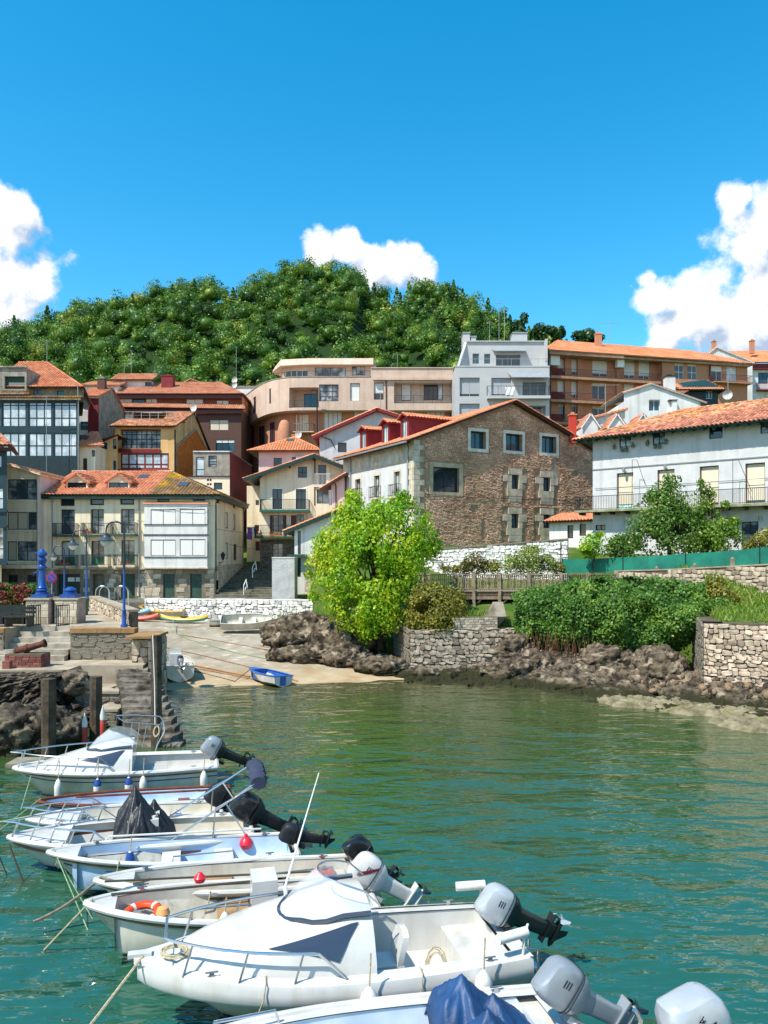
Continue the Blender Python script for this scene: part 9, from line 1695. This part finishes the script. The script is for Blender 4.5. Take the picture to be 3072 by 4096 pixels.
def benches():
 for i,(u,Y,lab)in enumerate(((30,33.9,'dark slatted planter bench at the left edge of the quay, front one'),(22,35.2,'dark slatted planter bench at the left edge of the quay, rear one'))):
  p=D(u,1350,Y);t=thing('planter_bench',(p.x-.3,Y,PLZ),lab,'bench','dark benches on the quay');dk=pm('dark_bench_wood',W('2f3330',.8),W('1f2220',.8),ns=4,rough=.7)
  for k in range(4):MB().box(-1.6,-.28+k*.15,.42,1.1,-.15+k*.15,.47).build('slat',dk,t,local=True)
  for k in range(2):MB().box(-1.6,.33,.55+k*.17,1.1,.37,.68+k*.17).build('back_slat',dk,t,local=True)
  for x in(-1.4,0,.95):MB().box(x,-.25,0,x+.08,.36,.42).build('leg',M_IRON,t,local=True);MB().box(x,.37,.42,x+.06,.41,.9).build('back_post',M_IRON,t,local=True)
 p=D(30,1325,36.5);t=thing('stone_planter',(p.x,36.4,PLZ),'low stone planter under the hydrangea','planter');MB().box(-1.6,-.9,0,1.3,1.0,.42).build('box',M_QST,t,local=True)
 for u,Y,lab in((62,33.3,'left dark iron gate panel on the quay beside the tall pump plinth'),(125,33.4,'right dark iron gate panel on the quay between the plinths')):
  p=D(u,1355,Y);t=thing('iron_gate',(p.x,Y,PLZ),lab,'gate','dark iron gate panels');mb=MB();
  for k in range(7):mb.bar((-.06+k*.055,k*.09,.05),(-.06+k*.055,k*.09,.95),.025)
  mb.bar((-.06,0,.95),(.27,.54,.95),.05);mb.bar((-.06,0,.1),(.27,.54,.1),.05);mb.build('panel',M_IRON,t,local=True)
benches()
def wall_lantern():
 g=CREAM_G;s,z=g.px(*Z6(1452,640));t=thing('wall_lantern',g.pt(s,z,.35),'black bracket lantern on the alley side of the cream house','lantern');MB().lathe((0,0,0),[(.08,-.3),(.1,-.26),(.2,.12),(.22,.16),(.1,.3),(.03,.4)],6).build('lantern',M_IRON,t,local=True);mb=MB();mb.tube([(-.35,0,-.5),(-.2,0,-.55),(0,0,-.45),(0,0,-.3)],.03,6);mb.tube([(-.35,0,-.75),(-.2,0,-.5)],.02,5);mb.build('bracket',M_IRON,t,local=True)
wall_lantern()
# wooden walkway
M_WOOD=pm('silvered_timber',W('b8a48c',.75),W('8f7c66',.7),ns=3,nd=7,rough=.9,bump=.3,bs=20);M_WOODD=pm('brown_timber',W('8a6f54',.75),W('6a543e',.7),ns=3,nd=7,rough=.9)
def walkway():
 zD=4.08;pts=[(DX(846,48),48.0),(DX(985,46.2),46.2),(DX(1215,46.2),46.2),(14.3,47.3)];t=thing('wooden_walkway',(7,46.5,zD),'raised timber walkway with picket railing above the retaining wall','walkway')
 for a,b in zip(pts[:-1],pts[1:]):
  f=Fac(a,b);n=max(1,int(f.L/.3))
  for i in range(n):f.box(MB(),f.L*i/n+.006,f.L*(i+1)/n-.006,zD-.05,zD,-1.9,.05).build('deck_board',M_WOOD,t)
  f.box(MB(),0,f.L,zD-.28,zD-.051,-.12,.0).build('edge_beam',M_WOODD,t);f.box(MB(),0,f.L,zD-.5,zD-.32,-.1,.03).build('lower_beam',M_WOOD,t);f.box(MB(),0,f.L,zD-.28,zD-.051,-1.85,-1.7).build('back_beam',M_WOODD,t)
  rl=MB();rl.bar(f.pt(0,zD+.98,.02),f.pt(f.L,zD+.98,.02),.11,.05);rl.build('hand_rail',M_WOOD,t);MB().bar(f.pt(0,zD+.14,.03),f.pt(f.L,zD+.14,.03),.04,.07).build('foot_rail',M_WOOD,t);m=int(f.L/.125)
  for i in range(m):s=f.L*(i+.5)/m;hh=.9+random.uniform(-.02,.02);f.box(MB(),s-.034,s+.034,zD+.06,zD+.06+hh,.0+random.uniform(-.004,.004),.025).build('picket',M_WOOD if i%3 else M_WOODD,t)
 for u,lo in((1820,0),(1895,1),(1998,1),(2115,0),(2243,0),(2350,0),(1700,0),(2470,0)):
  Y=46.15 if u>1830 else 46.5;Y=46.9 if u>2400 else Y;x=PX(u,Y);MB().box(x-.08,Y-.1,(2.45 if lo else zD-.45),x+.08,Y+.06,zD+1.1).build('post',M_WOOD,t)
  if lo:MB().bar((x,Y+.1,zD-.9),(x+.7,Y+.1,zD-.3),.09).build('brace',M_WOODD,t)
 tag(MB().box(DX(846,48),48,zD-.1,DX(700,49),50,zD-.02).build('path_slab',M_QTOP),kind='structure');
 for i,(u,v,Y)in enumerate(((1425,1245,45.0),(1507,1240,43.2),(1588,1228,40.6))):
  p=D(u,v,Y);t=thing('path_post',(p.x-.3,Y-.35,p.z-.75),('first','second','third')[i]+' wooden post from the walkway along the low stone path wall','post','wooden posts along the path wall');MB().box(-.08,-.08,0,.08,.08,1.25).build('timber',M_WOOD,t,local=True);MB().lathe((0,0,1.25),[(.1,0),(.08,.06),(.02,.1)],8).build('cap',M_WOOD,t,local=True)
walkway()
def screen():
 A=[(DX(1214,52),52.0,5.0,5.98),(DX(1345,48.5),48.5,5.15,6.1),(DX(1480,44.8),44.8,5.35,6.32),(DX(1640,40.6),40.6,5.66,6.62),(DX(1760,37),37.0,5.9,6.85)];t=thing('green_screen_fence',(15,46,5),'green shade cloth fence on thin dark posts along the garden','fence');m=pm('green_shade_cloth',W('1f8a72',.8),W('186f5e',.8),ns=1.2,rough=.75,bump=.2,bs=6,mask2=(W('6fae9a',.75),.9,.66,.78))
 for a,b in zip(A[:-1],A[1:]):
  n=14;rows=[[],[],[]]
  for i in range(n+1):
   k=i/n;x,y=a[0]+(b[0]-a[0])*k,a[1]+(b[1]-a[1])*k;z0,z1=a[2]+(b[2]-a[2])*k,a[3]+(b[3]-a[3])*k;w=.05*math.sin(k*9);rows[0].append((x,y-.02,z0));rows[1].append((x+w*.3,y-.02+w,(z0+z1)/2));rows[2].append((x,y-.02,z1-.05*math.sin(math.pi*k)))
  MB().rings(rows,cap=False,closed=False).build('cloth_panel',m,t,smooth=True)
 for x,y,z0,z1 in A:MB().tube([(x,y-.06,z0-.6),(x,y-.06,z1+.08)],.03,6).build('post',M_IRON,t)
 p=A[0];tag(MB().tube([(p[0]-.1,p[1]-.1,4),(p[0]-.1,p[1]-.1,7.1)],.04,6).build('iron_pole',M_IRON),'thin dark pole at the left end of the green screen','pole')
screen()
# people behind the railing
def person(label,x,y,z,rz,shirt,trousers,hair,h=1.68):
 t=thing('person',(x,y,z),label,'person','people on the walkway',rz=rz);s=h/1.75
 J={'pel':(0,0,.95),'ch':(0,-.01,1.25),'nk':(0,0,1.48),'hd':(0,.02,1.56),'hl':(.1,0,.92),'hr':(-.1,0,.92),'kl':(.12,.03,.5),'kr':(-.11,-.02,.5),'al':(.13,-.02,.07),'ar':(-.12,.02,.07),'tl':(.14,.14,.04),'tr':(-.13,.16,.04),'sl':(.19,0,1.4),'sr':(-.19,0,1.4),'el':(.25,.02,1.13),'er':(-.25,.02,1.13),'wl':(.22,.2,.98),'wr':(-.22,.2,.98),'gl':(.2,.28,.97),'gr':(-.2,.28,.97)}
 E=[('pel','ch'),('ch','nk'),('nk','hd'),('pel','hl'),('pel','hr'),('hl','kl'),('hr','kr'),('kl','al'),('kr','ar'),('al','tl'),('ar','tr'),('ch','sl'),('ch','sr'),('sl','el'),('sr','er'),('el','wl'),('er','wr'),('wl','gl'),('wr','gr')]
 rad=dict(pel=.15,ch=.16,nk=.055,hd=.06,hl=.1,hr=.1,kl=.065,kr=.065,al=.045,ar=.045,tl=.04,tr=.04,sl=.065,sr=.065,el=.045,er=.045,wl=.032,wr=.032,gl=.03,gr=.03);keys=list(J)
 me=bpy.data.meshes.new('body');me.from_pydata([tuple(c*s for c in J[k])for k in keys],[(keys.index(a),keys.index(b))for a,b in E],[]);o=bpy.data.objects.new('body',me);COL.objects.link(o);md=o.modifiers.new('s','SKIN');o.modifiers.new('u','SUBSURF').levels=1
 for i,k in enumerate(keys):v=me.skin_vertices[0].data[i];v.radius=(rad[k]*s,rad[k]*s*(.8 if k in('pel','ch')else 1));v.use_root=(k=='pel')
 dg=bpy.context.evaluated_depsgraph_get();me2=bpy.data.meshes.new_from_object(o.evaluated_get(dg));bpy.data.objects.remove(o);skin=pm('skin',(.55,.33,.24),(.48,.28,.2),ns=4,rough=.6)
 bm=bmesh.new();bm.from_mesh(me2);hv,hf=ICO3
 vs=[bm.verts.new(((v[0]*.075)*s,(v[1]*.095+.015+(.012 if v[1]>.9 else 0))*s,(v[2]*.118+1.63)*s))for v in hv]
 for f in hf:bm.faces.new([vs[i]for i in f])
 nv=[bm.verts.new((a*s,b*s,c*s))for a,b,c in((-.014,.1,1.6),(.014,.1,1.6),(0,.135,1.6),(0,.105,1.655))]
 for f in((0,1,2),(1,3,2),(3,0,2)):bm.faces.new([nv[i]for i in f])
 bm.to_mesh(me2);bm.free();me2 .materials.clear();me2 .materials.append(skin);me2 .materials.append(shirt);me2 .materials.append(trousers)
 for p in me2 .polygons:z_=p.center.z/s;xx=abs(p.center.x)/s;p.material_index=1 if(.95<z_<1.5 and not(xx>.2 and z_<1.2))else 2 if z_<=.95 and xx<.2 and p.center.y<.2 else 0
 me2 .shade_smooth();link('body',me2,t);hr=MB();rr=[v for v in hv];keep=[i for i,v in enumerate(hv)if(v[2]>.25 or v[1]<-.1)and v[2]>-.75];idx={k:i for i,k in enumerate(keep)}
 hr.add([(hv[k][0]*.083*s,(hv[k][1]*.103+.01)*s,(hv[k][2]*.126+1.635)*s)for k in keep],[tuple(idx[i]for i in f)for f in hf if all(i in idx for i in f)]);hr.build('hair',hair,t,smooth=True,local=True)
 e=MB();[e.lathe((sx*.03*s,.104*s,1.645*s),[(.001,-.008),(.011,0),(.001,.008)],8)for sx in(-1,1)];e.build('eyes',M_BLK,t,local=True)
navy=pm('navy_shirt',W('26304a',.85),W('1d2538',.85),ns=6,rough=.9);blk=pm('black_shirt',W('24242a',.85),rough=.9);hb=pm('dark_hair',W('1e1815',.8),W('2c221c',.8),ns=30,rough=.6)
person('dark haired person in black on the walkway beside the lime green tree',DX(917,48.2),48.0,4.0-.32,1.3,blk,blk,hb);person('person in navy leaning low behind the picket railing',DX(1003,47.4),47.3,4.08-.62,-1.2,navy,navy,navy)
# aerials and dishes
def aerial(label,u,vb,vt,Y,w=.9,el=6):
 b,a=P(u,vb,Y),P(u,vt,Y);t=thing('tv_aerial',b,label,'aerial','television aerials on the roofs');h=a.z-b.z;MB().tube([(0,0,-.4),(0,0,h)],.03,5).build('mast',M_GUT,t,local=True);mb=MB();mb.bar((-w,0,h-.1),(w,.1,h-.1),.03)
 for k in range(el):x=-w+2*w*k/(el-1);mb.bar((x,-.3,h-.1),(x,.4,h-.1),.018)
 mb.build('elements',M_GUT,t,local=True)
for a in(('aerial on the mast before the teal gallery',186,1880,1580,78.5,.8),('tall aerial on the grey block roof, left',1996,1365,1210,99,.5),('tall aerial on the grey block roof, right',2018,1365,1235,99,.3),('aerial left of the two tall masts on the grey block',1958,1365,1285,99,.3),('aerial above the orange roof chimney',2437,1370,1290,104,1.2),('aerial on the white red verge house',1522,1640,1565,82,.6),('branching aerial before the brick block',2422,1650,1535,74,1.3),('aerial behind the white chimney house',2912,1570,1478,80,.5),('tall thin mast behind the brick block roof',525,1500,1400,112,.2),('tall thin mast left of the beige block',945,1545,1385,116,.15),('aerial on the teal gallery roof',188,1460,1360,88,.7),('aerial on the far end of the beige block roof',1590,1470,1415,106,.5),('aerial on the brick block corner',497,1530,1460,106,.5),('aerial before the beige block flue',1195,1740,1690,85,.7)):aerial(*a)
def dish(label,u,v,Y,r=.45):
 p=P(u,v,Y);t=thing('satellite_dish',p,label,'satellite dish','satellite dishes on the roofs',rz=R(-25));MB().lathe((0,0,0),[(.01,.1),(r*.5,.06),(r*.85,-.02),(r,-.1),(r*.97,-.085),(r*.5,.08),(.01,.12)],18,axis='y').build('bowl',M_GEL,t,smooth=True,local=True);MB().tube([(0,.1,0),(0,.3,-.1),(0,.3,-1.1)],.035,6).build('mount',M_GUT,t,local=True);MB().tube([(0,-.05,-r),(0,-.45,-.1)],.015,5).build('arm',M_GUT,t,local=True)
for a in(('white dish on the ridge of the foam gable house',776,1630,94,.5),('left dish on the flat white house',871,1538,115,.55),('upper dish on the flat white house',940,1520,115,.5),('lower dish on the flat white house',940,1540,114.5,.45),('dish above the pink hipped roof',1195,1738,88,.45),('dish on the tiled roof of the white balcony house',2910,1580,62,.38)):dish(*a)
# washing, balcony plants, cables
def washing():
 cols=[('purple',W('7a5a98',.8)),('white',W('e8e6e2',.85)),('dark blue',W('34405e',.8)),('red',W('a8404a',.8))]
 for i,(nm,c)in enumerate(cols):
  p=P(*Z7(196+i*16,815),73.2+i*.25);m=pm(nm.replace(' ','_')+'_cloth',c,rough=.9);rows=[[(p.x+(k-2)*.12+.02*math.sin(j+k),p.y+.05*math.sin(k*2.1+j),p.z-j*(.55 if i==0 else.3)/2.4-.02*k)for k in range(5)]for j in range(6)];o=MB().rings(rows,cap=False,closed=False).build('hanging_laundry',m,None,smooth=True);tag(o,nm+' laundry hanging on the line beside the chalet house','laundry','laundry by the chalet house')
 a,b=P(*Z7(180,812),73),P(*Z7(290,800),75);tag(MB().tube([a,a.lerp(b,.5)-Vector((0,0,.08)),b],.012,4).build('washing_line',M_GUT),'thin washing line beside the chalet house','line')
 def box(label,x,y,z,w,fl,rz=0):
  t=thing('flower_box',(x,y,z),label,'flower box','flower boxes on balconies',rz=rz);MB().box(-w/2,-.1,0,w/2,.1,.18).build('trough',pm('terracotta_trough',W('b5684a',.8),rough=.9),t,local=True);n=int(160*w);C=np.stack([rng.uniform(-w/2,w/2,n),rng.normal(size=n)*.07,rng.uniform(.15,.4,n)],1);V,Fq=leaf_quads(C,rdir(n,.6),.09);npmesh('leaves',V,Fq,LEAF_DK,t);n2=n//4;C=C[:n2]+np.array([0,-.05,.05]);V,Fq=leaf_quads(C,rdir(n2,.6),.07,asp=1);npmesh('blossom',V,Fq,fl,t)
 fo=pm('orange_blossom',W('e07a3c',.85),rough=.8);fr=pm('red_blossom',W('d04048',.85),rough=.8)
 p=P(*Z7(405,885),74.3);box('orange flower box on the lower balcony of the chalet house',p.x,74.25,p.z,1.2,fo);f=CREAM_F
 for x,y,lab in((600,492,'red flower box on the middle upper balcony of the cream house'),(445,697,'red flower box on the left lower balcony of the cream house'),(850,697,'red flower box on the right lower balcony of the cream house')):s,z=f.px(*Z6(x,y));q=f.pt(s,z+.02,.6);box(lab,q.x,q.y,q.z,.8,fr)
 p=P(*Z1(120,352),80.2);box('yellow green planter below the green blind of the gallery house',p.x,80.2,p.z,3.0,pm('yellow_blossom',W('d8b83c',.85),rough=.8));p=P(*Z2(655,480),89.5);box('leafy planter on the roof terrace of the red gallery house',p.x,89.5,p.z-.3,1.5,fo)
 for i,(a,b,sg)in enumerate(((P(*Z6(860,330),63.6),P(*Z6(1420,300),63.2),.15),(CREAM_G.pt(.1,8.4,.15),Vector((-8,74,8.8)),.4),(CREAM_G.pt(5,7.2,.15),Vector((-8.6,74.5,7.0)),.35),(STONE_G.pt(1,11.0,.1),STONE_G.pt(18,11.1,.1),.12),(RIGHT_F.pt(.2,11.2,.08),RIGHT_F.pt(14,11.25,.08),.05))):
  q=[a.lerp(b,k/8)-Vector((0,0,sg*4*(k/8)*(1-k/8)))for k in range(9)];tag(MB().tube(q,.018,4).build('cable',M_IRON),('black cable along the upper front of the cream house','upper black cable across the stepped alley','lower black cable across the stepped alley','black cable along the stone gable','black cable under the string course of the white house')[i],'cable','cables on the houses')
washing()
